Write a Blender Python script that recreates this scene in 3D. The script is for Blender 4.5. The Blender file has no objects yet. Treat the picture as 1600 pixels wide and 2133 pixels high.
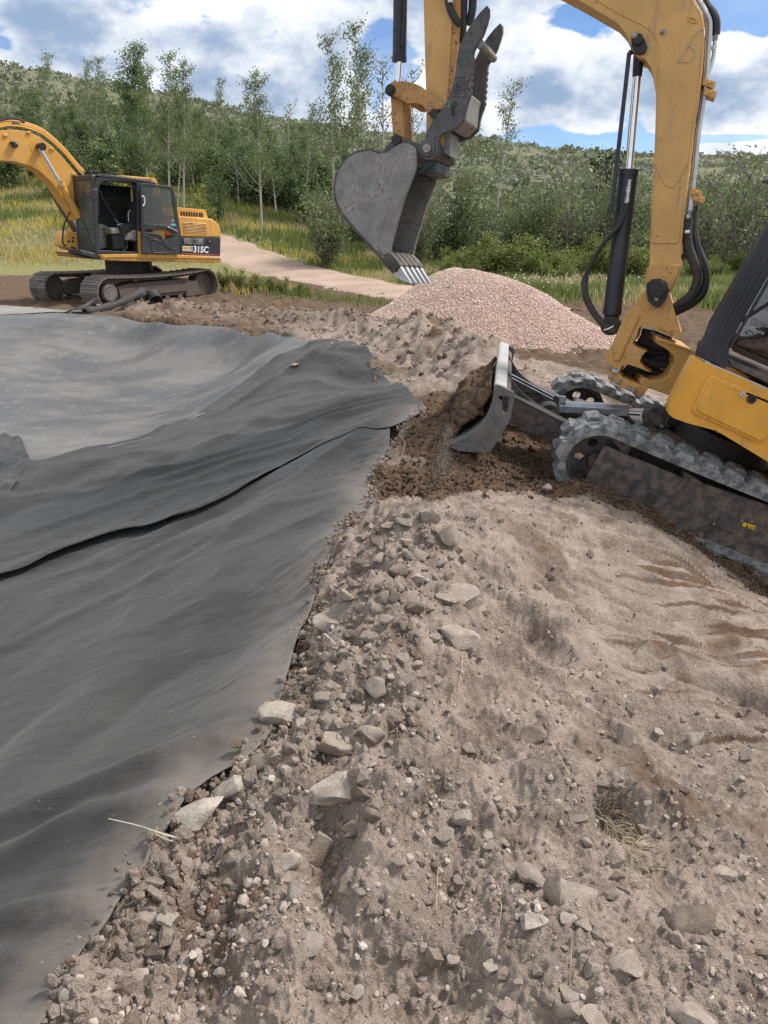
import bpy, math, random
import numpy as np
from mathutils import Vector, Matrix
from mathutils.geometry import tessellate_polygon

scene = bpy.context.scene
R = math.radians
rng = np.random.default_rng(7)
random.seed(7)

# ------------------------------------------------------------------ camera
PITCH = R(21.4)
CAM = np.array([0.0, 0.0, 2.0])
FPX = 1600.0                       # focal length in pixels of the 1600 x 2133 photograph
cam_data = bpy.data.cameras.new('camera')
cam_data.sensor_fit = 'HORIZONTAL'
cam_data.sensor_width = 36.0
cam_data.lens = 36.0 * FPX / 1600.0
cam_data.clip_start = 0.05
cam_data.clip_end = 3000.0
cam = bpy.data.objects.new('camera', cam_data)
cam.location = CAM
cam.rotation_euler = (math.pi / 2 - PITCH, 0, 0)
scene.collection.objects.link(cam)
scene.camera = cam

# ------------------------------------------------------------------ world
SUN_EL, SUN_AZ = R(52), R(74)     # azimuth clockwise from +Y (view direction)
world = bpy.data.worlds.new('World')
scene.world = world
world.use_nodes = True
wn, wl = world.node_tree.nodes, world.node_tree.links
wn.clear()

def pix_dir(px, py):
    d = np.array([(px - 800) / FPX, 0, 0]) + np.array([0, math.cos(PITCH), -math.sin(PITCH)]) \
        + np.array([0, math.sin(PITCH), math.cos(PITCH)]) * (1066.5 - py) / FPX
    return d / np.linalg.norm(d)

def build_world():
    N = wn.new; L = wl.new
    out = N('ShaderNodeOutputWorld'); bg = N('ShaderNodeBackground')
    sky = N('ShaderNodeTexSky'); sky.sky_type = 'NISHITA'; sky.sun_disc = False
    sky.sun_elevation = SUN_EL; sky.sun_rotation = SUN_AZ
    sky.air_density = 1.0; sky.dust_density = 0.6; sky.ozone_density = 1.6; sky.altitude = 2000
    tc = N('ShaderNodeTexCoord')
    def math_(op, a, b=None, c=None, clamp=False):
        n = N('ShaderNodeMath'); n.operation = op; n.use_clamp = clamp
        for i, v in enumerate((a, b, c)):
            if v is None: continue
            if isinstance(v, (int, float)): n.inputs[i].default_value = v
            else: L(v, n.inputs[i])
        return n.outputs[0]
    def vmath(op, a, b=None):
        n = N('ShaderNodeVectorMath'); n.operation = op
        for i, v in enumerate((a, b)):
            if v is None: continue
            if isinstance(v, (tuple, list, np.ndarray)): n.inputs[i].default_value = tuple(float(t) for t in v)
            else: L(v, n.inputs[i])
        return n.outputs['Value'] if op in ('DOT_PRODUCT', 'LENGTH') else n.outputs[0]
    def noise(vec, scale, detail, rough, dist=0.0):
        n = N('ShaderNodeTexNoise'); n.noise_dimensions = '3D'
        n.inputs['Scale'].default_value = scale; n.inputs['Detail'].default_value = detail
        n.inputs['Roughness'].default_value = rough; n.inputs['Distortion'].default_value = dist
        L(vec, n.inputs['Vector']); return n.outputs['Fac']
    def ramp(f, a, b, lo=0.0, hi=1.0):
        n = N('ShaderNodeMapRange'); n.interpolation_type = 'SMOOTHSTEP'
        L(f, n.inputs['Value'])
        n.inputs['From Min'].default_value = a; n.inputs['From Max'].default_value = b
        n.inputs['To Min'].default_value = lo; n.inputs['To Max'].default_value = hi
        return n.outputs[0]
    def mix(f, a, b):
        n = N('ShaderNodeMix'); n.data_type = 'RGBA'
        if isinstance(f, (int, float)): n.inputs[0].default_value = f
        else: L(f, n.inputs[0])
        for s, v in ((6, a), (7, b)):
            if isinstance(v, tuple): n.inputs[s].default_value = (*v, 1)
            else: L(v, n.inputs[s])
        return n.outputs[2]
    d = vmath('NORMALIZE', tc.outputs['Generated'])
    dv = vmath('MULTIPLY', d, (1.0, 1.0, 1.7))
    def density(vec):
        big = noise(vec, 4.6, 2.0, 0.5, 0.0)
        fine = noise(vec, 12.0, 10.0, 0.58, 0.0)
        return math_('ADD', math_('MULTIPLY', big, 0.5), math_('MULTIPLY', fine, 0.5))
    den = density(dv)
    up = density(vmath('ADD', dv, (0.02, 0.0, 0.055)))
    # the breaks of blue and the denser masses that the photograph shows
    def lobe(px, py, sx, sy):
        c = pix_dir(px, py)
        dd = vmath('SUBTRACT', d, tuple(c))
        dd = vmath('MULTIPLY', dd, (1600.0 / sx, 1600.0 / sx, 1600.0 / sy))
        ln = vmath('LENGTH', dd)
        return math_('POWER', 2.718, math_('MULTIPLY', math_('MULTIPLY', ln, ln), -1.0))
    holes = None
    for px, py, sx, sy, w in ((800, 115, 55, 85, .17), (1235, 30, 90, 34, .15), (1250, 300, 190, 15, .24), (1110, 285, 55, 22, .17),
                              (1560, 15, 90, 45, .17), (1530, 288, 90, 8, .10), (690, 330, 40, 30, .05)):
        t = math_('MULTIPLY', lobe(px, py, sx, sy), w)
        holes = t if holes is None else math_('ADD', holes, t)
    dens = None
    for px, py, sx, sy, w in ((440, 80, 200, 60, .075), (1180, 205, 150, 55, .07), (1590, 180, 60, 45, .08), (60, 60, 220, 90, .07),
                              (560, 190, 160, 40, .05), (1140, 45, 130, 40, -.03)):
        t = math_('MULTIPLY', lobe(px, py, sx, sy), w)
        dens = t if dens is None else math_('ADD', dens, t)
    alpha = ramp(math_('SUBTRACT', math_('ADD', den, 0.062), holes), 0.45, 0.505)
    veil = ramp(noise(vmath('MULTIPLY', d, (1, 1, 3.5)), 3.0, 5, 0.55), 0.35, 0.7, 0.05, 0.35)
    alpha = math_('MAXIMUM', alpha, veil)
    shade = ramp(math_('ADD', math_('ADD', math_('MULTIPLY', up, 0.75), math_('MULTIPLY', den, 0.25)), dens), 0.455, 0.625)
    cloud = mix(shade, (0.72, 0.735, 0.75), (0.22, 0.30, 0.43))
    el = N('ShaderNodeSeparateXYZ'); L(d, el.inputs[0])
    skyc = N('ShaderNodeMix'); skyc.data_type = 'RGBA'; skyc.blend_type = 'MULTIPLY'
    skyc.inputs[0].default_value = 1.0
    L(sky.outputs[0], skyc.inputs[6]); skyc.inputs[7].default_value = (0.052, 0.069, 0.090, 1)
    col = mix(alpha, skyc.outputs[2], cloud)
    L(col, bg.inputs['Color']); bg.inputs['Strength'].default_value = 1.0
    # the clouds carry their own strength; the clear sky behind them is the Sky Texture at about 0.09
    L(bg.outputs[0], out.inputs[0])
build_world()

# ------------------------------------------------------------------ sun (through thin cloud)
sun_data = bpy.data.lights.new('sun', 'SUN')
sun_data.energy = 3.0
sun_data.angle = R(14)
sun_data.color = (1.0, 0.95, 0.88)
sun = bpy.data.objects.new('sun', sun_data)
sd = Vector((math.sin(SUN_AZ) * math.cos(SUN_EL), math.cos(SUN_AZ) * math.cos(SUN_EL), math.sin(SUN_EL)))
sun.rotation_euler = (-sd).to_track_quat('-Z', 'Y').to_euler()
sun.location = (0, 0, 30)
scene.collection.objects.link(sun)

vs = scene.view_settings
vs.view_transform = 'Standard'; vs.look = 'None'; vs.exposure = 0.62; vs.gamma = 1.0
vs.use_curve_mapping = False
scene.cycles.use_denoising = False
scene.cycles.max_bounces = 6
scene.cycles.diffuse_bounces = 3
scene.cycles.transparent_max_bounces = 12

# ------------------------------------------------------------------ helpers
COL = scene.collection

def ray(px, py):
    return np.array([(px - 800) / FPX, math.cos(PITCH) + math.sin(PITCH) * (1066.5 - py) / FPX,
                     -math.sin(PITCH) + math.cos(PITCH) * (1066.5 - py) / FPX])

def at_z(px, py, z):
    d = ray(px, py); t = (z - CAM[2]) / d[2]; return CAM + d * t

def at_y(px, py, y):
    d = ray(px, py); return CAM + d * (y / d[1])

def unit(v):
    v = np.asarray(v, float); return v / np.linalg.norm(v)

class Frame:
    """A local frame of a machine: f forward, l to its left, u up."""
    def __init__(s, o, f, l, u):
        s.o = np.asarray(o, float); s.f, s.l, s.u = unit(f), unit(l), unit(u)
    @staticmethod
    def make(o, yaw_dir, pitch):
        h = unit([yaw_dir[0], yaw_dir[1], 0]); l = np.array([-h[1], h[0], 0])
        f = h * math.cos(pitch) + np.array([0, 0, math.sin(pitch)])
        return Frame(o, f, l, np.cross(f, l))
    def w(s, a, t, b):
        return s.o + s.f * a + s.l * t + s.u * b
    def px(s, px, py, t):
        """where the sight line through a pixel meets the plane at lateral offset t: (a, b)"""
        d = ray(px, py); p0 = s.o + s.l * t
        k = np.dot(p0 - CAM, s.l) / np.dot(d, s.l)
        q = CAM + d * k - s.o
        return np.dot(q, s.f), np.dot(q, s.u)
    def swing(s, o, ang):
        c, n = math.cos(ang), math.sin(ang)
        return Frame(o, s.f * c - s.l * n, s.l * c + s.f * n, s.u)

class MB:
    def __init__(s): s.v = []; s.f = []
    def add(s, vs_, fs):
        k = len(s.v); s.v += [tuple(float(c) for c in p) for p in vs_]; s.f += [tuple(i + k for i in q) for q in fs]; return s
    def prism(s, fr, poly, t0, t1, holes=()):
        """polygon in (a, b) of a frame, extruded from lateral t0 to t1, with optional holes"""
        loops = [list(poly)] + [list(h) for h in holes]
        vs2 = [Vector((a, b, 0)) for lp in loops for a, b in lp]
        tris = tessellate_polygon([[Vector((a, b, 0)) for a, b in lp] for lp in loops])
        n = len(vs2)
        V = [fr.w(p.x, t0, p.y) for p in vs2] + [fr.w(p.x, t1, p.y) for p in vs2]
        F = []
        for t in tris:
            F.append((t[0], t[1], t[2])); F.append((t[2] + n, t[1] + n, t[0] + n))
        k = 0
        for lp in loops:
            m = len(lp)
            for i in range(m):
                j = (i + 1) % m; F.append((k + i, k + j, k + j + n, k + i + n))
            k += m
        return s.add(V, F)
    def ribbon(s, fr, line, t0, t1, thick):
        """an open polyline in (a, b) given thickness and extruded sideways"""
        L_ = [np.array(p, float) for p in line]; off = []
        for i, p in enumerate(L_):
            d = L_[min(i + 1, len(L_) - 1)] - L_[max(i - 1, 0)]; d /= (np.linalg.norm(d) + 1e-9)
            off.append(p + np.array([-d[1], d[0]]) * thick)
        poly = [tuple(p) for p in L_] + [tuple(p) for p in reversed(off)]
        return s.prism(fr, poly, t0, t1)
    def tube(s, pts, r, seg=8, cap=True):
        P = [np.asarray(p, float) for p in pts]; n = len(P)
        rr = r if hasattr(r, '__len__') else [r] * n
        V = []; F = []; ref = None
        for i in range(n):
            d = P[min(i + 1, n - 1)] - P[max(i - 1, 0)]; d = d / (np.linalg.norm(d) + 1e-12)
            if ref is None:
                ref = np.cross(d, [0.31, 0.17, 0.93]);
                if np.linalg.norm(ref) < 1e-3: ref = np.cross(d, [1, 0, 0])
            ref = ref - d * np.dot(ref, d); ref /= (np.linalg.norm(ref) + 1e-12)
            b = np.cross(d, ref)
            for k in range(seg):
                a = 2 * math.pi * k / seg
                V.append(P[i] + (ref * math.cos(a) + b * math.sin(a)) * rr[i])
        for i in range(n - 1):
            for k in range(seg):
                j = (k + 1) % seg
                F.append((i * seg + k, i * seg + j, (i + 1) * seg + j, (i + 1) * seg + k))
        if cap:
            F.append(tuple(range(seg - 1, -1, -1))); F.append(tuple((n - 1) * seg + k for k in range(seg)))
        return s.add(V, F)
    def box(s, fr, a0, a1, t0, t1, b0, b1):
        V = [fr.w(a, t, b) for a in (a0, a1) for t in (t0, t1) for b in (b0, b1)]
        return s.add(V, [(0, 1, 3, 2), (4, 6, 7, 5), (0, 4, 5, 1), (2, 3, 7, 6), (0, 2, 6, 4), (1, 5, 7, 3)])
    def disc(s, fr, a, b, t0, t1, r, seg=24):
        return s.prism(fr, [(a + r * math.cos(2 * math.pi * k / seg), b + r * math.sin(2 * math.pi * k / seg)) for k in range(seg)], t0, t1)

def smooth_line(pts, n=4):
    """Catmull-Rom through the points"""
    P = [np.asarray(p, float) for p in pts]; out = []
    for i in range(len(P) - 1):
        p0, p1, p2, p3 = P[max(i - 1, 0)], P[i], P[i + 1], P[min(i + 2, len(P) - 1)]
        for k in range(n):
            t = k / n
            out.append(0.5 * (2 * p1 + (p2 - p0) * t + (2 * p0 - 5 * p1 + 4 * p2 - p3) * t * t + (3 * p1 - p0 - 3 * p2 + p3) * t ** 3))
    out.append(P[-1]); return out

def tag(o, label=None, cat=None, group=None, kind=None):
    if label: o['label'] = label
    if cat: o['category'] = cat
    if group: o['group'] = group
    if kind: o['kind'] = kind
    return o

def empty(name, loc):
    o = bpy.data.objects.new(name, None); o.location = tuple(float(c) for c in loc)
    o.empty_display_size = 0.2; COL.objects.link(o); return o

def root_loc(o):
    l = np.zeros(3)
    while o is not None:
        l += np.array(o.location); o = o.parent
    return l

def mesh_np(name, V, F=None, loops=None, smooth=True):
    """fast mesh: V (n,3), F (m,3) or (m,4) int array"""
    me = bpy.data.meshes.new(name)
    V = np.asarray(V, np.float32); F = np.asarray(F, np.int32)
    m, k = F.shape
    me.vertices.add(len(V)); me.vertices.foreach_set('co', V.ravel())
    me.loops.add(m * k); me.loops.foreach_set('vertex_index', F.ravel())
    me.polygons.add(m); me.polygons.foreach_set('loop_start', np.arange(0, m * k, k, dtype=np.int32))
    me.polygons.foreach_set('loop_total', np.full(m, k, np.int32))
    me.polygons.foreach_set('use_smooth', np.full(m, smooth))
    me.update(calc_edges=True); return me

def build(mb, name, mat, parent=None, bevel=0.0, smooth=35, seg=2):
    """world-space builder -> one mesh object, stored relative to its parent"""
    off = root_loc(parent) if parent is not None else np.zeros(3)
    V = np.array(mb.v) - off
    me = bpy.data.meshes.new(name)
    me.from_pydata([tuple(p) for p in V], [], mb.f)
    me.validate(); me.update()
    import bmesh
    bm = bmesh.new(); bm.from_mesh(me)
    bmesh.ops.recalc_face_normals(bm, faces=bm.faces[:])
    bm.to_mesh(me); bm.free()
    if smooth:
        me.polygons.foreach_set('use_smooth', [True] * len(me.polygons))
        me.set_sharp_from_angle(angle=R(smooth))
    if mat: me.materials.append(mat)
    o = bpy.data.objects.new(name, me); COL.objects.link(o)
    if parent is not None: o.parent = parent
    if bevel:
        m = o.modifiers.new('bevel', 'BEVEL'); m.width = bevel; m.segments = seg
        m.limit_method = 'ANGLE'; m.angle_limit = R(40); m.harden_normals = False
    return o

def obj_np(name, V, F, mat, parent=None, smooth=True):
    me = mesh_np(name, V, F, smooth=smooth)
    if mat: me.materials.append(mat)
    o = bpy.data.objects.new(name, me); COL.objects.link(o)
    if parent is not None: o.parent = parent
    return o

# ---- noise
_P = np.random.default_rng(3).permutation(256); _P = np.concatenate([_P, _P])
_G = np.array([(math.cos(a), math.sin(a)) for a in np.linspace(0, 2 * math.pi, 16, endpoint=False)])
def perlin(x, y, seed=0):
    x = np.asarray(x, float) + seed * 17.31; y = np.asarray(y, float) - seed * 9.77
    xi = np.floor(x).astype(int); yi = np.floor(y).astype(int)
    xf = x - xi; yf = y - yi
    u = xf * xf * xf * (xf * (xf * 6 - 15) + 10); v = yf * yf * yf * (yf * (yf * 6 - 15) + 10)
    def g(ix, iy, fx, fy):
        h = _P[(_P[ix & 255] + iy) & 255] & 15
        gr = _G[h]; return gr[..., 0] * fx + gr[..., 1] * fy
    a = g(xi, yi, xf, yf); b = g(xi + 1, yi, xf - 1, yf)
    c = g(xi, yi + 1, xf, yf - 1); d = g(xi + 1, yi + 1, xf - 1, yf - 1)
    return (a + u * (b - a) + v * (c - a + u * (a - b - c + d))) * 1.5
def fbm(x, y, f, octv, gain=0.5, seed=0):
    t = 0; a = 1.0
    for i in range(octv):
        t = t + a * perlin(x * f, y * f, seed + i * 3); a *= gain; f *= 2.03
    return t
def sstep(x, a, b):
    t = np.clip((x - a) / (b - a), 0, 1); return t * t * (3 - 2 * t)
# ------------------------------------------------------------------ materials
class NT:
    def __init__(s, name):
        s.m = bpy.data.materials.new(name); s.m.use_nodes = True
        s.n = s.m.node_tree.nodes; s.l = s.m.node_tree.links
        s.b = s.n['Principled BSDF']; s.out = s.n['Material Output']
        s._tc = None
    def link(s, a, b): s.l.new(a, b)
    def coord(s, kind='Object'):
        if s._tc is None: s._tc = s.n.new('ShaderNodeTexCoord')
        return s._tc.outputs[kind]
    def pos(s):
        g = s.n.new('ShaderNodeNewGeometry'); return g.outputs['Position']
    def map(s, vec, scale=(1, 1, 1), rot=(0, 0, 0)):
        n = s.n.new('ShaderNodeMapping'); s.link(vec, n.inputs[0])
        n.inputs['Scale'].default_value = scale; n.inputs['Rotation'].default_value = rot; return n.outputs[0]
    def noise(s, vec, scale, detail=4, rough=0.55, dist=0.0):
        n = s.n.new('ShaderNodeTexNoise'); s.link(vec, n.inputs['Vector'])
        n.inputs['Scale'].default_value = scale; n.inputs['Detail'].default_value = detail
        n.inputs['Roughness'].default_value = rough; n.inputs['Distortion'].default_value = dist
        return n.outputs['Fac']
    def vor(s, vec, scale, feat='F1', out='Distance'):
        n = s.n.new('ShaderNodeTexVoronoi'); n.feature = feat; s.link(vec, n.inputs['Vector'])
        n.inputs['Scale'].default_value = scale; return n.outputs[out]
    def ramp(s, f, a, b, lo=0.0, hi=1.0):
        n = s.n.new('ShaderNodeMapRange'); n.interpolation_type = 'SMOOTHSTEP'; s.link(f, n.inputs['Value'])
        n.inputs['From Min'].default_value = a; n.inputs['From Max'].default_value = b
        n.inputs['To Min'].default_value = lo; n.inputs['To Max'].default_value = hi; return n.outputs[0]
    def mix(s, f, a, b, mode='MIX'):
        n = s.n.new('ShaderNodeMix'); n.data_type = 'RGBA'; n.blend_type = mode
        if isinstance(f, (int, float)): n.inputs[0].default_value = f
        else: s.link(f, n.inputs[0])
        for k, v in ((6, a), (7, b)):
            if isinstance(v, (tuple, list)): n.inputs[k].default_value = (*v[:3], 1)
            else: s.link(v, n.inputs[k])
        return n.outputs[2]
    def math(s, op, a, b=None, clamp=False):
        n = s.n.new('ShaderNodeMath'); n.operation = op; n.use_clamp = clamp
        for i, v in enumerate((a, b)):
            if v is None: continue
            if isinstance(v, (int, float)): n.inputs[i].default_value = v
            else: s.link(v, n.inputs[i])
        return n.outputs[0]
    def attr(s, name):
        n = s.n.new('ShaderNodeAttribute'); n.attribute_name = name; return n.outputs['Fac']
    def rand(s):
        n = s.n.new('ShaderNodeObjectInfo'); return n.outputs['Random']
    def col(s, c):
        if isinstance(c, (tuple, list)): s.b.inputs['Base Color'].default_value = (*c[:3], 1)
        else: s.link(c, s.b.inputs['Base Color'])
        return s
    def rough(s, r):
        if isinstance(r, (int, float)): s.b.inputs['Roughness'].default_value = r
        else: s.link(r, s.b.inputs['Roughness'])
        return s
    def metal(s, v): s.b.inputs['Metallic'].default_value = v; return s
    def spec(s, v): s.b.inputs['Specular IOR Level'].default_value = v; return s
    def bump(s, h, strength=0.3, dist=0.01):
        n = s.n.new('ShaderNodeBump'); s.link(h, n.inputs['Height'])
        n.inputs['Strength'].default_value = strength; n.inputs['Distance'].default_value = dist
        s.link(n.outputs[0], s.b.inputs['Normal']); return s

def painted(name, col, chip=(0.05, 0.04, 0.035), dust=(0.30, 0.24, 0.19), chips=0.62, dusty=0.25, rough=0.42, scale=1.0, fade=0.22, dlo=0.5):
    t = NT(name); p = t.pos()
    n1 = t.noise(p, 9 * scale, 5, 0.6); n2 = t.noise(p, 42 * scale, 3, 0.6); n3 = t.noise(p, 2.2 * scale, 4, 0.55)
    c = t.mix(t.ramp(n3, 0.35, 0.7, 0, 1), col, tuple(min(1, v * (1 + fade) + 0.01) for v in col))
    c = t.mix(t.ramp(n1, dlo, dlo + 0.3, 0, dusty), c, dust)
    sk = t.noise(t.map(p, (16 * scale, 16 * scale, 1.3 * scale)), 1.0, 5, 0.62); c = t.mix(t.math('MULTIPLY', t.ramp(sk, 0.52, 0.74, 0, 0.55), t.ramp(n3, 0.4, 0.6)), c, tuple(v * 0.55 for v in dust))
    m = t.math('MULTIPLY', t.ramp(n2, chips, chips + 0.05), t.ramp(n1, 0.45, 0.6))
    c = t.mix(m, c, chip)
    t.col(c); t.rough(t.ramp(n1, 0.3, 0.8, rough - 0.08, min(1, rough + 0.3)))
    t.bump(t.math('ADD', t.math('MULTIPLY', m, -0.5), t.math('MULTIPLY', n2, 0.1)), 0.35, 0.004)
    return t.m

def plain(name, col, rough=0.6, metal=0.0, var=0.25, scale=12.0, bump=0.0, bscale=60):
    t = NT(name); p = t.pos()
    n = t.noise(p, scale, 4, 0.6)
    c = t.mix(t.ramp(n, 0.3, 0.7), tuple(v * (1 - var) for v in col), tuple(min(1, v * (1 + var)) for v in col))
    t.col(c).rough(t.ramp(n, 0.3, 0.7, max(0.05, rough - 0.1), min(1, rough + 0.1))).metal(metal)
    if bump: t.bump(t.noise(p, bscale, 4, 0.6), bump, 0.005)
    return t.m

def worn_steel(name, dark=(0.06, 0.058, 0.058), light=(0.22, 0.21, 0.2), rust=(0.10, 0.06, 0.04), dust=(0.22, 0.18, 0.15), sc=1.0, amount=0.5):
    t = NT(name); p = t.pos()
    a = t.noise(p, 5 * sc, 6, 0.62, 0.4); b = t.noise(p, 30 * sc, 5, 0.65); s_ = t.noise(t.map(p, (60 * sc, 60 * sc, 4 * sc), (0.4, 0.5, 0)), 1.0, 3, 0.5)
    c = t.mix(t.ramp(a, 0.3, 0.75), dark, tuple((x * .45 + y * .55) for x, y in zip(dark, light)))
    c = t.mix(t.ramp(b, 0.55, 0.75, 0, amount), c, dust)
    c = t.mix(t.math('MULTIPLY', t.ramp(a, 0.52, 0.66), t.ramp(b, 0.4, 0.6)), c, rust)
    c = t.mix(t.math('MULTIPLY', t.ramp(s_, 0.66, 0.72), t.ramp(a, 0.35, 0.6)), c, light)
    t.col(c).rough(t.ramp(b, 0.3, 0.7, 0.42, 0.75)).metal(0.15)
    t.bump(t.math('ADD', b, t.math('MULTIPLY', a, 1.5)), 0.25, 0.006)
    return t.m

def leafmat(name, c0, c1, trans=0.35, rough=0.55):
    t = NT(name)
    n = t.noise(t.pos(), 1.3, 3, 0.6); n2 = t.noise(t.pos(), 9.0, 2, 0.6)
    r = t.rand()
    f = t.math('ADD', t.math('MULTIPLY', n, 0.6), t.math('MULTIPLY', n2, 0.4))
    c = t.mix(t.ramp(f, 0.35, 0.65), c0, c1)
    c = t.mix(t.math('MULTIPLY', r, 0.35), c, tuple(0.75 * (a + b) / 2 for a, b in zip(c0, c1)))
    t.col(c).rough(rough).spec(0.3)
    tr = t.n.new('ShaderNodeBsdfTranslucent'); t.link(c, tr.inputs[0])
    mx = t.n.new('ShaderNodeMixShader'); mx.inputs[0].default_value = trans
    t.link(t.b.outputs[0], mx.inputs[1]); t.link(tr.outputs[0], mx.inputs[2]); t.link(mx.outputs[0], t.out.inputs[0])
    return t.m

M = {}
M['yellow'] = painted('machine_yellow', (0.52, 0.295, 0.088), chips=0.66, dusty=0.38, scale=1.0)
M['yellow_worn'] = painted('machine_yellow_worn', (0.52, 0.275, 0.07), chip=(0.07, 0.04, 0.025), chips=0.60, dusty=0.40, scale=1.4)
M['yellow_panel'] = painted('machine_yellow_panel', (0.62, 0.31, 0.035), chips=0.69, dusty=0.28, rough=0.36)
M['yellow_far'] = painted('far_machine_yellow', (0.58, 0.30, 0.055), chips=0.70, dusty=0.30, scale=0.5)
M['yellow_rust'] = painted('rusty_yellow', (0.40, 0.20, 0.05), chip=(0.06, 0.035, 0.025), chips=0.54, dusty=0.35, scale=1.5)
M['black_paint'] = painted('black_paint', (0.012, 0.015, 0.023), chip=(0.10, 0.09, 0.08), dust=(0.10, 0.09, 0.08), chips=0.72, dusty=0.14, rough=0.4)
M['black_far'] = painted('far_black_paint', (0.022, 0.024, 0.03), dust=(0.10, 0.09, 0.08), chips=0.75, dusty=0.35, rough=0.45, scale=0.5)
M['dirty_black'] = painted('dirty_black_steel', (0.038, 0.035, 0.035), chip=(0.17, 0.14, 0.12), dust=(0.17, 0.13, 0.108), chips=0.66, dusty=0.8, rough=0.6, scale=1.6, dlo=0.36)
M['grease'] = plain('black_grease', (0.014, 0.012, 0.011), 0.5, var=0.4, bump=0.6, bscale=90)
M['hose'] = plain('black_hose', (0.018, 0.018, 0.019), 0.55, var=0.3)
M['sleeve'] = plain('hose_sleeve', (0.055, 0.045, 0.04), 0.8, var=0.4, scale=30, bump=0.5, bscale=120)
M['chrome'] = plain('chrome_rod', (0.75, 0.76, 0.78), 0.14, metal=1.0, var=0.08)
M['steel'] = plain('zinc_pipe', (0.50, 0.52, 0.54), 0.38, metal=0.75, var=0.2)
M['galv'] = plain('galvanised_guard', (0.36, 0.38, 0.41), 0.38, metal=0.55, var=0.25, scale=8)
M['bolt'] = plain('bolt_head', (0.30, 0.28, 0.26), 0.5, metal=0.5, var=0.3, scale=40)
M['pinkbolt'] = plain('rusted_bolt', (0.20, 0.11, 0.10), 0.7, var=0.4, scale=60)
M['bucket'] = worn_steel('bucket_steel', (0.18, 0.17, 0.163), (0.45, 0.425, 0.40), (0.12, 0.085, 0.065), (0.20, 0.17, 0.15), 1.2, 0.45)
M['bucket_in'] = worn_steel('bucket_inside', (0.05, 0.043, 0.04), (0.2, 0.17, 0.15), (0.09, 0.06, 0.045), (0.15, 0.115, 0.09), 1.2, 0.6)
M['thumb'] = worn_steel('thumb_steel', (0.052, 0.052, 0.056), (0.21, 0.20, 0.20), (0.07, 0.055, 0.05), (0.12, 0.105, 0.095), 1.2, 0.3)
M['blade'] = worn_steel('blade_steel', (0.10, 0.093, 0.09), (0.27, 0.25, 0.24), (0.14, 0.10, 0.08), (0.25, 0.20, 0.17), 1.6, 0.5)
M['worn_top'] = worn_steel('polished_edge', (0.34, 0.33, 0.32), (0.62, 0.61, 0.6), (0.3, 0.27, 0.25), (0.46, 0.42, 0.38), 1.2, 0.3)
M['tooth'] = worn_steel('new_tooth', (0.42, 0.43, 0.44), (0.7, 0.7, 0.7), (0.30, 0.29, 0.28), (0.5, 0.48, 0.46), 3, 0.3)
M['track_steel'] = worn_steel('track_steel', (0.12, 0.105, 0.095), (0.36, 0.32, 0.29), (0.13, 0.10, 0.08), (0.27, 0.22, 0.18), 0.9, 0.7)
M['track_frame'] = worn_steel('track_frame_dirt', (0.085, 0.066, 0.057), (0.20, 0.165, 0.14), (0.10, 0.065, 0.05), (0.17, 0.125, 0.10), 0.8, 0.6)
M['white'] = plain('white_print', (0.78, 0.78, 0.77), 0.5, var=0.05)
M['red'] = plain('red_stripe', (0.48, 0.07, 0.06), 0.5, var=0.1)
M['decal_yellow'] = plain('yellow_decal', (0.75, 0.50, 0.02), 0.45, var=0.1)
M['ink'] = plain('black_print', (0.015, 0.015, 0.015), 0.5, var=0.1)
M['blue_print'] = plain('blue_grey_print', (0.15, 0.22, 0.33), 0.5, var=0.1)
M['beige'] = plain('beige_plastic', (0.38, 0.35, 0.29), 0.6, var=0.15)
M['pale_panel'] = plain('pale_grey_plastic', (0.55, 0.57, 0.57), 0.55, var=0.08)
M['seat'] = plain('seat_fabric', (0.03, 0.03, 0.032), 0.85, var=0.3)
M['boot'] = plain('brown_leather', (0.075, 0.045, 0.032), 0.6, var=0.35, scale=25, bump=0.2)
M['sole'] = plain('boot_sole', (0.05, 0.032, 0.025), 0.8, var=0.3)
M['trouser'] = plain('dark_trousers', (0.028, 0.03, 0.034), 0.9, var=0.35, scale=20, bump=0.3)
M['shirt'] = plain('grey_shirt', (0.16, 0.17, 0.19), 0.9, var=0.2, bump=0.2)
M['skin'] = plain('skin', (0.42, 0.25, 0.18), 0.55, var=0.08)
M['hair'] = plain('dark_hair', (0.03, 0.02, 0.015), 0.7, var=0.3)

def rubber():
    t = NT('dusty_rubber'); p = t.pos()
    a = t.noise(p, 14, 6, 0.65); b = t.noise(p, 70, 3, 0.6)
    c = t.mix(t.ramp(a, 0.36, 0.62), (0.085, 0.088, 0.093), (0.27, 0.272, 0.275))
    c = t.mix(t.ramp(b, 0.55, 0.75, 0, 0.5), c, (0.36, 0.345, 0.33))
    t.col(c).rough(0.8).spec(0.3); t.bump(t.math('ADD', a, t.math('MULTIPLY', b, 0.5)), 0.5, 0.006); return t.m
M['rubber'] = rubber()

def glass(name, col, rough=0.03, alpha=0.35):
    t = NT(name)
    t.col(col).rough(rough); t.b.inputs['Alpha'].default_value = alpha; return t.m
M['glass'] = glass('cab_glass', (0.10, 0.115, 0.12), 0.04, 0.42)
M['glass_dark'] = glass('dark_glass', (0.03, 0.036, 0.045), 0.05, 0.88)
M['glass_green'] = glass('door_glass', (0.075, 0.09, 0.08), 0.02, 0.6)

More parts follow.
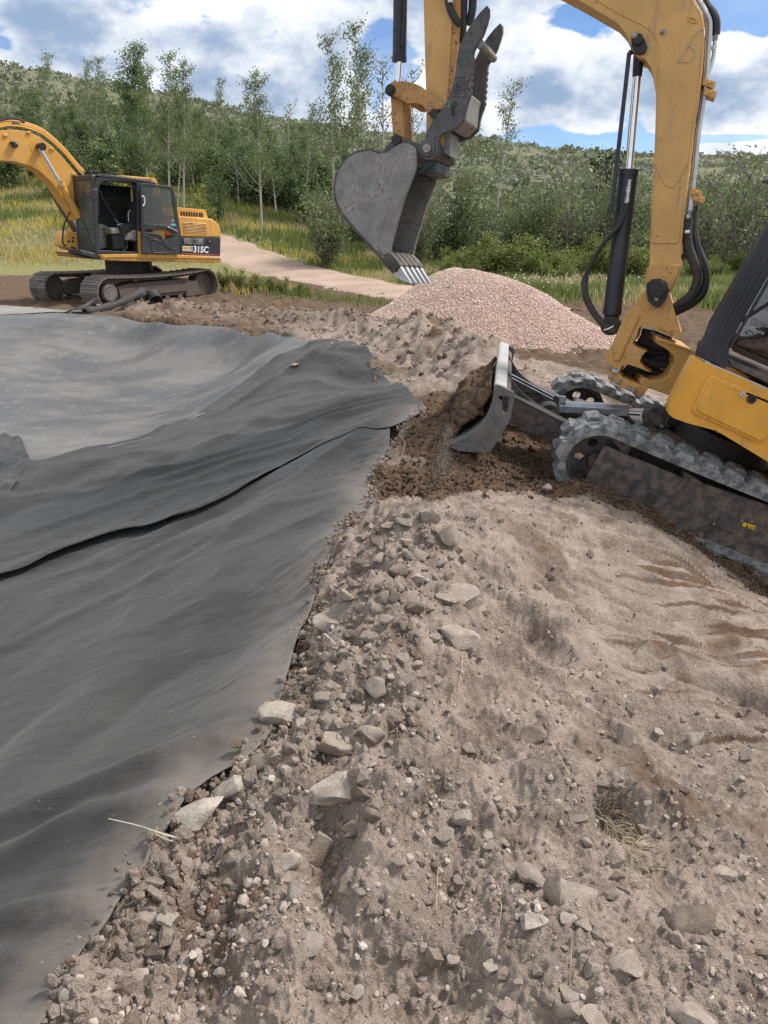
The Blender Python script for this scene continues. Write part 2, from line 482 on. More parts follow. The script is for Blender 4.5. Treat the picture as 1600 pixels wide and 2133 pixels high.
def soil():
    t = NT('dug_soil'); p = t.pos()
    fr = t.attr('fresh'); md = t.attr('meadow')
    n1 = t.noise(p, 1.1, 5, 0.6); n2 = t.noise(p, 7, 6, 0.65); n3 = t.noise(p, 55, 5, 0.7); n4 = t.noise(p, 190, 3, 0.6)
    c = t.mix(t.ramp(n2, 0.32, 0.68), (0.17, 0.127, 0.101), (0.43, 0.348, 0.292))
    c = t.mix(t.ramp(n1, 0.38, 0.68, 0, 0.6), c, (0.335, 0.268, 0.222))
    c = t.mix(t.ramp(n3, 0.50, 0.68, 0, 0.55), c, (0.46, 0.385, 0.33))
    c = t.mix(t.ramp(n4, 0.62, 0.72, 0, 0.5), c, (0.55, 0.49, 0.43))
    fc = t.mix(t.ramp(n2, 0.3, 0.7), (0.095, 0.060, 0.040), (0.17, 0.115, 0.078))
    fc = t.mix(t.ramp(n4, 0.60, 0.72, 0, 0.5), fc, (0.38, 0.31, 0.25))
    e = t.math('ADD', fr, t.math('MULTIPLY', t.math('SUBTRACT', n2, 0.5), 0.7))
    c = t.mix(t.ramp(e, 0.30, 0.62), c, fc)
    gc = t.mix(t.ramp(n2, 0.3, 0.7), (0.19, 0.19, 0.075), (0.28, 0.25, 0.12))
    e2 = t.math('ADD', md, t.math('MULTIPLY', t.math('SUBTRACT', n2, 0.5), 0.5))
    c = t.mix(t.ramp(e2, 0.35, 0.6), c, gc)
    t.col(c).rough(0.95).spec(0.15)
    h = t.math('ADD', t.math('MULTIPLY', n3, 0.8), t.math('ADD', t.math('MULTIPLY', n4, 0.35), n2))
    t.bump(h, 1.0, 0.022); return t.m
M['soil'] = soil()

def road():
    t = NT('pink_gravel_road'); p = t.pos()
    n1 = t.noise(p, 0.8, 5, 0.6); n3 = t.noise(p, 30, 5, 0.7)
    c = t.mix(t.ramp(n1, 0.3, 0.7), (0.30, 0.215, 0.165), (0.44, 0.33, 0.265))
    c = t.mix(t.ramp(n3, 0.4, 0.65, 0, 0.7), c, (0.50, 0.38, 0.31))
    t.col(c).rough(0.95).spec(0.1); t.bump(n3, 0.6, 0.03); return t.m
M['road'] = road()

def stone(name, a, b, c2):
    t = NT(name); p = t.coord('Object'); r = t.rand()
    n1 = t.noise(p, 2.2, 6, 0.65); n2 = t.noise(p, 13, 6, 0.7)
    w = t.pos(); n3 = t.noise(w, 120, 4, 0.7)
    c = t.mix(t.ramp(n1, 0.3, 0.7), a, b)
    c = t.mix(t.ramp(n2, 0.5, 0.7, 0, 0.6), c, c2)
    c = t.mix(t.ramp(n3, 0.5, 0.72, 0, 0.45), c, tuple(min(1, v * 1.25) for v in b))
    c = t.mix(t.math('MULTIPLY', r, 0.3), c, (0.30, 0.245, 0.205))
    c = t.mix(t.ramp(t.noise(w, 16, 5, 0.65), 0.47, 0.62, 0, 0.75), c, (0.33, 0.262, 0.215))
    t.col(c).rough(0.93).spec(0.2); t.bump(t.math('ADD', n2, t.math('MULTIPLY', n3, 0.6)), 0.6, 0.02); return t.m
M['stone_pale'] = stone('pale_stone', (0.42, 0.36, 0.30), (0.57, 0.50, 0.43), (0.33, 0.27, 0.22))
M['stone_grey'] = stone('dusty_stone', (0.31, 0.255, 0.215), (0.46, 0.39, 0.335), (0.24, 0.19, 0.16))
M['stone_brown'] = stone('brown_stone', (0.15, 0.115, 0.092), (0.235, 0.185, 0.15), (0.12, 0.088, 0.07))

def pebbles():
    t = NT('loose_pebbles'); p = t.pos()
    v = t.n.new('ShaderNodeAttribute'); v.attribute_name = 'tone'
    c = t.mix(v.outputs['Fac'], (0.17, 0.13, 0.105), (0.56, 0.485, 0.42))
    t.col(c).rough(0.95).spec(0.15); t.bump(t.noise(p, 130, 4, 0.65), 0.5, 0.01); return t.m
M['pebbles'] = pebbles()

def pinkgravel(name='pink_gravel'):
    t = NT(name)
    v = t.n.new('ShaderNodeAttribute'); v.attribute_name = 'tone'
    c = t.mix(v.outputs['Fac'], (0.45, 0.325, 0.27), (0.74, 0.60, 0.52))
    t.col(c).rough(0.9).spec(0.2); return t.m
M['pink'] = pinkgravel()
M['pink_base'] = plain('pink_gravel_bed', (0.42, 0.285, 0.24), 0.95, var=0.45, scale=45, bump=0.9, bscale=60)

def fabric():
    t = NT('black_geotextile'); p = t.pos()
    n1 = t.noise(p, 1.2, 5, 0.6); n2 = t.noise(p, 18, 4, 0.6); n4 = t.noise(p, 260, 3, 0.6)
    c = t.mix(t.ramp(n1, 0.3, 0.7), (0.025, 0.0245, 0.024), (0.041, 0.040, 0.0385))
    dn = t.noise(p, 2.6, 6, 0.65)
    ed = t.math('MULTIPLY', t.attr('edge'), t.ramp(dn, 0.25, 0.6, 0.45, 1.0))
    c = t.mix(t.ramp(ed, 0.25, 0.95, 0, 0.75), c, (0.19, 0.16, 0.135))
    c = t.mix(t.ramp(t.noise(p, 5.0, 6, 0.7), 0.50, 0.78, 0, 0.20), c, (0.13, 0.12, 0.11))
    ln = t.noise(t.map(p, (1.2, 16, 3), (0, 0, 0.55)), 1.0, 5, 0.6, 0.5); c = t.mix(t.ramp(ln, 0.66, 0.76, 0, 0.14), c, (0.15, 0.14, 0.125))
    sp = t.vor(p, 16.0); c = t.mix(t.ramp(sp, 0.03, 0.045, 0.7, 0), c, (0.40, 0.37, 0.33))
    t.col(c).rough(t.ramp(n2, 0.3, 0.7, 0.60, 0.74)).spec(0.32)
    wv = t.n.new('ShaderNodeTexWave'); wv.inputs['Scale'].default_value = 55; t.link(p, wv.inputs['Vector'])
    cr = t.noise(t.map(p, (1.5, 9, 2), (0, 0, 0.5)), 1.0, 6, 0.6, 0.8)
    t.bump(t.math('ADD', t.math('MULTIPLY', cr, 6.0), t.math('ADD', t.math('MULTIPLY', n4, 0.5), t.math('MULTIPLY', n2, 0.8))), 0.5, 0.006)
    t.b.inputs['Sheen Weight'].default_value = 0.12; t.b.inputs['Sheen Roughness'].default_value = 0.5
    return t.m
M['fabric'] = fabric()

def linermat(name='pond_liner', dust=0.55, k=1.0):
    t = NT(name); p = t.pos()
    n1 = t.noise(t.map(p, (0.5, 1.3, 1), (0, 0, 0.5)), 1.2, 6, 0.65); n2 = t.noise(p, 6, 5, 0.65)
    c = t.mix(t.ramp(n1, 0.35, 0.68), tuple(k * v for v in (0.078, 0.080, 0.084)), tuple(k * v for v in (0.165, 0.158, 0.15)))
    c = t.mix(t.ramp(n2, 0.52, 0.75, 0, dust), c, (0.25, 0.215, 0.18))
    sp = t.vor(t.map(p, (1, 1, 1)), 5.0); c = t.mix(t.ramp(sp, 0.03, 0.06, 0.6, 0), c, (0.4, 0.37, 0.32))
    t.col(c).rough(t.ramp(n1, 0.3, 0.7, 0.34, 0.55)).spec(0.5)
    t.bump(t.math('ADD', n2, n1), 0.15, 0.02); return t.m
M['liner'] = linermat()
M['liner_dark'] = linermat('dark_wrinkled_liner', 0.2, 0.35)
M['tarp_far'] = plain('dusty_grey_tarp', (0.25, 0.235, 0.215), 0.6, var=0.15, scale=2)
M['bark'] = None
def aspen_bark():
    t = NT('aspen_bark'); p = t.coord('Object')
    n = t.noise(t.map(p, (3, 3, 9)), 1.0, 5, 0.65); n2 = t.noise(t.map(p, (6, 6, 30)), 1.0, 3, 0.6)
    c = t.mix(t.ramp(n, 0.3, 0.7), (0.36, 0.345, 0.29), (0.52, 0.50, 0.44))
    c = t.mix(t.ramp(n2, 0.60, 0.68, 0, 0.85), c, (0.06, 0.05, 0.045))
    t.col(c).rough(0.85); return t.m
M['aspen_bark'] = aspen_bark()
M['twig_bark'] = plain('grey_branch', (0.17, 0.145, 0.12), 0.9, var=0.3)
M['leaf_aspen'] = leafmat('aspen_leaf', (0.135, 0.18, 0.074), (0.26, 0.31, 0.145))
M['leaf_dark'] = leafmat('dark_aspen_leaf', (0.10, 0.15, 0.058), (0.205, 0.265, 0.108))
M['leaf_willow'] = leafmat('willow_leaf', (0.125, 0.165, 0.07), (0.24, 0.275, 0.135))
M['leaf_bright'] = leafmat('bright_shrub_leaf', (0.13, 0.175, 0.04), (0.26, 0.285, 0.08))
M['leaf_juniper'] = leafmat('juniper_leaf', (0.03, 0.052, 0.024), (0.075, 0.10, 0.045), 0.15)
M['sage'] = leafmat('sagebrush_leaf', (0.15, 0.165, 0.11), (0.28, 0.30, 0.22), 0.2)
M['scrub'] = leafmat('scrub_leaf', (0.145, 0.165, 0.09), (0.25, 0.27, 0.16), 0.2)
def grassmat(name):
    t = NT(name); v = t.n.new('ShaderNodeAttribute'); v.attribute_name = 'gcol'
    t.col(v.outputs['Color']).rough(0.6).spec(0.25)
    tr = t.n.new('ShaderNodeBsdfTranslucent'); t.link(v.outputs['Color'], tr.inputs[0])
    mx = t.n.new('ShaderNodeMixShader'); mx.inputs[0].default_value = 0.45
    t.link(t.b.outputs[0], mx.inputs[1]); t.link(tr.outputs[0], mx.inputs[2]); t.link(mx.outputs[0], t.out.inputs[0]); return t.m
M['grass'] = grassmat('meadow_grass')
M['straw'] = plain('dry_straw', (0.36, 0.295, 0.195), 0.8, var=0.3, scale=30)
M['root'] = plain('brown_root', (0.12, 0.085, 0.06), 0.9, var=0.3)
M['palewood'] = plain('pale_stem', (0.48, 0.45, 0.34), 0.75, var=0.2, scale=30)
def hillmat():
    t = NT('sagebrush_hill'); p = t.pos()
    n1 = t.noise(p, 0.03, 5, 0.6); n2 = t.noise(p, 0.35, 5, 0.65)
    c = t.mix(t.ramp(n1, 0.35, 0.65), (0.14, 0.145, 0.085), (0.19, 0.185, 0.12))
    c = t.mix(t.ramp(n2, 0.4, 0.65), c, (0.12, 0.13, 0.07))
    t.col(c).rough(0.95).spec(0.1); return t.m
M['hill'] = hillmat()
# ------------------------------------------------------------------ machine frames (needed for the lie of the land)
_f9 = np.array([-math.cos(R(9)), math.sin(R(9))])
_tmp = Frame.make((0, 0, 0), _f9, R(20))
HALF = 0.99                                         # half the width over the tracks
MF = Frame(at_y(1245, 970, 5.2) - _tmp.l * HALF, _tmp.f, _tmp.l, _tmp.u)   # origin between the front idlers
TRK_R = 0.30                                        # radius over the rubber track

# ------------------------------------------------------------------ lie of the land
def cp(px, py, z):
    p = at_z(px, py, z); return (p[0], p[1], z)
CTRL = [cp(*c) for c in (
    (100, 2133, .38), (400, 2133, .40), (800, 2133, .42), (1200, 2133, .40), (1600, 2133, .33),
    (380, 1690, .38), (700, 1700, .42), (1000, 1700, .42), (1300, 1700, .32), (1600, 1700, .14),
    (575, 1530, .38), (800, 1450, .50), (1000, 1400, .40), (1300, 1400, .19), (1600, 1400, -.16),
    (640, 1290, .38), (750, 1240, .57), (950, 1230, .50), (1150, 1230, .30), (1400, 1250, .0), (1600, 1290, -.34),
    (760, 1080, .33), (870, 1070, .60), (1000, 1075, .46),
    # the basin under the sheets
    (0, 2133, .30), (0, 1700, .08), (0, 1450, -.16), (300, 1450, .10), (300, 1250, -.08), (500, 1150, .04), (620, 1050, .13),
    (300, 1800, .31), (830, 890, .36), (600, 975, .06), (420, 1090, -.10), (250, 1125, -.28), (0, 1220, -.38),
    (430, 860, -.33), (65, 975, -.50), (0, 1065, -.50), (0, 900, -.52), (200, 800, -.46), (300, 720, -.14),
    (500, 760, -.20), (885, 862, .38), (700, 850, .16),
    # soil on the far side of the sheets
    (905, 872, .50), (830, 800, .18))]
CTRL += [(0, 0, .42), (-.5, 0, .36), (1, 0, .40), (2.2, 0, .2), (-2.2, 0, -.3), (-1, -1.2, .2), (1, -1.5, .35), (-5, 3, -.55), (-5, 6, -.54), (-8, 9, -.53),
         (-3, 1.5, -.5), (-3, -1, -.45), (-10, 12, -.46), (-12, 8, -.53), (-13, 15, .02), (-9, 17, .04), (-6, 17.5, .03), (3.5, 2, -.3), (4, 0, -.2), (4.5, 3.2, -.6),
         (0, 17, .02), (4, 17, 0), (9, 17, 0), (-14, 20, 0), (-6, 21, 0), (0, 22, 0), (7, 22, 0), (13, 20, 0), (3, 12.5, .0), (5, 11, .0), (8, 11, -.05), (2.2, 10.5, .02),
         (8, 7, -.5), (9, 4, -.6), (7, 2, -.5), (0, -5, .2), (-6, -5, -.3), (6, -5, 0), (1.2, 15, .03), (-2, 15.5, .05)]
for px_, py_, d_ in ((0, 662, 14.8), (120, 658, 14.6), (250, 666, 14.0), (330, 675, 13.5), (400, 684, 13.0), (480, 692, 12.45), (560, 700, 11.9), (610, 711, 11.25), (650, 722, 10.6), (700, 733, 10.05), (752, 744, 9.5)):
    q = at_y(px_, py_, d_); CTRL.append(tuple(q)); n_ = np.array([.45, .89]) * .7; CTRL.append((q[0] + n_[0], q[1] + n_[1], q[2] - .06))
for a_ in (0.0, -0.7, -1.4, -2.1, -3.0):            # under the tracks
    for t_ in (-.8, 0.0, .8):
        q = MF.w(a_, t_, -TRK_R + 0.02); CTRL.append(tuple(q))
for px_, py_ in ((1140, 1022), (1235, 1020), (1340, 1072), (1450, 1140), (1600, 1243)):    # bank of soil beside the near track
    fr_ = Frame(MF.o, MF.f, MF.l, MF.u); a_, b_ = fr_.px(px_, py_, HALF + 0.14)
    CTRL.append(tuple(fr_.w(a_, HALF + 0.14, b_)))
for a_, t_, b_ in ((.75, .5, -.33), (.75, -.5, -.35), (1.1, .9, -.40), (1.05, 0, -.40), (1.5, -.9, -.5), (1.0, -1.4, -.34), (0, -1.4, -.36), (-1.5, -1.5, -.3)):
    CTRL.append(tuple(MF.w(a_, t_, b_)))
CTRL = np.array(CTRL)

def _tps_fit(C, lam=2e-3):
    n = len(C); d = np.hypot(C[:, None, 0] - C[None, :, 0], C[:, None, 1] - C[None, :, 1])
    K = np.where(d > 0, d * d * np.log(d + 1e-12), 0) + lam * np.eye(n)
    P = np.column_stack([np.ones(n), C[:, 0], C[:, 1]])
    A = np.block([[K, P], [P.T, np.zeros((3, 3))]])
    return np.linalg.solve(A, np.concatenate([C[:, 2], np.zeros(3)]))
_W = _tps_fit(CTRL)
def tps(x, y):
    x = np.asarray(x, float); y = np.asarray(y, float); sh = x.shape; x = x.ravel(); y = y.ravel()
    out = _W[-3] + _W[-2] * x + _W[-1] * y
    for i in range(len(CTRL)):
        d2 = (x - CTRL[i, 0]) ** 2 + (y - CTRL[i, 1]) ** 2 + 1e-12
        out = out + _W[i] * 0.5 * d2 * np.log(d2)
    return out.reshape(sh)

def polydist(x, y, P, vals=None):
    """distance to a polyline and the interpolated value at the nearest point"""
    best = np.full(np.shape(x), 1e9); val = np.zeros(np.shape(x))
    for i in range(len(P) - 1):
        ax, ay = P[i][0], P[i][1]; bx, by = P[i + 1][0], P[i + 1][1]
        L2 = (bx - ax) ** 2 + (by - ay) ** 2
        t = np.clip(((x - ax) * (bx - ax) + (y - ay) * (by - ay)) / L2, 0, 1)
        d = np.hypot(x - ax - t * (bx - ax), y - ay - t * (by - ay))
        m = d < best; best = np.where(m, d, best)
        if vals is not None: val = np.where(m, vals[i] + t * (vals[i + 1] - vals[i]), val)
    return best, val

def pd(px, py, d):                                  # pixel at horizontal distance d -> plan position
    p = at_y(px, py, d); return (p[0], p[1])
BERM = [pd(1075, 790, 7.9), pd(1010, 762, 8.5), pd(945, 735, 9.4), pd(850, 697, 10.9), pd(700, 664, 12.6), pd(560, 645, 14.2), pd(400, 635, 15.6), pd(290, 628, 16.4)]
BERM_H = [.28, .38, .41, .38, .32, .24, .14, .12]
EDGE_PX = [(60, 2200, .37), (95, 2125, .38), (180, 1965, .38), (235, 1885, .38), (300, 1790, .38), (375, 1695, .38), (440, 1640, .38), (520, 1598, .38), (578, 1525, .38),
           (598, 1440, .38), (640, 1295, .38), (690, 1190, .37), (757, 1085, .34), (777, 1025, .33), (770, 985, .34), (812, 925, .37), (850, 890, .38), (886, 861, .38)]
EDGE = [at_z(*p)[:2] for p in EDGE_PX]

def far_z(x, y):
    d = np.maximum(y, 1.0); ra = x / d
    k = .19 * (1 - sstep(ra, -.34, .16))
    e = np.maximum(0, d - 23)
    return k * e * sstep(e, 0, 9) + .05 * perlin(x * .15, y * .15, 5) * sstep(d, 18, 26)

def feature(x, y, px, py, z, depth, rx, ry, ang=0.0):
    p = at_z(px, py, z); c, s_ = math.cos(ang), math.sin(ang)
    u = ((x - p[0]) * c + (y - p[1]) * s_) / rx; v = (-(x - p[0]) * s_ + (y - p[1]) * c) / ry
    return depth * np.exp(-(u * u + v * v) ** 1.5)

def zbase(x, y):
    x = np.asarray(x, float); y = np.asarray(y, float)
    r = np.hypot(x, y)
    w = sstep(r, 17, 24)
    z = tps(np.clip(x, -16, 14), np.clip(y, -6, 24)) * (1 - w)
    z = np.clip(z, -.9, .8) + far_z(x, y) * sstep(r, 14, 22)
    d, h = polydist(x, y, BERM, BERM_H)
    lump = 1 + .28 * perlin(x * .9, y * .9, 2) + .16 * perlin(x * 2.3, y * 2.3, 3)
    wid = .62 + .12 * perlin(x * .5, y * .5, 4)
    z = z + h * lump * np.exp(-(d / wid) ** 2 * 1.0)
    # hollows and cuts in the foreground soil
    z = z + feature(x, y, 1105, 1315, .33, -.14, .10, .17, .5) + feature(x, y, 1130, 1250, .30, .02, .12, .10)
    z = z + feature(x, y, 1545, 1480, -.05, -.20, .24, .12, -.35) + feature(x, y, 1440, 1440, .04, -.09, .10, .07, -.35)
    z = z + feature(x, y, 850, 1640, .44, .085, .30, .10, .1) + feature(x, y, 1170, 1610, .40, .12, .22, .12, -.2)
    z = z + feature(x, y, 690, 1790, .40, -.075, .07, .24, .1) + feature(x, y, 790, 1800, .42, .075, .14, .25) + feature(x, y, 820, 2040, .42, -.09, .2, .1)
    z = z + feature(x, y, 1270, 1690, .34, -.10, .08, .12, .3) + feature(x, y, 1450, 1720, .25, .08, .3, .1, -.2)
    z = z + feature(x, y, 780, 1215, .49, -.11, .10, .07) + feature(x, y, 990, 1580, .41, -.09, .24, .08) + feature(x, y, 760, 1480, .45, -.09, .12, .08)
    z = z + feature(x, y, 1300, 1950, .38, .05, .25, .18) + feature(x, y, 1500, 2000, .33, .03, .2, .2)
    z = z + feature(x, y, 1010, 1250, .38, -.06, .14, .2) + feature(x, y, 860, 1130, .50, .06, .16, .12) + feature(x, y, 700, 1420, .44, .05, .12, .12) + feature(x, y, 1420, 1560, .12, -.08, .3, .07, -.25) + feature(x, y, 560, 1900, .41, .05, .12, .2) + feature(x, y, 1120, 2010, .42, .06, .2, .15) + feature(x, y, 950, 1900, .42, -.06, .1, .2)
    # prints of a crawler in the bank at the right
    for k in range(5): z = z + feature(x, y, 1345 + k * 52, 1392 + k * 26, .08 - k * .05, .05, .035, .10, -.9)
    return z

def rock_mask(x, y):
    d, _ = polydist(x, y, EDGE)
    return np.exp(-(d / .55) ** 2)

_P1 = at_z(1200, 1150, .2); _P2 = at_z(1600, 1330, -.2)
def zdetail(x, y, fine=True):
    r = np.hypot(x, y)
    fade = 1 - sstep(r, 20, 26)
    tr = sstep(x - .35 * (y - 2.2), .28, .85) * (1 - sstep(r, 6.0, 7.5)) * sstep(r, 2.2, 3.2)   # the scraped slope by the track
    rough = (1 - .62 * tr)
    rm = rock_mask(x, y)
    z = .042 * fbm(x, y, 1.9, 2, .55, 11) * (1 + .5 * rm)
    z = z + .022 * rough * fbm(x, y, 5.5, 2, .55, 14) * (1 + .7 * rm)
    rid = 1 - np.abs(perlin(x * 3.1, y * 3.1, 21)) * 2
    z = z + .030 * rough * np.clip(rid, -1, 1) * np.clip(perlin(x * 1.3, y * 1.3, 22) + .3, 0, 1)
    n = perlin(x * 16, y * 16, 31); n2 = perlin(x * 34, y * 34, 33)
    z = z + rough * (1 + .6 * rm) * (.013 * n + .012 * np.clip(n2 - .05, 0, 1) + .016 * np.clip(n - .15, 0, 1))
    # scrape streaks running down to the right
    ca, sa = math.cos(.27), math.sin(.27)
    wx = x + .12 * perlin(x * .8, y * .8, 40); wy = y + .22 * perlin(x * .55, y * .55, 41)
    u = wx * ca + wy * sa; v = -wx * sa + wy * ca
    st = perlin(u * 1.0, v * 11, 42) * .55 + perlin(u * 2.2, v * 26, 43) * .35 + perlin(u * 4.5, v * 55, 44) * .22
    rg1 = 1 - 2.2 * np.abs(perlin(u * .7, v * 6.0, 47)); rg2 = 1 - 2.2 * np.abs(perlin(u * 1.0, v * 14, 48))
    z = z + tr * (.045 * st + .040 * rg1 * (.4 + .6 * sstep(perlin(u * .9, v * 1.5, 49), -.3, .3)) + .020 * rg2)
    if fine:
        n3 = perlin(x * 55, y * 55, 35); n4 = perlin(x * 85, y * 85, 36)
        n5 = perlin(x * 38, y * 38, 37)
        z = z + (.0075 * n3 + .008 * np.clip(n3 - .1, 0, 1) + .0045 * n4 - .009 * np.abs(n5) + .006 * np.clip(n4 - .15, 0, 1)) * (1 - sstep(r, 5, 9)) * (1 - .4 * tr)
    # low ledges left by the machine across the lower right
    lm = sstep(r, 1.7, 2.3) * (1 - sstep(r, 3.6, 4.4)) * sstep(x, .05, .5)
    z = z + .034 * lm * perlin(wx * .8 + .3, wy * 4.6, 45) + .018 * lm * (1 - 2 * np.abs(perlin(wx * 1.3, wy * 6.5, 46)))
    far = sstep(r, 6.5, 9)
    d, _ = polydist(x, y, BERM)
    bm = np.exp(-(d / 1.3) ** 2) * far
    z = z + bm * (.075 * (1 - 2 * np.abs(perlin(x * 1.5 + .5 * y, y * 1.1, 51))) + .05 * (1 - 2 * np.abs(perlin(x * 4.3 + y, y * 2.6, 57))) + .035 * perlin(x * 3.6, y * 3.6, 52) + .038 * perlin(x * 9, y * 9, 53) + .02 * perlin(x * 18, y * 18, 56))
    z = z + far * (.03 * perlin(x * 2.5, y * 2.5, 54) + .018 * perlin(x * 7, y * 7, 55))
    return z * fade

def ground_z(x, y): return zbase(x, y) + zdetail(x, y)

def hit(px, py, tmax=60.0):
    d = ray(px, py); t = np.geomspace(.8, tmax, 900); P = CAM[None] + d[None] * t[:, None]
    g = zbase(P[:, 0], P[:, 1]) + zdetail(P[:, 0], P[:, 1], False)
    k = int(np.argmax(P[:, 2] < g))
    if k == 0: return P[-1], t[-1]
    a, b = P[k - 1][2] - g[k - 1], g[k] - P[k][2]
    s_ = a / (a + b + 1e-9); tt = t[k - 1] + s_ * (t[k] - t[k - 1])
    return CAM + d * tt, tt

# ------------------------------------------------------------------ the ground sheet
az = np.concatenate([-np.geomspace(R(180), R(42), 34)[:-1], np.linspace(R(-42), R(42), 560), np.geomspace(R(42), R(180), 34)[1:]])
rr_ = np.concatenate([[.02, .12, .25], np.geomspace(.4, 4.0, 500)[:-1], np.geomspace(4.0, 9, 190)[:-1], np.geomspace(9, 26, 190)[:-1], np.geomspace(26, 70, 50)])
AZ, RR = np.meshgrid(az, rr_)
GX = RR * np.sin(AZ); GY = RR * np.cos(AZ)
GZB = zbase(GX, GY)
GZ = GZB + zdetail(GX, GY)
GZ = np.where(RR > 40, GZ - .3 * sstep(RR, 46, 60), GZ)

def hill_el(px):                                     # elevation of the ridge above eye level, read off the photograph
    ys = np.interp(px, [-900, 0, 150, 300, 450, 600, 800, 1000, 1100, 1300, 1600, 2400], [90, 152, 166, 190, 215, 243, 276, 293, 314, 326, 337, 352])
    return PITCH + np.arctan((ys - 1066.5) / FPX) * -1 - 2 * PITCH
# fresh dug soil (a darker, moist earth) and the meadow beyond
FRESH = [(at_z(842, 960, .42)[:2], .33), (at_z(900, 900, .45)[:2], .32), (at_z(880, 1000, .36)[:2], .34), (at_z(980, 1010, .2)[:2], .42), (MF.w(.6, .75, -.3)[:2], .42), (MF.w(.9, .3, -.3)[:2], .6),
         (MF.w(1.0, -.4, -.3)[:2], .6), (MF.w(.45, .5, -.3)[:2], .6), (MF.w(.5, -.3, -.3)[:2], .6), (MF.w(.7, 1.05, -.3)[:2], .4), (MF.w(.2, 1.05, -.3)[:2], .30), (MF.w(-.2, 1.12, -.3)[:2], .24), (MF.w(-.55, 1.14, -.3)[:2], .20), (MF.w(-.9, 1.14, -.3)[:2], .20), (MF.w(-1.25, 1.14, -.3)[:2], .20),
         (MF.w(-1.6, 1.14, -.3)[:2], .20), (MF.w(-2.0, 1.14, -.3)[:2], .20), (MF.w(-.5, .4, -.3)[:2], .6), (MF.w(-1.5, .4, -.3)[:2], .6)]
fresh = np.zeros_like(GX)
BERMD = polydist(GX, GY, BERM)[0]
for c_, w_ in FRESH:
    fresh = np.maximum(fresh, np.exp(-((GX - c_[0]) ** 2 + (GY - c_[1]) ** 2) / (w_ * w_)))
# patches of darker earth turned up here and there
hollow = .46 * sstep(fbm(GX, GY, 1.5, 3, .55, 65), .05, .65) * (RR < 7)
_wx = GX + .12 * perlin(GX * .8, GY * .8, 40); _wy = GY + .22 * perlin(GX * .55, GY * .55, 41); _u = _wx * math.cos(.27) + _wy * math.sin(.27); _v = -_wx * math.sin(.27) + _wy * math.cos(.27)
scr_ = sstep(GX - .35 * (GY - 2.2), .35, .9) * (1 - sstep(RR, 6, 7.5)) * sstep(RR, 2.0, 3.0)
hollow = np.maximum(hollow, scr_ * .54 * sstep(.35 * perlin(_u * .7, _v * 5, 66) + .8 * perlin(_u * .9, _v * 20, 67) + .6 * perlin(_u * 1.6, _v * 42, 68), -.15, .50))
farsoil = .62 * sstep(RR, 8.5, 13) * (.7 + .3 * sstep(BERMD, .3, 1.5)) + .40 * np.exp(-(polydist(GX, GY, [pd(1060, 742, 11.4), pd(1300, 775, 10.6), pd(1600, 800, 9.5)])[0] / .5) ** 2)
fresh = np.maximum(fresh, farsoil)
fresh = np.maximum(fresh, .50 * sstep(perlin(GX * 1.1, GY * 1.1, 63) + .5 * perlin(GX * 3.1, GY * 3.1, 64), .05, .5) * sstep(RR, 7, 9))
fresh = np.clip(np.maximum(fresh, hollow) + .10 * sstep(perlin(GX * 1.2, GY * 1.2, 61), .1, .4), 0, 1)
ROAD = [pd(1180, 650, 16.5), pd(870, 600, 19.8), pd(700, 560, 24.5), pd(560, 535, 27.5), pd(455, 520, 29.5), pd(330, 512, 31.0)]
ROAD_W = [.7, 1.05, 1.2, 1.25, 1.3, 1.2]
rd, rw = polydist(GX, GY, ROAD, ROAD_W)
left = sstep(-GX / np.maximum(GY, 1), .05, .3)
meadow = np.maximum(sstep(GY, 24.5, 26.5) * (GX / np.maximum(GY, 1) < .0), sstep(GY + .62 * GX, 21.5, 23.5) * (GX > -2))
meadow = np.where((RR > 17) & (GX > 3), np.maximum(meadow, sstep(GY + .45 * GX, 20.0, 22)), meadow)
meadow = meadow * (GY > 10)
ins = None
def inside_basin(x, y, margin):
    P = [np.array(e) for e in EDGE] + [np.array(q) for q in (pd(752, 742, 9.6), pd(650, 722, 10.7), pd(560, 700, 12.0), pd(400, 684, 13.2), pd(250, 664, 14.4), pd(0, 660, 15.0))] + [np.array([-12, 15]), np.array([-12, -3]), np.array([-1.2, -2])]
    inside = np.zeros(np.shape(x), bool); n = len(P); j = n - 1
    for i in range(n):
        xi, yi = P[i]; xj, yj = P[j]
        c = ((yi > y) != (yj > y)) & (x < (xj - xi) * (y - yi) / (yj - yi + 1e-12) + xi)
        inside ^= c; j = i
    d, _ = polydist(x, y, P + [P[0]])
    return inside & (d > margin)
nr, na = GX.shape
idx = np.arange(nr * na).reshape(nr, na)
F = np.stack([idx[:-1, :-1], idx[:-1, 1:], idx[1:, 1:], idx[1:, :-1]], -1).reshape(-1, 4)
fc_ = F[:, 0]
keep = ~inside_basin(GX.ravel()[fc_], GY.ravel()[fc_], 0.35)
F = F[keep]
GZ = GZ - .16 * inside_basin(GX, GY, 0.06) - .05 * inside_basin(GX, GY, .015)
used = np.unique(F); remap = -np.ones(nr * na, int); remap[used] = np.arange(len(used))
F = remap[F]
V = np.column_stack([GX.ravel(), GY.ravel(), GZ.ravel()])[used]
ground = obj_np('ground', V, F, M['soil'])
tag(ground, 'churned dusty brown soil of the building site', kind='structure')
for nm, arr in (('fresh', fresh), ('meadow', meadow)):
    at_ = ground.data.attributes.new(nm, 'FLOAT', 'POINT'); at_.data.foreach_set('value', arr.ravel()[used].astype(np.float32))

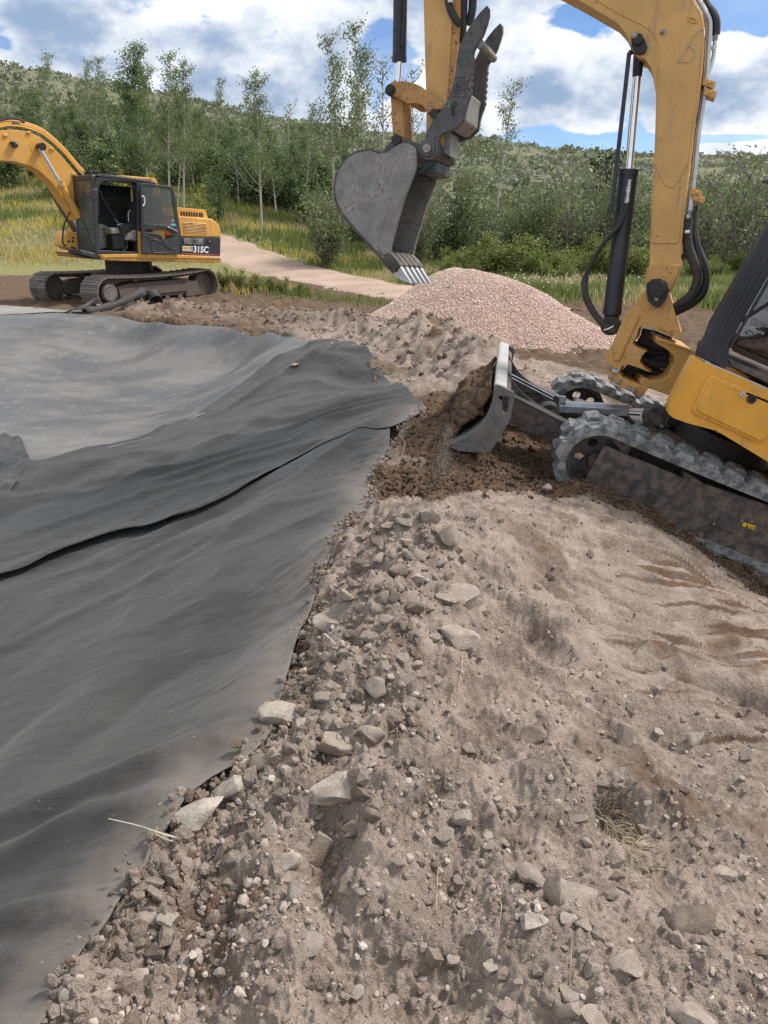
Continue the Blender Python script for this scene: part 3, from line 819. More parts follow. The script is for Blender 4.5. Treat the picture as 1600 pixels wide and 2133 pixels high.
# pink gravel track beyond the excavator
def road_sheet():
    C = smooth_line([np.array(p) for p in ROAD], 12); Wd = np.interp(np.linspace(0, 1, len(C)), np.linspace(0, 1, len(ROAD_W)), ROAD_W)
    V = []; F = []; n = 15
    for i, p in enumerate(C):
        d = C[min(i + 1, len(C) - 1)] - C[max(i - 1, 0)]; d = d / np.linalg.norm(d); nn = np.array([-d[1], d[0]])
        for k in range(n):
            s_ = (k / (n - 1) * 2 - 1)
            e = Wd[i] * s_ * (1 + .22 * perlin(np.array(i * .5), np.array(s_ * .5 + 3), 8))
            q = p + nn * e
            V.append((q[0], q[1], float(ground_z(q[0], q[1])) + .055 * (1 - s_ ** 6) - .03 * abs(s_) ** 6 - .02 * math.exp(-((abs(s_) - .45) / .18) ** 2)))
    for i in range(len(C) - 1):
        for k in range(n - 1):
            F.append((i * n + k, i * n + k + 1, (i + 1) * n + k + 1, (i + 1) * n + k))
    o = obj_np('dirt_road', V, F, M['road']); tag(o, 'pinkish gravel track winding behind the excavator', kind='structure'); return o
road_sheet()

# ------------------------------------------------------------------ hillside
haz = np.linspace(R(-75), R(75), 260); hr = np.concatenate([np.geomspace(44, 300, 130), np.geomspace(320, 1500, 12)])
HA, HR = np.meshgrid(haz, hr)
def hill_z(A, r):
    px = 800 + FPX * np.tan(np.clip(A, -1.2, 1.2)) * .96 / math.cos(PITCH) * .93
    ys = np.interp(px, [-2400, -900, 0, 150, 300, 450, 600, 800, 1000, 1100, 1300, 1600, 2400, 4000], [80, 100, 152, 166, 190, 215, 243, 276, 293, 314, 326, 337, 345, 350])
    el = np.arctan((1066.5 - ys) / FPX) - PITCH
    r1 = np.interp(px, [0, 600, 1000, 1200, 1600], [165, 175, 200, 260, 320])
    x0, y0 = 45 * np.sin(A), 45 * np.cos(A)
    z0 = far_z(x0, y0) - .2
    z1 = 2 + r1 * np.tan(el)
    t = (r - 45) / (r1 - 45)
    z = z0 + (z1 - z0) * np.where(t < 1, np.clip(t, -.1, 1), 1 - .25 * (t - 1) ** 1.1)
    x, y = r * np.sin(A), r * np.cos(A)
    return z + sstep(r, 50, 90) * (1.0 * fbm(x, y, .02, 3, .5, 71) * np.clip(1.1 - np.abs(t - .5), .25, 1) + .3 * perlin(x * .12, y * .12, 72))
HZ = hill_z(HA, HR)
hx, hy = HR * np.sin(HA), HR * np.cos(HA)
nr2, na2 = hx.shape; idx = np.arange(nr2 * na2).reshape(nr2, na2)
F = np.stack([idx[:-1, :-1], idx[:-1, 1:], idx[1:, 1:], idx[1:, :-1]], -1).reshape(-1, 4)
hill = obj_np('hillside', np.column_stack([hx.ravel(), hy.ravel(), HZ.ravel()]), F, M['hill'])
tag(hill, 'long sagebrush hill rising behind the aspen grove', kind='structure')
# ------------------------------------------------------------------ sheets in the basin
def resample(P, n):
    P = np.array([p[:2] for p in P], float); P = np.array(smooth_line(P, 6))
    s_ = np.concatenate([[0], np.cumsum(np.hypot(*np.diff(P, axis=0).T))]); t = np.linspace(0, s_[-1], n)
    return np.column_stack([np.interp(t, s_, P[:, 0]), np.interp(t, s_, P[:, 1])])
FAN = np.array([1.05, 7.1])
def folds(x, y):
    dx, dy = x - FAN[0], y - FAN[1]; r = np.hypot(dx, dy)
    th = np.arctan2(-dx, -dy)
    q = th + .10 * perlin(x * .9, y * .9, 81) + .05 * perlin(x * 2.3, y * 2.3, 82)
    a = sstep(r, .35, 1.6)
    n1 = 1 - 2 * np.abs(perlin(q * 4.5, r * .28, 83)); n2 = perlin(q * 7.5, r * .5, 84); n3 = 1 - 2 * np.abs(perlin(q * 16, r * .8, 85))
    big = .5 + .5 * perlin(x * .7, y * .7, 86)
    z = a * (.050 * n1 + .050 * n2 * (.4 + big) + .007 * n3 * big)
    return z + .012 * perlin(x * 1.7, y * 1.7, 87) + .003 * perlin(x * 9, y * 9, 88)
def fold_lines(x, y):
    z = np.zeros_like(x)
    for P, h, w in (([(578, 1520, .38), (470, 1575, .33), (300, 1655, .24), (120, 1735, .14), (-80, 1830, .05)], .085, .060),
                    ([(330, 1700, .32), (200, 1760, .2), (0, 1850, .12)], .06, .06), ([(250, 1870, .37), (120, 1900, .33), (0, 1960, .25)], .075, .05),
                    ([(180, 1990, .37), (100, 2000, .34), (0, 2030, .28)], .06, .05),
                    ([(700, 905, .25), (480, 960, 0), (300, 1030, -.2), (60, 1130, -.4)], .03, .09), ([(740, 830, .25), (600, 860, .05), (420, 950, -.2), (250, 1030, -.35)], .05, .16),
                    ([(700, 745, .24), (600, 800, .0), (430, 880, -.25)], .04, .09), ([(760, 1000, .33), (560, 1080, .06), (400, 1180, -.05), (0, 1370, -.25)], .022, .07)):
        d, _ = polydist(x, y, [at_z(*p)[:2] for p in P]); z = z + h * np.exp(-(d / w) ** 2)
    return z

def ruled(name, A, B, nu, nv, mat, zfun, edge=None):
    A = resample(A, nu); B = resample(B, nu); t = np.linspace(0, 1, nv)
    X = A[:, None, 0] * (1 - t) + B[:, None, 0] * t; Y = A[:, None, 1] * (1 - t) + B[:, None, 1] * t
    Z = zfun(X, Y, t[None, :] + 0 * X)
    ix = np.arange(nu * nv).reshape(nu, nv)
    F = np.stack([ix[:-1, :-1], ix[:-1, 1:], ix[1:, 1:], ix[1:, :-1]], -1).reshape(-1, 4)
    o = obj_np(name, np.column_stack([X.ravel(), Y.ravel(), Z.ravel()]), F, mat)
    if edge is not None:
        at_ = o.data.attributes.new('edge', 'FLOAT', 'POINT'); at_.data.foreach_set('value', edge(X, Y).ravel().astype(np.float32))
    m = o.modifiers.new('thickness', 'SOLIDIFY'); m.thickness = .004; m.offset = -1
    return o
edge_dust = lambda x, y: np.exp(-polydist(x, y, EDGE)[0] / .30)

def P_(px, py, z): return at_z(px, py, z)[:2]
C1 = [(-2.4, -1.3), (-4.3, 1.2), (-4.4, 3.2), (-3.4, 4.4), P_(0, 1220, -.38), P_(120, 1170, -.34), P_(250, 1127, -.28), P_(340, 1112, -.19), P_(430, 1082, -.09), P_(520, 1030, 0), P_(600, 978, .06), P_(700, 930, .2), P_(780, 900, .31), P_(835, 888, .37), P_(884, 863, .38)]
C1U = [(-3.4, -.3), (-4.3, 1.4), (-4.4, 3.4), (-3.4, 4.6)] + C1[4:]
C2 = [(-3.9, 3.6), (-4.2, 5.2), P_(-60, 1090, -.50), P_(0, 1062, -.50), P_(30, 1020, -.50), P_(66, 978, -.50), P_(180, 945, -.5), P_(300, 915, -.43), P_(430, 862, -.33), P_(540, 800, -.1), P_(650, 736, .19), P_(700, 730, .24), P_(754, 747, .27), P_(800, 782, .28), P_(845, 825, .33), P_(888, 860, .38)]
RIM = [(-14, 14.5), (-10.5, 15.2), pd(0, 662, 14.8), pd(120, 658, 14.6), pd(250, 666, 14.0), pd(400, 684, 13.0), pd(560, 700, 11.9), pd(650, 722, 10.6), pd(752, 744, 9.5)]
edge_near = [(-1.6, -1.0), (-1.05, .2)] + [tuple(e) for e in EDGE[:16]]

# A: nearest width of fabric, from the feet of the photographer to the long overlap
def zA(x, y, t):
    d, _ = polydist(x, y, EDGE)
    w = 1 - np.exp(-(d / .16) ** 2) * .8
    return zbase(x, y) + zdetail(x, y, False) * .22 * np.exp(-(d / .4) ** 2) + .022 + (folds(x, y) + fold_lines(x, y)) * w
c1_low = [np.array(p) + np.array([-.25, .42]) * (.35 if i > 10 else 1) for i, p in enumerate(C1)]
c1_low[-1] = np.array(C1[-2]); c1_low = c1_low[:-1]
A_sheet = ruled('geotextile_sheet', edge_near, c1_low, 460, 240, M['fabric'], zA, edge_dust)
tag(A_sheet, 'nearest black geotextile sheet, its dusty edge under the rubble along the foreground', 'fabric sheet')
# B: the next width, lapped over the first and standing up along its lower edge
def zB(x, y, t):
    d, _ = polydist(x, y, C1)
    xl = sstep(-x, .3, 2.0)
    lift = (.018 + .036 * xl + .02 * perlin(x * 1.3, y * 1.3, 91)) * np.exp(-(d / (.09 + .05 * xl)) ** 2)
    d2, _ = polydist(x, y, EDGE[11:])
    d3, _ = polydist(x, y, C2)
    xm = sstep(-x, -.1, 1.1)
    return zbase(x, y) + .0245 + .012 * xm + folds(x, y) * (1 - .6 * np.exp(-(d2 / .2) ** 2)) + fold_lines(x, y) + np.maximum(lift, 0) * (.12 + .88 * xm) + .02 * np.exp(-(d3 / .08) ** 2)
c1_up = [np.array(p) + np.array([.02, -.045]) for p in C1U[:-3]] + [np.array(p) for p in C1U[-3:]]
B_sheet = ruled('geotextile_sheet', c1_up, C2, 460, 170, M['fabric'], zB, edge_dust)
tag(B_sheet, 'middle black geotextile sheet with wrinkled pointed tip, lapped over the nearest sheet', 'fabric sheet')
# C: smooth pond liner on the floor and the far slope
def zC(x, y, t):
    ca, sa = math.cos(.55), math.sin(.55); u = x * ca + y * sa; v = -x * sa + y * ca
    wr = .015 * (1 - 2 * np.abs(perlin(u * .35, v * 1.5, 95))) + .010 * perlin(u * .6, v * 3.1, 96) + .010 * perlin(x * 1.5, y * 1.5, 97) + .02 * perlin(x * .5, y * .5, 98) + .006 * perlin(u * 1.2, v * 7, 99)
    dr, _ = polydist(x, y, RIM)
    return zbase(x, y) + .03 + wr * sstep(dr, 0, .6) + .02 * np.exp(-(dr / .12) ** 2)
c2_low = [np.array(p) + np.array([.10, -.12]) * (1 if i < 9 else .4) for i, p in enumerate(C2[:13])]
C_sheet = ruled('pond_liner', c2_low, RIM, 340, 190, M['liner'], zC)
tag(C_sheet, 'smooth bluish grey pond liner shining on the far side of the basin', 'pond liner')
# E: dark crumpled piece at the left edge
def zE(x, y, t):
    return zbase(x, y) + .05 + .03 * (1 - 2 * np.abs(perlin(x * 2.6 + y, y * 2.6, 101))) + .022 * (1 - 2 * np.abs(perlin(x * 5 - y * 2, y * 5, 102))) + .008 * perlin(x * 13, y * 13, 103)
E_sheet = ruled('liner_scrap', [(-5.2, 6.4), P_(-40, 1075, -.50), P_(5, 1062, -.50), P_(40, 1015, -.50), P_(66, 978, -.50)], [(-5.6, 8.6), P_(-120, 915, -.52), P_(-20, 918, -.52), P_(30, 920, -.52), P_(48, 928, -.52)], 120, 120, M['liner_dark'], zE)
tag(E_sheet, 'dark crumpled scrap of liner with ragged edge at the left of the basin', 'liner scrap')
# far spread tarp and the rolled sheet lying by the excavator
def zD(x, y, t): return zbase(x, y) + .06 + .02 * perlin(x * .8, y * .8, 105)
D_sheet = ruled('tarp', [(-12, 15.3), pd(-60, 664, 15.0), pd(60, 661, 14.9), pd(150, 656, 14.7), pd(186, 650, 14.9)], [(-13, 17.6), pd(-60, 625, 17.3), pd(40, 628, 17.0), pd(110, 634, 16.4), pd(184, 646, 15.4)], 90, 40, M['tarp_far'], zD)
tag(D_sheet, 'flat dusty grey tarp spread on the ground beyond the pond liner', 'tarp')
def roll():
    r0 = empty('rolled_sheet', (*pd(225, 640, 15.4), .1)); tag(r0, 'dark roll of sheeting lying in front of the far excavator track', 'sheet roll')
    mb = MB(); a, b = at_y(176, 650, 14.7), at_y(298, 607, 16.3)
    P = [a + (b - a) * t + np.array([0, 0, -.06 * math.sin(math.pi * t)]) for t in np.linspace(0, 1, 12)]
    mb.tube(P, [.07 + .012 * math.sin(i * 1.9) for i in range(12)], 14, cap=False)
    o = build(mb, 'roll', M['fabric'], r0); s_ = o.modifiers.new('t', 'SOLIDIFY'); s_.thickness = .012
    mb = MB(); mb.tube([at_y(300, 612, 16.4), at_y(318, 614, 16.5), at_y(326, 628, 16.3)], [.10, .13, .14], 12, cap=False)
    o = build(mb, 'roll_end', M['fabric'], r0); s_ = o.modifiers.new('t', 'SOLIDIFY'); s_.thickness = .012
    mb = MB(); q = [at_y(130, 660, 14.6), at_y(178, 645, 15.2), at_y(205, 632, 15.7), at_y(186, 656, 14.9)]
    q2 = [p + np.array([0, 0, .06 + .03 * i]) for i, p in enumerate(q)]
    mb.add(q2, [(0, 1, 2, 3)]); o = build(mb, 'loose_flap', M['fabric'], r0); s_ = o.modifiers.new('t', 'SOLIDIFY'); s_.thickness = .01
roll()
def dry_leaf():
    p, t = hit(615, 770); p = p + np.array([0, 0, .05])
    mb = MB(); mb.add([p + np.array(v) * .055 for v in ((-1, 0, .2), (-.3, .6, .5), (.8, .4, .1), (1, -.3, .5), (.1, -.6, .1), (0, 0, .55))], [(0, 5, 1), (1, 5, 2), (2, 5, 3), (3, 5, 4), (4, 5, 0)])
    o = build(mb, 'dry_leaf', M['straw'], None, smooth=0); tag(o, 'curled dry brown leaf lying on the middle black sheet', 'leaf')
dry_leaf()
# ------------------------------------------------------------------ near excavator (cut by the right edge of the picture)
def conv(ox, oy, sc):
    return lambda pts: [(ox + x / sc, oy + y / sc) for x, y in pts]
cK, cL, cM_, cN = conv(680, 0, 3.441), conv(1150, 0, 3.5556), conv(1150, 430, 3.5556), conv(1200, 560, 6.154)
cQ, cR, cS, cU = conv(900, 690, 4.444), conv(1100, 760, 5.0), conv(1320, 860, 5.614), conv(1380, 460, 4.845)
def onp(fr, pts, t): return [fr.px(x, y, t) for x, y in pts]
def w3(fr, pts, t): return [fr.w(*(lambda ab: (ab[0], t, ab[1]))(fr.px(x, y, t))) for x, y in pts]
def scl(d): return d / FPX

EXC = empty('excavator', MF.w(-1.0, 0, -TRK_R))
tag(EXC, 'near yellow excavator on rubber tracks with raised boom, hanging bucket and dozer blade', 'excavator')

# --- undercarriage -------------------------------------------------------------
WB = 2.05
def stadium(a, r, n=26):
    """point on the track path: s in metres from the top of the sprocket towards the idler"""
def track_path(r, n_arc=22, n_run=26):
    P = []
    for k in range(n_run): P.append((-WB + WB * k / n_run, r * 1.0 - .015 * math.sin(math.pi * k / n_run)))
    for k in range(n_arc): th = math.pi / 2 - math.pi * k / n_arc; P.append((r * math.cos(th), r * math.sin(th)))
    for k in range(n_run): P.append((-WB * k / n_run, -r))
    for k in range(n_arc): th = -math.pi / 2 - math.pi * k / n_arc; P.append((-WB + r * math.cos(th), r * math.sin(th)))
    return P
def track(t0, t1, name, label):
    tr = empty(name, MF.w(-1, (t0 + t1) / 2, -TRK_R)); tr.parent = EXC; tr.location = tuple(MF.w(-1, (t0 + t1) / 2, -TRK_R) - root_loc(EXC))
    if label: tr['label'] = label
    mb = MB(); o = track_path(.274); i = track_path(.222)
    n = len(o); V = []; F = []
    for (a, b), (c, d) in zip(o, i):
        V += [MF.w(a, t0, b), MF.w(a, t1, b), MF.w(c, t1, d), MF.w(c, t0, d)]
    for k in range(n):
        j = (k + 1) % n
        for q in range(4):
            p = (q + 1) % 4; F.append((4 * k + q, 4 * k + p, 4 * j + p, 4 * j + q))
    mb.add(V, F); build(mb, 'rubber_belt', M['rubber'], tr, smooth=40)
    # lugs: two staggered rows of chunky blocks
    L = 2 * WB + 2 * math.pi * .27; pitch = L / round(L / .187); cnt = round(L / pitch)
    def pos(s_):
        s_ %= L
        if s_ < WB: return (-WB + s_, .27), (0, 1)
        s_ -= WB
        if s_ < math.pi * .27: th = math.pi / 2 - s_ / .27; return (.27 * math.cos(th), .27 * math.sin(th)), (math.cos(th), math.sin(th))
        s_ -= math.pi * .27
        if s_ < WB: return (-s_, -.27), (0, -1)
        s_ -= WB; th = -math.pi / 2 - s_ / .27; return (-WB + .27 * math.cos(th), .27 * math.sin(th)), (math.cos(th), math.sin(th))
    mid = (t0 + t1) / 2; out = 1 if t1 > 0 else -1
    proto = {}
    for row in (0, 1):
        for k in range(cnt):
            s0 = k * pitch + row * pitch * .5 + .03
            (a, b), (nx, ny) = pos(s0); tx, ty = ny, -nx
            ta, tb = (mid - .01, t1 + .004) if row == 0 else (t0 - .004, mid + .01)
            q = MB(); h = .036
            for half in (1,):
                V = []
                for tt, wd, sk in ((ta, .060 if row == 0 else .078, 0), (tb, .078 if row == 0 else .060, 0)):
                    for hh, ws in ((-.012, 1.0), (h, .62)):
                        for sg in (-1, 1):
                            tt2 = tt if hh < 0 else tt + (.014 if tt == ta else -.014)
                            V.append(MF.w(a + nx * hh + tx * sg * wd * ws, tt2, b + ny * hh + ty * sg * wd * ws))
                q.add(V, [(0, 1, 3, 2), (4, 6, 7, 5), (0, 4, 5, 1), (2, 3, 7, 6), (0, 2, 6, 4), (1, 5, 7, 3)])
            build(q, 'tread_lug', M['rubber'], tr, bevel=.004, smooth=30)
    # idler and sprocket
    for a, nm in ((0, 'idler'), (-WB, 'sprocket')):
        mb = MB(); holes = []
        for k in range(5):
            th = R(200) - k * R(72); cx, cy = a + .115 * math.cos(th), .115 * math.sin(th)
            holes.append([(cx + .037 * math.cos(2 * math.pi * m / 14), cy + .037 * math.sin(2 * math.pi * m / 14)) for m in range(14)])
        circ = lambda r, n=36: [(a + r * math.cos(2 * math.pi * m / n), r * math.sin(2 * math.pi * m / n)) for m in range(n)]
        mb.prism(MF, circ(.19), mid - .025, mid + .025, holes); mb.prism(MF, circ(.222), mid - .11, mid + .11, [circ(.185)])
        mb.disc(MF, a, 0, mid - .09, mid + .09, .06, 20)
        build(mb, nm, M['dirty_black'], tr, bevel=.004)
    for a in (-.42, -.85, -1.25, -1.65):
        mb = MB(); mb.disc(MF, a, -.165, mid - .12, mid + .12, .065, 18); build(mb, 'track_roller', M['dirty_black'], tr)
    return tr
near_trk = track(.59, .99, 'crawler_track', 'near crawler with dusty grey rubber lugs')
far_trk = track(-.99, -.59, 'crawler_track', None)
# side plates of the near track frame
tp = HALF - .035
front_pl = onp(MF, cR([(800, 838), (1090, 965), (1300, 1045), (1620, 1185)]) + cS([(642, 748), (372, 1300)]) + cR([(1290, 1610), (1180, 1580), (1080, 1510), (760, 1375), (640, 1290), (608, 1170)]), tp)
mb = MB(); mb.prism(MF, front_pl, tp - .025, tp)
build(mb, 'side_guard', M['dirty_black'], near_trk, bevel=.004)
rear = onp(MF, cS([(600, 690), (820, 830), (1572, 1082)]), tp - .012)
rb = onp(MF, cS([(1572, 1835), (800, 1520), (350, 1295)]), tp - .012)
ext = lambda p, q, k: (p[0] + (p[0] - q[0]) * k, p[1] + (p[1] - q[1]) * k)
rt_end = (-WB - .02, rear[-1][1] + (rear[-1][1] - rear[1][1]) / (rear[-1][0] - rear[1][0]) * (-WB - .02 - rear[-1][0]))
rb_end = (-WB - .02, rb[0][1])
mb = MB(); mb.prism(MF, rear + [rt_end, rb_end] + rb, tp - .07, tp - .014)
build(mb, 'track_frame', M['dirty_black'], near_trk, bevel=.006)
mb = MB(); mb.box(MF, -WB + .1, -.28, .66, .91, -.12, .06); build(mb, 'track_beam', M['dirty_black'], near_trk, bevel=.01)
mb = MB(); mb.box(MF, -WB + .1, -.28, -.91, -.66, -.12, .06); build(mb, 'track_beam', M['dirty_black'], far_trk, bevel=.01)
cov = onp(MF, cS([(1035, 1148), (1275, 1245), (1205, 1420), (965, 1330)]), tp)
mb = MB(); mb.prism(MF, cov, tp - .016, tp - .006); build(mb, 'inspection_cover', M['dirty_black'], near_trk, bevel=.002)
for x, y in ((135, 1180), (780, 1432), (1412, 1712)):
    a, b = onp(MF, cS([(x, y)]), tp)[0]
    mb = MB(); mb.disc(MF, a, b, tp - .03, tp + .006, .022, 18); mb.disc(MF, a, b, tp - .0, tp + .022, .013, 6); build(mb, 'frame_bolt', M['pinkbolt'], near_trk, bevel=.002)
for x, y in ((942, 1295), (1268, 1262)):
    a, b = onp(MF, cS([(x, y)]), tp)[0]
    mb = MB(); mb.disc(MF, a, b, tp - .01, tp + .004, .011, 6); build(mb, 'cover_bolt', M['bolt'], near_trk)
for x, y in ((672, 1262), (852, 1338), (1038, 1413)):
    a, b = onp(MF, cR([(x, y)]), tp)[0]
    mb = MB(); mb.disc(MF, a, b, tp - .01, tp + .002, .009, 10); build(mb, 'plug_hole', M['ink'], near_trk)
# small yellow warning sticker with black print
st_ = onp(MF, cS([(1290, 1288), (1432, 1330), (1415, 1375), (1275, 1330)]), tp)
mb = MB(); mb.prism(MF, st_, tp - .014, tp - .0115); lab = build(mb, 'warning_sticker', M['decal_yellow'], near_trk); lab['label'] = 'small yellow warning sticker with black marks'
for tri in ([(1318, 1340), (1335, 1305), (1352, 1350)], [(1362, 1350), (1368, 1325), (1376, 1328), (1370, 1353)], [(1382, 1358), (1388, 1330), (1396, 1333), (1390, 1360)], [(1400, 1363), (1404, 1340), (1414, 1343), (1408, 1366)]):
    mb = MB(); mb.prism(MF, onp(MF, cS(tri), tp), tp - .0125, tp - .0105); build(mb, 'print_mark', M['ink'], near_trk)
# car body between the tracks
mb = MB(); mb.prism(MF, [(-.25, -.05), (-.25, .16), (-.55, .26), (-1.6, .26), (-1.8, .16), (-1.8, -.05)], -.62, .62)
build(mb, 'undercarriage_frame', M['dirty_black'], EXC, bevel=.02)
mb = MB(); mb.prism(MF, [(-1.02 + .42 * math.cos(2 * math.pi * k / 30), .36) for k in range(1)] + [], 0, 0) if False else None
def ring_up(fr, a, t, b0, b1, r, n=32):
    V = []; F = []
    for b in (b0, b1):
        for k in range(n): V.append(fr.w(a + r * math.cos(2 * math.pi * k / n), t + r * math.sin(2 * math.pi * k / n), b))
    F += [(k, (k + 1) % n, (k + 1) % n + n, k + n) for k in range(n)] + [tuple(range(n)), tuple(range(2 * n - 1, n - 1, -1))]
    return MB().add(V, F)
build(ring_up(MF, -1.02, 0, .24, .40, .42), 'slewing_ring', M['grease'], EXC)

# --- dozer blade ---------------------------------------------------------------
bl = empty('dozer_blade', (0, 0, 0)); bl.parent = EXC
bl.location = tuple(MF.w(1.0, 0, 0) - root_loc(EXC)); tb = .96
prof = onp(MF, cQ([(572, 520), (600, 495), (640, 502), (752, 560), (768, 600), (745, 700), (728, 805), (690, 885), (620, 1000), (545, 1112), (500, 1128), (240, 1112), (150, 1056), (165, 1036), (250, 1010), (330, 968), (400, 920), (455, 870), (500, 810), (545, 700), (565, 600)]), tb)
slot = onp(MF, cQ([(655, 606), (650, 700), (655, 745), (680, 760), (705, 735), (715, 660), (720, 612)]), tb)
mb = MB(); mb.prism(MF, prof, tb - .022, tb, [slot]); build(mb, 'end_plate', M['blade'], bl, bevel=.004)
mb = MB(); mb.prism(MF, prof, -tb, -tb + .022, [slot]); build(mb, 'end_plate', M['blade'], bl, bevel=.004)
front = onp(MF, cQ([(575, 505), (567, 600), (547, 700), (502, 808), (455, 868), (400, 918), (330, 966), (250, 1008), (160, 1050)]), tb)
mb = MB(); mb.ribbon(MF, smooth_line(front, 3), -tb + .02, tb - .02, -.022); build(mb, 'moldboard', M['blade'], bl)
lip = onp(MF, cQ([(150, 1056), (240, 1112), (500, 1128), (420, 1080), (260, 1030), (165, 1036)]), tb)
mb = MB(); mb.prism(MF, lip, -tb - .004, tb + .004); build(mb, 'cutting_edge', M['blade'], bl, bevel=.004)
topb = onp(MF, cQ([(572, 525), (574, 500), (600, 490), (690, 520), (698, 545), (600, 525)]), tb)
mb = MB(); mb.prism(MF, topb, -tb - .012, tb - .03); build(mb, 'worn_top_edge', M['worn_top'], bl, bevel=.012)
back = onp(MF, cQ([(700, 560), (735, 600), (700, 800), (640, 860), (560, 800), (590, 660)]), tb)
mb = MB(); mb.prism(MF, back, -.8, .8); build(mb, 'back_box', M['dirty_black'], bl, bevel=.01)
# gussets behind the blade
for t in (.36, -.36):
    g = onp(MF, cQ([(700, 520), (745, 600), (800, 690), (870, 760), (960, 830), (1060, 890), (1060, 960), (690, 900), (680, 640)]), .96)
    a0 = g[0][0]
    mb = MB(); mb.prism(MF, g, t - .015, t + .015); build(mb, 'gusset', M['dirty_black'], bl, bevel=.003)
# push arms
for t in (.42, -.42):
    p0 = prof[7]; top = [(prof[6][0] + .03, prof[5][1] - .02), (-.25, .055), (-.25, -.085), (prof[7][0] + .02, prof[8][1] + .02)]
    mb = MB(); mb.prism(MF, top, t - .055, t + .055); build(mb, 'push_arm', M['dirty_black'], bl, bevel=.008)
    mb = MB(); mb.tube([MF.w(top[0][0] - .02, t + .057, top[0][1] - .008), MF.w(-.25, t + .057, .047)], .012, 8); build(mb, 'arm_edge', M['blade'], bl)
# blade cylinder with its steel guard
cyc = [MF.w(*(lambda q: (q[0], .0, q[1]))(MF.px(x, y, 0.0))) for x, y in cR([(320, 430), (1045, 468), (1165, 506), (1330, 545), (215, 500)])]
def oct_tube(p0, p1, h, w):
    d = unit(p1 - p0); s_ = unit(np.cross(d, [0, 0, 1])); u_ = np.cross(s_, d)
    V = []; k = .45
    for p in (p0, p1):
        for x, y in ((-w, -h), (w, -h), (w, h * k), (w * k, h), (-w * k, h), (-w, h * k)): V.append(p + s_ * x + u_ * y)
    return MB().add(V, [(0, 1, 7, 6), (1, 2, 8, 7), (2, 3, 9, 8), (3, 4, 10, 9), (4, 5, 11, 10), (5, 0, 6, 11), (5, 4, 3, 2, 1, 0), (6, 7, 8, 9, 10, 11)])
build(oct_tube(cyc[0], cyc[1], .042, .06), 'cylinder_guard', M['galv'], bl, bevel=.006)
mb = MB(); mb.tube([cyc[0] - np.array([0, 0, .05]), cyc[1] - np.array([0, 0, .05])], .038, 16); build(mb, 'cylinder_barrel', M['dirty_black'], bl)
mb = MB(); mb.tube([cyc[1] * .5 + cyc[0] * .5 + np.array([0, 0, -.02]), cyc[2]], .021, 14); build(mb, 'cylinder_rod', M['chrome'], bl)
for c_, r_ in ((cyc[3], .10), (cyc[4], .085)):
    q = c_ - MF.o; a, b = np.dot(q, MF.f), np.dot(q, MF.u)
    mb = MB(); mb.disc(MF, a, b, -.07, .07, r_, 24); mb.disc(MF, a, b, .07, .09, r_ * .55, 18); build(mb, 'pivot_boss', M['dirty_black'], bl, bevel=.006)
mb = MB(); mb.prism(MF, onp(MF, cR([(1270, 500), (1370, 500), (1425, 640), (1390, 665), (1340, 640), (1265, 560)]), .1), .09, .11); build(mb, 'pin_keeper', M['dirty_black'], bl, bevel=.006)
a, b = onp(MF, cR([(1388, 630)]), .1)[0]; mb = MB(); mb.disc(MF, a, b, .10, .13, .016, 6); build(mb, 'keeper_bolt', M['bolt'], bl)
mb = MB(); q = cyc[3]; mb.tube(smooth_line([q + np.array([-.25, -.06, .02]), q + np.array([-.18, -.1, -.05]), q + np.array([0, -.1, -.13]), q + np.array([.25, 0, -.1])], 4), .016, 8); build(mb, 'hose', M['hose'], bl)
mb = MB(); p = w3(MF, cR([(360, 355)]), .03)[0]; mb.tube([p + np.array([0, 0, -.03]), p + np.array([0, 0, .022])], .028, 12); build(mb, 'grease_cap', M['worn_top'], bl)
mb = MB()
for dz in (0, .025):
    mb.tube([MF.w(.80, -.05, .165 + dz), MF.w(.35, -.02, .125 + dz)], .005, 8)
build(mb, 'steel_pipe', M['steel'], bl)

# --- upper frame, kingpost and boom ----------------------------------------------
KP = MF.w(*(lambda q: (q[0], -.06, q[1]))(MF.px(1310, 760, -.06)))
BF = MF.swing(KP, R(13.5))
# D-shaped swing bracket of the main frame
brk = cN([(1020, 880), (1040, 858), (1150, 915), (1480, 1045), (1560, 1110), (1400, 1420), (1290, 1610), (1200, 1600), (950, 1515), (812, 1455), (850, 1385), (960, 1430), (1100, 1425), (1170, 1390), (1235, 1260), (1270, 1180), (1250, 1120), (1180, 1040), (1020, 950)])
mb = MB(); P0 = onp(MF, brk, .12); mb.prism(MF, P0, -.26, .12); build(mb, 'swing_bracket', M['yellow'], EXC, bevel=.008)
mb = MB(); mb.prism(MF, onp(MF, cN([(1025, 875), (1150, 905), (1485, 1035), (1490, 1062), (1150, 945), (1025, 925)]), .13), -.27, .135); mb.prism(MF, onp(MF, cN([(812, 1440), (960, 1500), (1250, 1590), (1240, 1640), (950, 1535), (815, 1475)]), .13), -.27, .135)
build(mb, 'bracket_flange', M['yellow_worn'], EXC, bevel=.006)
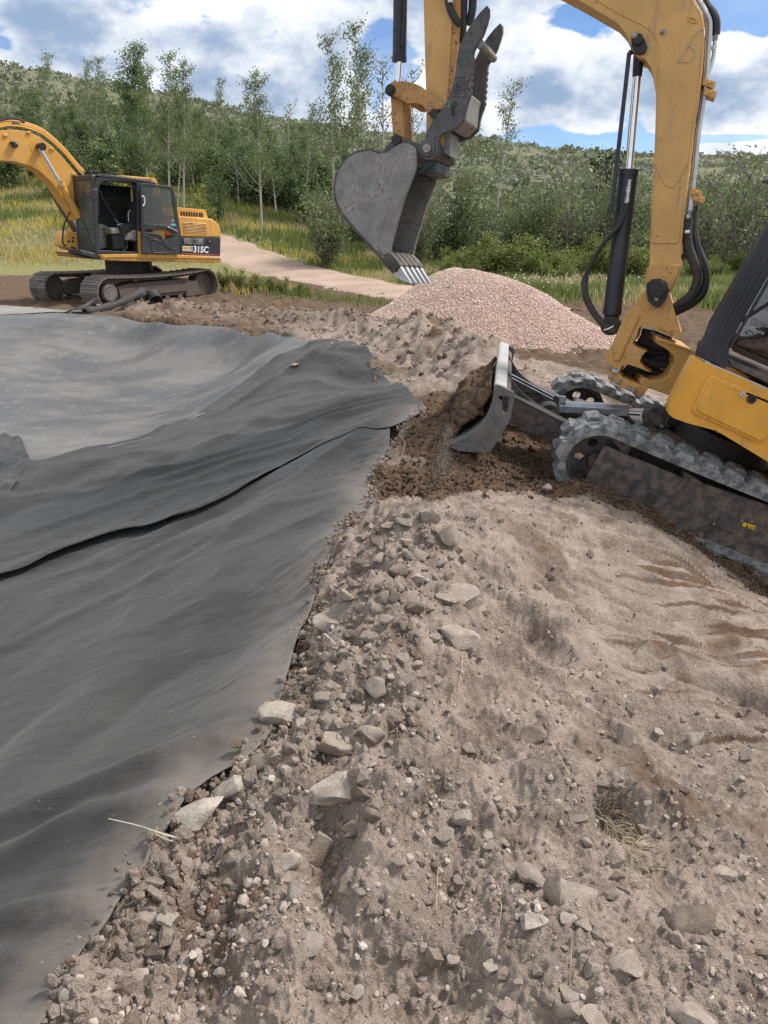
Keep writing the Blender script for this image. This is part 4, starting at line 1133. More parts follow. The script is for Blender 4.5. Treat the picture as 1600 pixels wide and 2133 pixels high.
# kingpost casting
kpp = cN([(885, 275), (940, 190), (1040, 150), (1140, 190), (1190, 300), (1250, 500), (1300, 680), (1342, 820), (1310, 902), (1250, 882), (1080, 800), (910, 722), (850, 722), (805, 760), (775, 880), (722, 955), (770, 1000), (905, 1055), (845, 1115), (815, 1190), (880, 1270), (960, 1330), (800, 1268), (655, 1222), (585, 1250), (556, 1330), (600, 1392), (930, 1525), (850, 1642), (560, 1515), (430, 1430), (402, 1340), (388, 1180), (388, 1075), (470, 960), (495, 890), (560, 740), (680, 520), (830, 335)])
mb = MB(); mb.prism(BF, onp(BF, kpp, .17), -.17, .17); build(mb, 'kingpost', M['yellow_worn'], EXC, bevel=.014)
rib = cN([(680, 520), (830, 590), (700, 860), (560, 1180), (480, 1180), (470, 960), (495, 890), (560, 740)])
mb = MB(); mb.prism(BF, onp(BF, rib, .185), .165, .185); mb.prism(BF, onp(BF, cN([(1060, 700), (1240, 780), (1215, 830), (1060, 755)]), .19), .165, .19); build(mb, 'kingpost_rib', M['yellow_worn'], EXC, bevel=.008)
for x, y in ((430, 1260), (440, 1395), (545, 1435), (680, 1525), (735, 1548)):
    a, b = onp(BF, cN([(x, y)]), .17)[0]; mb = MB(); mb.disc(BF, a, b, .16, .19, .020, 6); build(mb, 'flange_bolt', M['bolt'], EXC, bevel=.002)
mb = MB(); mb.prism(BF, onp(BF, cN([(470, 1270), (555, 1300), (530, 1345), (455, 1315)]), .17), .165, .195); build(mb, 'lock_plate', M['galv'], EXC, bevel=.004)
a, b = onp(BF, cN([(815, 1570)]), .17)[0]
mb = MB(); mb.disc(BF, a, b, .16, .18, .035, 14); build(mb, 'rusted_plug', M['yellow_rust'], EXC)
# hoses inside the bracket
for k, (p, q) in enumerate((((830, 1150), (1250, 1240)), ((830, 1190), (1180, 1370)), ((760, 980), (1180, 1090)), ((900, 1250), (1200, 1420)))):
    mb = MB(); A_, B_ = w3(MF, cN([p, q]), -.05 - .04 * k); mb.tube(smooth_line([A_ - MF.f * -.1, A_, (A_ + B_) / 2 + np.array([0, 0, -.02]), B_, B_ - MF.f * .35], 4), .033, 10); build(mb, 'hose', M['hose'], EXC)
mb = MB(); mb.box(MF, -.9, -.55, -.24, .10, .30, .75); build(mb, 'hose_box', M['grease'], EXC, bevel=.01)
mb = MB(); mb.prism(BF, onp(BF, cN([(850, 760), (1000, 790), (1230, 880), (1230, 1060), (1120, 1240), (1000, 1320), (640, 1400), (590, 1300), (650, 1240), (820, 1180), (800, 1000), (760, 960), (830, 850)]), -.10), -.16, -.10); build(mb, 'shade_plate', M['grease'], EXC, bevel=.01)  # added dark plate, its grease black standing in for shade inside the kingpost
mb = MB(); mb.box(MF, -.30, .12, -.57, -.30, -.10, .12); build(mb, 'shade_block', M['dirty_black'], EXC, bevel=.02)  # added block whose black colour stands in for the shade between the tracks

# boom
foot = cM_([(735, 0), (728, 230), (722, 340), (726, 430), (702, 460), (697, 560), (712, 640), (780, 700), (850, 665), (885, 620), (963, 420), (945, 372), (958, 340), (985, 0)])
up_r = cL([(985, 1500), (1010, 1300), (1040, 1100), (1060, 900), (1090, 750), (1115, 500), (1130, 300), (1130, 180), (1110, 90), (1040, -30)]) + [(1400, -75), (1330, -150), (1220, -220), (1080, -290), (940, -350), (890, -350), (885, -310)]
lo_l = [(930, -260), (1050, -130)] + cL([(-100, -150), (185, 0), (300, 65), (400, 122), (480, 170), (540, 240), (578, 320), (600, 380), (640, 425), (690, 440), (725, 490), (745, 560), (770, 690), (768, 900), (757, 1170), (745, 1400)])
boom_px = foot + up_r + lo_l
mb = MB(); bp = onp(BF, boom_px, .13); mb.prism(BF, bp, -.13, .13); boom = build(mb, 'boom', M['yellow'], EXC, bevel=.006)
def bead(fr, pts, t, r, name, mat, par, n=4, seg=8):
    mb = MB(); mb.tube(smooth_line(w3(fr, pts, t), n), r, seg); return build(mb, name, mat, par)
bead(BF, cL([(330, 0), (520, 110), (700, 200), (760, 262), (788, 340), (790, 480), (778, 700), (772, 900), (762, 1170), (750, 1400)]) + cM_([(742, 0), (737, 230), (734, 268)]), .131, .005, 'weld_seam', M['yellow'], boom)
bead(BF, cL([(1030, 0), (1098, 100), (1118, 190), (1116, 310), (1100, 510), (1076, 750), (1046, 920), (1024, 1110), (996, 1310), (972, 1500)]) + cM_([(970, 0), (940, 262)]), .131, .004, 'weld_seam', M['yellow'], boom)
bead(BF, cL([(770, 1220), (800, 1300), (840, 1365), (875, 1385), (910, 1370), (960, 1300), (1000, 1212)]), .131, .005, 'weld_seam', M['yellow'], boom)
bead(BF, cM_([(745, 268), (930, 268)]), .132, .007, 'weld_seam', M['yellow'], boom)
mb = MB(); mb.prism(BF, onp(BF, cM_([(715, 430), (960, 430), (885, 620), (790, 690), (705, 620)]), .16), -.16, .16); build(mb, 'boom_foot_boss', M['yellow_worn'], boom, bevel=.01)
# foot pin with greased keeper
hubp = cN([(905, 190), (980, 130), (1080, 125), (1160, 170), (1190, 280), (1150, 400), (1100, 460), (1050, 495), (980, 470), (920, 400), (905, 300)])
mb = MB(); mb.prism(BF, onp(BF, hubp, .2), .15, .215); a, b = onp(BF, cN([(1045, 260)]), .2)[0]; mb.disc(BF, a, b, -.24, .245, .062, 22); build(mb, 'foot_pin', M['grease'], boom, bevel=.012)
a, b = onp(BF, cN([(1035, 382)]), .2)[0]; mb = MB(); mb.disc(BF, a, b, .2, .228, .017, 6); build(mb, 'keeper_bolt', M['bolt'], boom)
# boom cylinder
ctop, cmid, clow = w3(BF, cL([(600, 470), (568, 1268)]) + cM_([(443, 800)]), 0.0)
hub = w3(BF, cL([(650, 340)]), 0.0)[0]; bot = w3(BF, cM_([(440, 880)]), 0.0)[0]
cyl = empty('boom_cylinder', clow - root_loc(EXC)); cyl.parent = EXC
mb = MB(); mb.tube([clow, cmid], .070, 26); mb.tube([cmid - unit(cmid - clow) * .03, cmid + unit(cmid - clow) * .01], .074, 26); mb.tube([clow, clow + unit(cmid - clow) * .05], .074, 26); build(mb, 'barrel', M['black_paint'], cyl)
mb = MB(); mb.tube([cmid, hub + (cmid - hub) * .18], .030, 20); build(mb, 'rod', M['chrome'], cyl)
mb = MB(); mb.tube([hub + (cmid - hub) * .24, hub], [.034, .042], 18); q = hub - BF.o; a, b = np.dot(q, BF.f), np.dot(q, BF.u); mb.disc(BF, a, b, -.06, .06, .06, 20); build(mb, 'rod_eye', M['black_paint'], cyl, bevel=.004)
mb = MB(); mb.tube([clow, bot], [.06, .055], 18); q = bot - BF.o; a2, b2 = np.dot(q, BF.f), np.dot(q, BF.u); mb.disc(BF, a2, b2, -.09, .09, .075, 20); build(mb, 'base_eye', M['grease'], cyl, bevel=.008)
hexp = cL([(590, 270), (625, 245), (655, 252), (690, 300), (705, 345), (690, 390), (650, 405), (610, 395), (590, 340)])
mb = MB(); mb.prism(BF, onp(BF, hexp, .15), .128, .165); mb.disc(BF, a, b, .16, .185, .035, 18); build(mb, 'pin_plate', M['grease'], boom, bevel=.006)
x_, y_ = onp(BF, cL([(615, 272)]), .15)[0]; mb = MB(); mb.disc(BF, x_, y_, .16, .19, .020, 14); mb.disc(BF, x_, y_, .185, .198, .012, 6); build(mb, 'plate_bolt', M['bolt'], boom)
x_, y_ = onp(BF, cL([(818, 238)]), .13)[0]; mb = MB(); mb.disc(BF, x_, y_, .128, .15, .016, 14); mb.disc(BF, x_, y_, .145, .165, .011, 6); build(mb, 'side_bolt', M['bolt'], boom)
bead(BF, cL([(1018, 125), (1060, 135), (1072, 160), (1040, 165), (1018, 150), (1018, 125)]), .135, .005, 'cable_loop', M['yellow'], boom, 3)
bead(BF, cL([(1145, 205), (1090, 225), (1040, 280), (1010, 340), (985, 360), (960, 420), (930, 452), (960, 455), (1020, 450), (1055, 400), (1040, 345), (1000, 340)]), .138, .0032, 'loose_wire', M['palewood'], boom, 4, 6)
# rod guard bar beside the cylinder
gp = w3(BF, cL([(572, 390), (545, 640), (470, 1300), (438, 1580)]), .09)
mb = MB()
for p, q in zip(gp[:-1], gp[1:]):
    n_ = unit(np.cross(q - p, BF.l)); V = []
    for e in (p, q):
        for s1 in (-.014, .014):
            for s2 in (-.02, .02): V.append(e + n_ * s1 + BF.l * s2)
    mb.add(V, [(0, 1, 3, 2), (4, 6, 7, 5), (0, 4, 5, 1), (2, 3, 7, 6), (0, 2, 6, 4), (1, 5, 7, 3)])
build(mb, 'rod_guard', M['black_paint'], cyl, bevel=.003)
mb = MB(); mb.tube(w3(BF, cL([(570, 395), (620, 370)]), .08), .018, 10); build(mb, 'guard_clamp', M['grease'], cyl)
# hose from the cylinder down to the kingpost
bead(BF, cL([(570, 1500)]) + cM_([(545, 30), (500, 140), (400, 250), (320, 370), (265, 480), (250, 515)]), .09, .018, 'cylinder_hose', M['hose'], cyl, 5, 10)
bead(BF, cM_([(250, 510), (240, 580), (255, 680), (300, 770), (350, 840), (400, 890), (440, 920), (470, 930)]), .09, .027, 'sleeved_hose', M['sleeve'], cyl, 6, 12)
mb = MB()
for k in range(7):
    p = smooth_line(w3(BF, cM_([(242, 550), (250, 640), (275, 720), (310, 785), (350, 840), (390, 880)]), .09), 2)[min(k + 1, 10)]
    pass
for y0, y1, r_ in ((1330, 1375, .014), (1378, 1425, .017), (1425, 1460, .014), (1460, 1505, .018)):
    mb.tube(w3(BF, cL([(575 - (y0 - 1330) * .13, y0), (575 - (y1 - 1330) * .13, y1)]), .09), r_, 6)
build(mb, 'hose_fitting', M['steel'], cyl)
bead(BF, cM_([(385, 915), (420, 905), (455, 885)]), .12, .006, 'cable_tie', M['white'], cyl, 3, 6)
# pipes and hoses up the back of the boom
bead(BF, [(1340, -175), (1405, -90), (1440, -30)] + cL([(1090, 0), (1150, 110), (1172, 180), (1165, 300), (1148, 560), (1125, 740), (1085, 1000), (1060, 1250), (1042, 1410)]), .06, .016, 'steel_pipe', M['steel'], boom, 4, 10)
bead(BF, [(1335, -165), (1395, -85)] + cL([(1075, 40), (1130, 140), (1150, 230), (1140, 330), (1128, 560), (1100, 780), (1062, 1050), (1040, 1280), (1028, 1410)]), -.02, .014, 'steel_pipe', M['steel'], boom, 4, 10)
bead(BF, [(1350, -190), (1420, -100)] + cL([(1125, 0), (1190, 90), (1216, 160), (1214, 255)]), .02, .028, 'boom_hose', M['hose'], boom, 4, 10)
bead(BF, cL([(1212, 255), (1205, 320), (1200, 380), (1195, 420), (1175, 490), (1150, 560)]), .02, .014, 'hose_fitting', M['steel'], boom, 3, 8)
bead(BF, cL([(1210, 262), (1207, 300)]), .02, .019, 'hose_fitting', M['bolt'], boom, 2, 6); bead(BF, cL([(1200, 340), (1196, 370)]), .02, .019, 'hose_fitting', M['steel'], boom, 2, 6)
for x, y in ((1150, 618), (1158, 690), (1055, 1425), (1075, 1468)):
    a, b = onp(BF, cL([(x, y)]), .06)[0]
    mb = MB(); mb.box(BF, a - .052, a + .03, -.06, .09, b - .022, b + .022); mb.disc(BF, a - .012, b, .085, .1, .011, 8); build(mb, 'pipe_clamp', M['yellow'], boom, bevel=.004)
bead(BF, cL([(1042, 1405), (1030, 1470)]), .06, .017, 'hose_fitting', M['steel'], boom, 2, 8); bead(BF, cL([(1030, 1470), (1018, 1560)]), .06, .024, 'hose_fitting', M['steel'], boom, 2, 6); bead(BF, cL([(1018, 1560), (1012, 1640)]), .06, .02, 'hose_fitting', M['bolt'], boom, 2, 8); bead(BF, cM_([(1015, 10), (1010, 40)]), .06, .02, 'hose_fitting', M['steel'], boom, 2, 6); bead(BF, cM_([(1005, 60), (1005, 100)]), .06, .022, 'hose_fitting', M['steel'], boom, 2, 8)
bead(BF, cM_([(1005, 90), (1000, 180), (1008, 290), (1045, 400), (1075, 480), (1075, 560), (1035, 650), (970, 710), (900, 755), (820, 790)]), .06, .036, 'lower_hose', M['sleeve'], boom, 5, 12)
bead(BF, cM_([(1045, 0), (1040, 150), (1065, 290), (1115, 420), (1135, 530), (1110, 640), (1040, 710), (950, 760), (860, 800)]), .0, .036, 'lower_hose', M['hose'], boom, 5, 12)
bead(BF, cM_([(1055, 0), (1050, 150), (1070, 290), (1100, 420), (1105, 530), (1080, 620), (1020, 690), (930, 740), (850, 770)]), .10, .008, 'lower_hose', M['hose'], boom, 5, 8)
bead(BF, cM_([(985, 190), (1022, 186)]), .1, .012, 'hose_band', M['white'], boom, 2, 8)

# --- arm, linkage, bucket and thumb ---------------------------------------------
arm_px = cK([(760, -1200), (900, -1200), (920, -600), (915, -100), (910, 0), (897, 250), (885, 480), (868, 700), (852, 860), (838, 1040), (795, 1110), (740, 1105), (712, 1000), (716, 760), (710, 560), (695, 0), (690, -500)])
mb = MB(); mb.prism(BF, onp(BF, arm_px, .105), -.105, .105); arm = build(mb, 'arm', M['yellow'], EXC, bevel=.006)
mb = MB(); mb.prism(BF, onp(BF, cK([(910, -100), (955, -100), (950, 150), (935, 350), (905, 560), (880, 700), (866, 700), (885, 480), (897, 250), (910, 0)]), .105), -.105, .100); build(mb, 'arm_back_plate', M['yellow_rust'], arm, bevel=.004)
# bucket cylinder
b0, b1, b2 = w3(BF, cK([(548, -1100), (523, 432), (468, 650)]), 0.0)
bc = empty('bucket_cylinder', b1 - root_loc(EXC)); bc.parent = EXC
mb = MB(); mb.tube([b0, b1], .056, 24); mb.tube([b1 + unit(b0 - b1) * .025, b1 - unit(b0 - b1) * .008], .060, 24); build(mb, 'barrel', M['black_paint'], bc)
r1 = w3(BF, cK([(512, 590)]), 0.0)[0]; mb = MB(); mb.tube([b1, r1], .026, 18); build(mb, 'rod', M['chrome'], bc)
mb = MB(); mb.tube([r1, b2], [.032, .045], 14); build(mb, 'rod_eye', M['yellow_rust'], bc)
bead(BF, cK([(556, -900), (560, 0), (553, 180)]), .075, .010, 'cylinder_pipe', M['hose'], bc, 3, 8); bead(BF, cK([(553, 180), (550, 250), (545, 330)]), .075, .013, 'hose_fitting', M['hose'], bc, 3, 8)
# hoses at the top of the arm
bead(BF, cK([(850, -200), (870, -20), (890, 70), (915, 120), (945, 160), (960, 170)]), .14, .028, 'arm_hose', M['hose'], arm, 4, 10); bead(BF, cK([(872, 10), (905, 8)]), .165, .008, 'hose_band', M['white'], arm, 2, 8)
bead(BF, cK([(985, -300), (985, 0), (978, 200), (975, 300)]), .02, .030, 'thumb_cylinder', M['hose'], arm, 3, 12); bead(BF, cK([(1050, -300), (1050, 0), (1040, 100), (1020, 180)]), -.02, .032, 'thumb_cylinder', M['hose'], arm, 3, 12)
# boomerang links and the H-link
link_px = cK([(432, 650), (440, 612), (480, 590), (540, 583), (610, 592), (680, 620), (740, 665), (790, 715), (832, 752), (836, 782), (800, 790), (765, 800), (735, 822), (725, 812), (718, 790), (690, 757), (650, 742), (590, 748), (545, 720), (500, 697), (455, 692), (435, 680)])
for t in (.15, -.15):
    mb = MB(); mb.prism(BF, onp(BF, link_px, .15), t - .02, t + .02); build(mb, 'curved_link', M['yellow_rust'], EXC, bevel=.004)
a, b = onp(BF, cK([(460, 648)]), .17)[0]; mb = MB(); mb.disc(BF, a, b, -.19, .19, .042, 20); mb.disc(BF, a, b, .19, .2, .03, 16); build(mb, 'link_pin', M['grease'], EXC, bevel=.004)
a, b = onp(BF, cK([(775, 815)]), .17)[0]; mb = MB(); mb.disc(BF, a, b, -.18, .185, .036, 18); build(mb, 'link_pin', M['grease'], EXC, bevel=.004)
hl = onp(BF, cK([(462, 700), (470, 660), (545, 660), (560, 990), (520, 1030), (478, 1000)]), .1)
for t in (.085, -.085):
    mb = MB(); mb.prism(BF, hl, t - .018, t + .018); build(mb, 'bucket_link', M['yellow_rust'], EXC, bevel=.004)

BK = empty('bucket', (0, 0, 0)); BK.parent = EXC; BK.location = tuple(w3(BF, cK([(300, 1400)]), 0)[0] - root_loc(EXC))
HW = .29
side = cK([(375, 1102), (430, 1096), (480, 1062), (520, 1032), (560, 1025), (610, 1040), (640, 1062), (648, 1130), (645, 1200), (630, 1255), (600, 1330), (565, 1420), (532, 1530), (500, 1640), (470, 1750), (458, 1815), (475, 1925), (420, 1880), (360, 1805), (270, 1705), (180, 1605), (122, 1535), (76, 1452), (60, 1365), (66, 1285), (92, 1212), (140, 1145), (200, 1103), (260, 1087), (315, 1082)])
sp = onp(BF, side, HW)
for t in (HW, -HW + .02):
    mb = MB(); mb.prism(BF, sp, t - .02, t); build(mb, 'side_plate', M['bucket'], BK, bevel=.004)
shell = onp(BF, cK([(640, 1190), (560, 1110), (470, 1092), (380, 1104), (315, 1084), (255, 1089), (200, 1105), (140, 1147), (93, 1214), (66, 1287), (60, 1365), (76, 1453), (122, 1536), (180, 1606), (270, 1706), (360, 1806), (425, 1884), (485, 1950)]), HW)
mb = MB(); mb.ribbon(BF, smooth_line(shell, 3), -HW + .02, HW - .02, .022); build(mb, 'shell', M['bucket_in'], BK)
strip = onp(BF, cK([(590, 1032), (640, 1062), (648, 1130), (645, 1200), (630, 1255), (600, 1330), (565, 1420), (532, 1530), (500, 1640), (470, 1750), (458, 1815), (400, 1830), (362, 1790), (420, 1610), (470, 1440), (515, 1250), (518, 1215), (560, 1130)]), HW)
for t0, t1 in ((HW - .002, HW + .014), (-HW - .014, -HW + .002)):
    mb = MB(); mb.prism(BF, strip, t0, t1); build(mb, 'side_cutter', M['bucket'], BK, bevel=.004)
lipp = onp(BF, cK([(400, 1850), (475, 1955), (520, 1890), (440, 1800)]), HW)
mb = MB(); mb.prism(BF, lipp, -HW - .006, HW + .006); build(mb, 'lip', M['bucket_in'], BK, bevel=.006)
ears = onp(BF, cK([(385, 1100), (480, 990), (520, 975), (560, 990), (640, 1022), (700, 1038), (760, 1040), (795, 1085), (790, 1130), (745, 1190), (700, 1228), (640, 1245), (560, 1150), (470, 1098)]), .15)
for t in (.15, -.12):
    mb = MB(); mb.prism(BF, ears, t - .03, t); build(mb, 'hanger_plate', M['thumb'], BK, bevel=.006)
mb = MB(); a, b = onp(BF, cK([(505, 1003)]), .15)[0]; mb.disc(BF, a, b, -.17, .17, .040, 18); build(mb, 'hanger_pin', M['grease'], BK, bevel=.004)
mb = MB(); mb.prism(BF, onp(BF, cK([(660, 1180), (760, 1150), (800, 1160), (790, 1240), (700, 1250), (645, 1230)]), .12), -.24, .12); build(mb, 'cross_tube', M['thumb'], BK, bevel=.01)
for k in range(5):                                   # five bright new teeth on dark adapters
    t = HW - .035 - k * (2 * HW - .07) / 4
    base = onp(BF, cK([(415, 1860), (470, 1935), (500, 1955), (535, 1905), (500, 1850), (450, 1800)]), HW)
    mb = MB(); mb.prism(BF, base, t - .045, t + .045); ad = build(mb, 'tooth_adapter', M['bucket_in'], BK, bevel=.012)
    P = onp(BF, cK([(470, 1938), (488, 1915), (520, 1893), (556, 1955), (604, 2033), (592, 2034), (540, 2010), (495, 1980)]), HW)
    mb = MB(); cen = np.mean(P[:3], axis=0); V = []; n = len(P)
    wd = [.034, .040, .036, .026, .012, .012, .028, .034]
    for sgn in (-1, 1):
        for (a, b), w_ in zip(P, wd): V.append(BF.w(a, t + sgn * w_, b))
    tri = tessellate_polygon([[Vector((a, b, 0)) for a, b in P]])
    mb.add(V, [tuple(q) for q in tri] + [tuple(i + n for i in reversed(q)) for q in tri] + [(i, (i + 1) % n, (i + 1) % n + n, i + n) for i in range(n)])
    build(mb, 'tooth', M['tooth'], BK, bevel=.006)

TH = empty('thumb', (0, 0, 0)); TH.parent = EXC; TH.location = tuple(w3(BF, cK([(735, 1070)]), 0)[0] - root_loc(EXC))
serr = []
for k in range(6):
    y0 = 400 + k * 48; serr += [(1052 - k * 3.2, y0), (1058 - k * 3.2, y0 + 16), (1048 - k * 3.5, y0 + 40)]
thp = [(1150, 36), (1166, 58), (1166, 110), (1150, 170), (1122, 250), (1096, 292), (1082, 312), (1058, 360)] + serr + [(1030, 690), (1010, 740), (995, 800), (985, 862), (930, 920), (880, 940), (832, 952), (806, 990), (796, 1032), (806, 1075), (795, 1115), (750, 1140), (702, 1122), (688, 1080), (700, 1000), (720, 930), (760, 868), (810, 800), (852, 740), (886, 678), (906, 600), (925, 500), (932, 420), (950, 340), (1000, 232), (1050, 150), (1100, 86)]
TW = .235
tpp = onp(BF, cK(thp), TW)
for t in (TW, -TW + .045):
    mb = MB(); mb.prism(BF, tpp, t - .045, t); build(mb, 'finger_plate', M['thumb'], TH, bevel=.006)
boxp = onp(BF, cK([(1016, 650), (1000, 730), (984, 858), (930, 916), (885, 930), (860, 800), (940, 650)]), TW - .02)
mb = MB(); mb.prism(BF, boxp, -TW + .035, TW - .035); build(mb, 'box_section', M['bucket'], TH, bevel=.02)
sl = onp(BF, cK([(1000, 735), (994, 735), (984, 820), (990, 822)]), TW)
mb = MB(); a, b = onp(BF, cK([(1092, 305)]), TW)[0]; mb.disc(BF, a, b, -TW + .02, TW - .02, .032, 18); build(mb, 'spreader_tube', M['bucket'], TH)
a, b = onp(BF, cK([(735, 1070)]), TW)[0]
mb = MB(); mb.disc(BF, a, b, -TW - .015, TW + .015, .078, 28); mb.disc(BF, a, b, TW + .01, TW + .03, .058, 24); build(mb, 'pivot_boss', M['thumb'], TH, bevel=.006)
mb = MB(); mb.disc(BF, a, b, TW + .03, TW + .06, .032, 18); mb.disc(BF, a, b, TW + .06, TW + .066, .012, 10); build(mb, 'pivot_bolt', M['bolt'], TH, bevel=.003)
mb = MB(); mb.prism(BF, onp(BF, cK([(845, 955), (890, 945), (885, 1120), (830, 1095)]), .1), -.14, .1); build(mb, 'pivot_strap', M['bucket'], TH, bevel=.006)
bk = onp(BF, cK([(930, 545), (1018, 542), (1000, 698), (912, 690)]), TW)           # raised frame and lettering on the finger
inn = onp(BF, cK([(940, 556), (1006, 553), (991, 687), (923, 680)]), TW)
mb = MB(); mb.prism(BF, bk, TW - .002, TW + .006, [inn]); build(mb, 'cast_frame', M['thumb'], TH, bevel=.001)
for q, (p0, p1) in enumerate((((935, 640), (985, 675)), ((938, 598), (992, 634)), ((942, 562), (998, 594)))):
    c0, c1 = np.array(p0), np.array(p1)
    lt = [[((0, 0), (1, .1)), ((0, 0), (.0, 1)), ((1, .1), (1, 1))], [((0, .5), (1, 0)), ((0, .5), (1, 1)), ((.6, .2), (.6, .8))], [((0, .5), (1, .5)), ((0, 0), (0, 1))]][q]
    mb = MB()
    for u, v in lt:
        A_, B_ = [(p0[0] + e[0] * (p1[0] - p0[0]) + 4 * 0, p0[1] + e[1] * (p1[1] - p0[1])) for e in (u, v)]
        mb.tube(w3(BF, cK([A_, B_]), TW), .0065, 6)
    build(mb, 'cast_letter', M['thumb'], TH)
bead(BF, cK([(915, 728), (930, 735), (932, 750), (918, 765), (910, 790), (918, 812), (905, 818), (900, 790), (902, 760), (908, 735)]), TW, .006, 'cast_mark', M['grease'], TH, 3, 6)

# --- house and cab --------------------------------------------------------------
HS = .95
body = cU([(330, 1372), (430, 1430), (700, 1540), (1066, 1705)])
bodyb = [(1600, 962)] + cU([(550, 2120), (250, 2040), (110, 1990), (62, 1950), (60, 1900), (72, 1830), (180, 1620), (300, 1390)])
Pt = onp(MF, body, HS); Pb = onp(MF, bodyb, HS)
sl_t = (Pt[-1][1] - Pt[1][1]) / (Pt[-1][0] - Pt[1][0]); sl_b = (Pb[0][1] - Pb[1][1]) / (Pb[0][0] - Pb[1][0])
A_END = -2.25
poly = Pt + [(A_END, Pt[-1][1] + sl_t * (A_END - Pt[-1][0])), (A_END, Pb[0][1] + sl_b * (A_END - Pb[0][0]))] + Pb
mb = MB(); mb.prism(MF, poly, HS - .10, HS); house = build(mb, 'house_body', M['yellow_panel'], EXC, bevel=.035, seg=4)
clampa = lambda k: [(min(a, Pt[0][0] - k), b) for a, b in poly]
mb = MB(); mb.prism(MF, clampa(.42), .30, HS - .09); build(mb, 'house_body', M['yellow_panel'], EXC, bevel=.02)
mb = MB(); mb.prism(MF, clampa(.62), -HS, -.31); build(mb, 'house_body', M['yellow_panel'], EXC, bevel=.035, seg=4)
mb = MB(); mb.prism(MF, [(Pt[0][0] - .48, Pt[0][1] - .02), (A_END, Pt[-1][1]), (A_END, .4), (Pt[0][0] - .48, .42)], -.32, .31); build(mb, 'house_floor', M['dirty_black'], EXC)
mb = MB(); mb.tube(smooth_line(w3(MF, cU([(322, 1372), (292, 1400), (180, 1620), (68, 1836)]), HS - .03), 3), .009, 8); build(mb, 'corner_trim', M['galv'], house)
mb = MB(); mb.tube(w3(MF, cU([(420, 1430), (700, 1545), (1066, 1706), (1300, 1810)]), HS - .012), .012, 8); build(mb, 'top_trim', M['galv'], house)
door = cU([(480, 1560), (520, 1560), (800, 1680), (1100, 1812), (1170, 1850), (1180, 1900), (1030, 2210), (960, 2240), (600, 2070), (330, 1950), (302, 1915), (308, 1880), (440, 1600)])
dp = onp(MF, door, HS)
mb = MB(); mb.prism(MF, dp, HS - .01, HS + .020); dr = build(mb, 'side_door', M['yellow_panel'], house, bevel=.010, seg=3)
lowp = onp(MF, cU([(438, 1700), (1130, 2010), (1035, 2190), (965, 2215), (345, 1915), (335, 1890), (375, 1800)]), HS)
mb = MB(); mb.prism(MF, lowp, HS + .008, HS + .034); build(mb, 'door_panel', M['yellow_panel'], dr, bevel=.012, seg=3)
a, b = onp(MF, cU([(802, 1745)]), HS)[0]; mb = MB(); mb.disc(MF, a, b, HS, HS + .030, .018, 20); build(mb, 'door_lock', M['steel'], dr, bevel=.003)
mb = MB(); mb.box(MF, a - .002, a + .002, HS + .029, HS + .0315, b - .008, b + .008); build(mb, 'key_slot', M['ink'], dr)
a, b = onp(MF, cU([(890, 1790)]), HS)[0]; mb = MB(); ringp = lambda r, n=24: [(a + r * math.cos(2 * math.pi * k / n), b + r * math.sin(2 * math.pi * k / n)) for k in range(n)]
mb.prism(MF, ringp(.030), HS, HS + .034, [ringp(.014)]); build(mb, 'door_latch', M['hose'], dr, bevel=.004)
mb = MB(); mb.prism(MF, ringp(.016), HS + .018, HS + .023); build(mb, 'latch_hole', M['ink'], dr)
# rear of the house, out of the picture
mb = MB(); mb.prism(MF, [(-1.55, Pt[-1][1] - .1), (-1.5, 1.35), (-2.0, 1.35), (-2.2, 1.1), (-2.25, .5), (-1.6, .45)], -HS + .02, HS - .02); build(mb, 'engine_hood', M['yellow_panel'], EXC, bevel=.05, seg=3)

CAB = empty('cab', (0, 0, 0)); CAB.parent = EXC; CAB.location = tuple(MF.w(-.9, .45, .8) - root_loc(EXC))
ct = HS - .02
pil = onp(MF, cU([(352, 1368), (385, 1262), (440, 1190), (500, 1030), (1000, 165), (1066, 60), (1180, -130), (1420, -130), (1066, 560), (730, 1150), (685, 1250), (660, 1420), (720, 1490), (560, 1460)]), ct)
mb = MB(); mb.prism(MF, pil, ct - .09, ct); build(mb, 'door_pillar', M['black_paint'], CAB, bevel=.008)
# ribs of the pillar
for off, r_ in ((60, .010), (150, .012), (235, .010)):
    pts = cU([(470 + off * .9, 1200 + off * .35), (1020 + off, 180 + off * .45), (1180 + off, -110 + off * .3)])
    mb = MB(); mb.tube(w3(MF, pts, ct + .002), r_, 8); build(mb, 'pillar_rib', M['black_paint'], CAB)
fp_ = onp(MF, cU([(400, 1240), (1000, 165), (1190, -150)]), ct)
roof_b = fp_[-1][1] + .02; roof_a = fp_[-1][0]
mb = MB(); pl2 = [(a - .30, b) for a, b in fp_] + [(a - .37, b) for a, b in reversed(fp_)]; mb.prism(MF, pl2, -.08, .0); build(mb, 'front_pillar', M['black_paint'], CAB, bevel=.006)
mb = MB(); mb.prism(MF, [(-1.52, Pt[-1][1] - .1), (-1.44, Pt[-1][1] - .1), (-1.44, roof_b + .3), (-1.52, roof_b + .3)], ct - .08, ct); mb.prism(MF, [(-1.52, Pt[-1][1] - .1), (-1.44, Pt[-1][1] - .1), (-1.44, roof_b + .3), (-1.52, roof_b + .3)], -.08, 0); build(mb, 'rear_pillar', M['black_paint'], CAB, bevel=.006)
tall = [fp_[-1], (fp_[-1][0] - .12, fp_[-1][1] + .22)]
mb = MB(); mb.prism(MF, [tall[0], tall[1], (tall[1][0] - .07, tall[1][1]), (tall[0][0] - .07, tall[0][1])], ct - .08, ct); build(mb, 'upper_pillar', M['black_paint'], CAB)
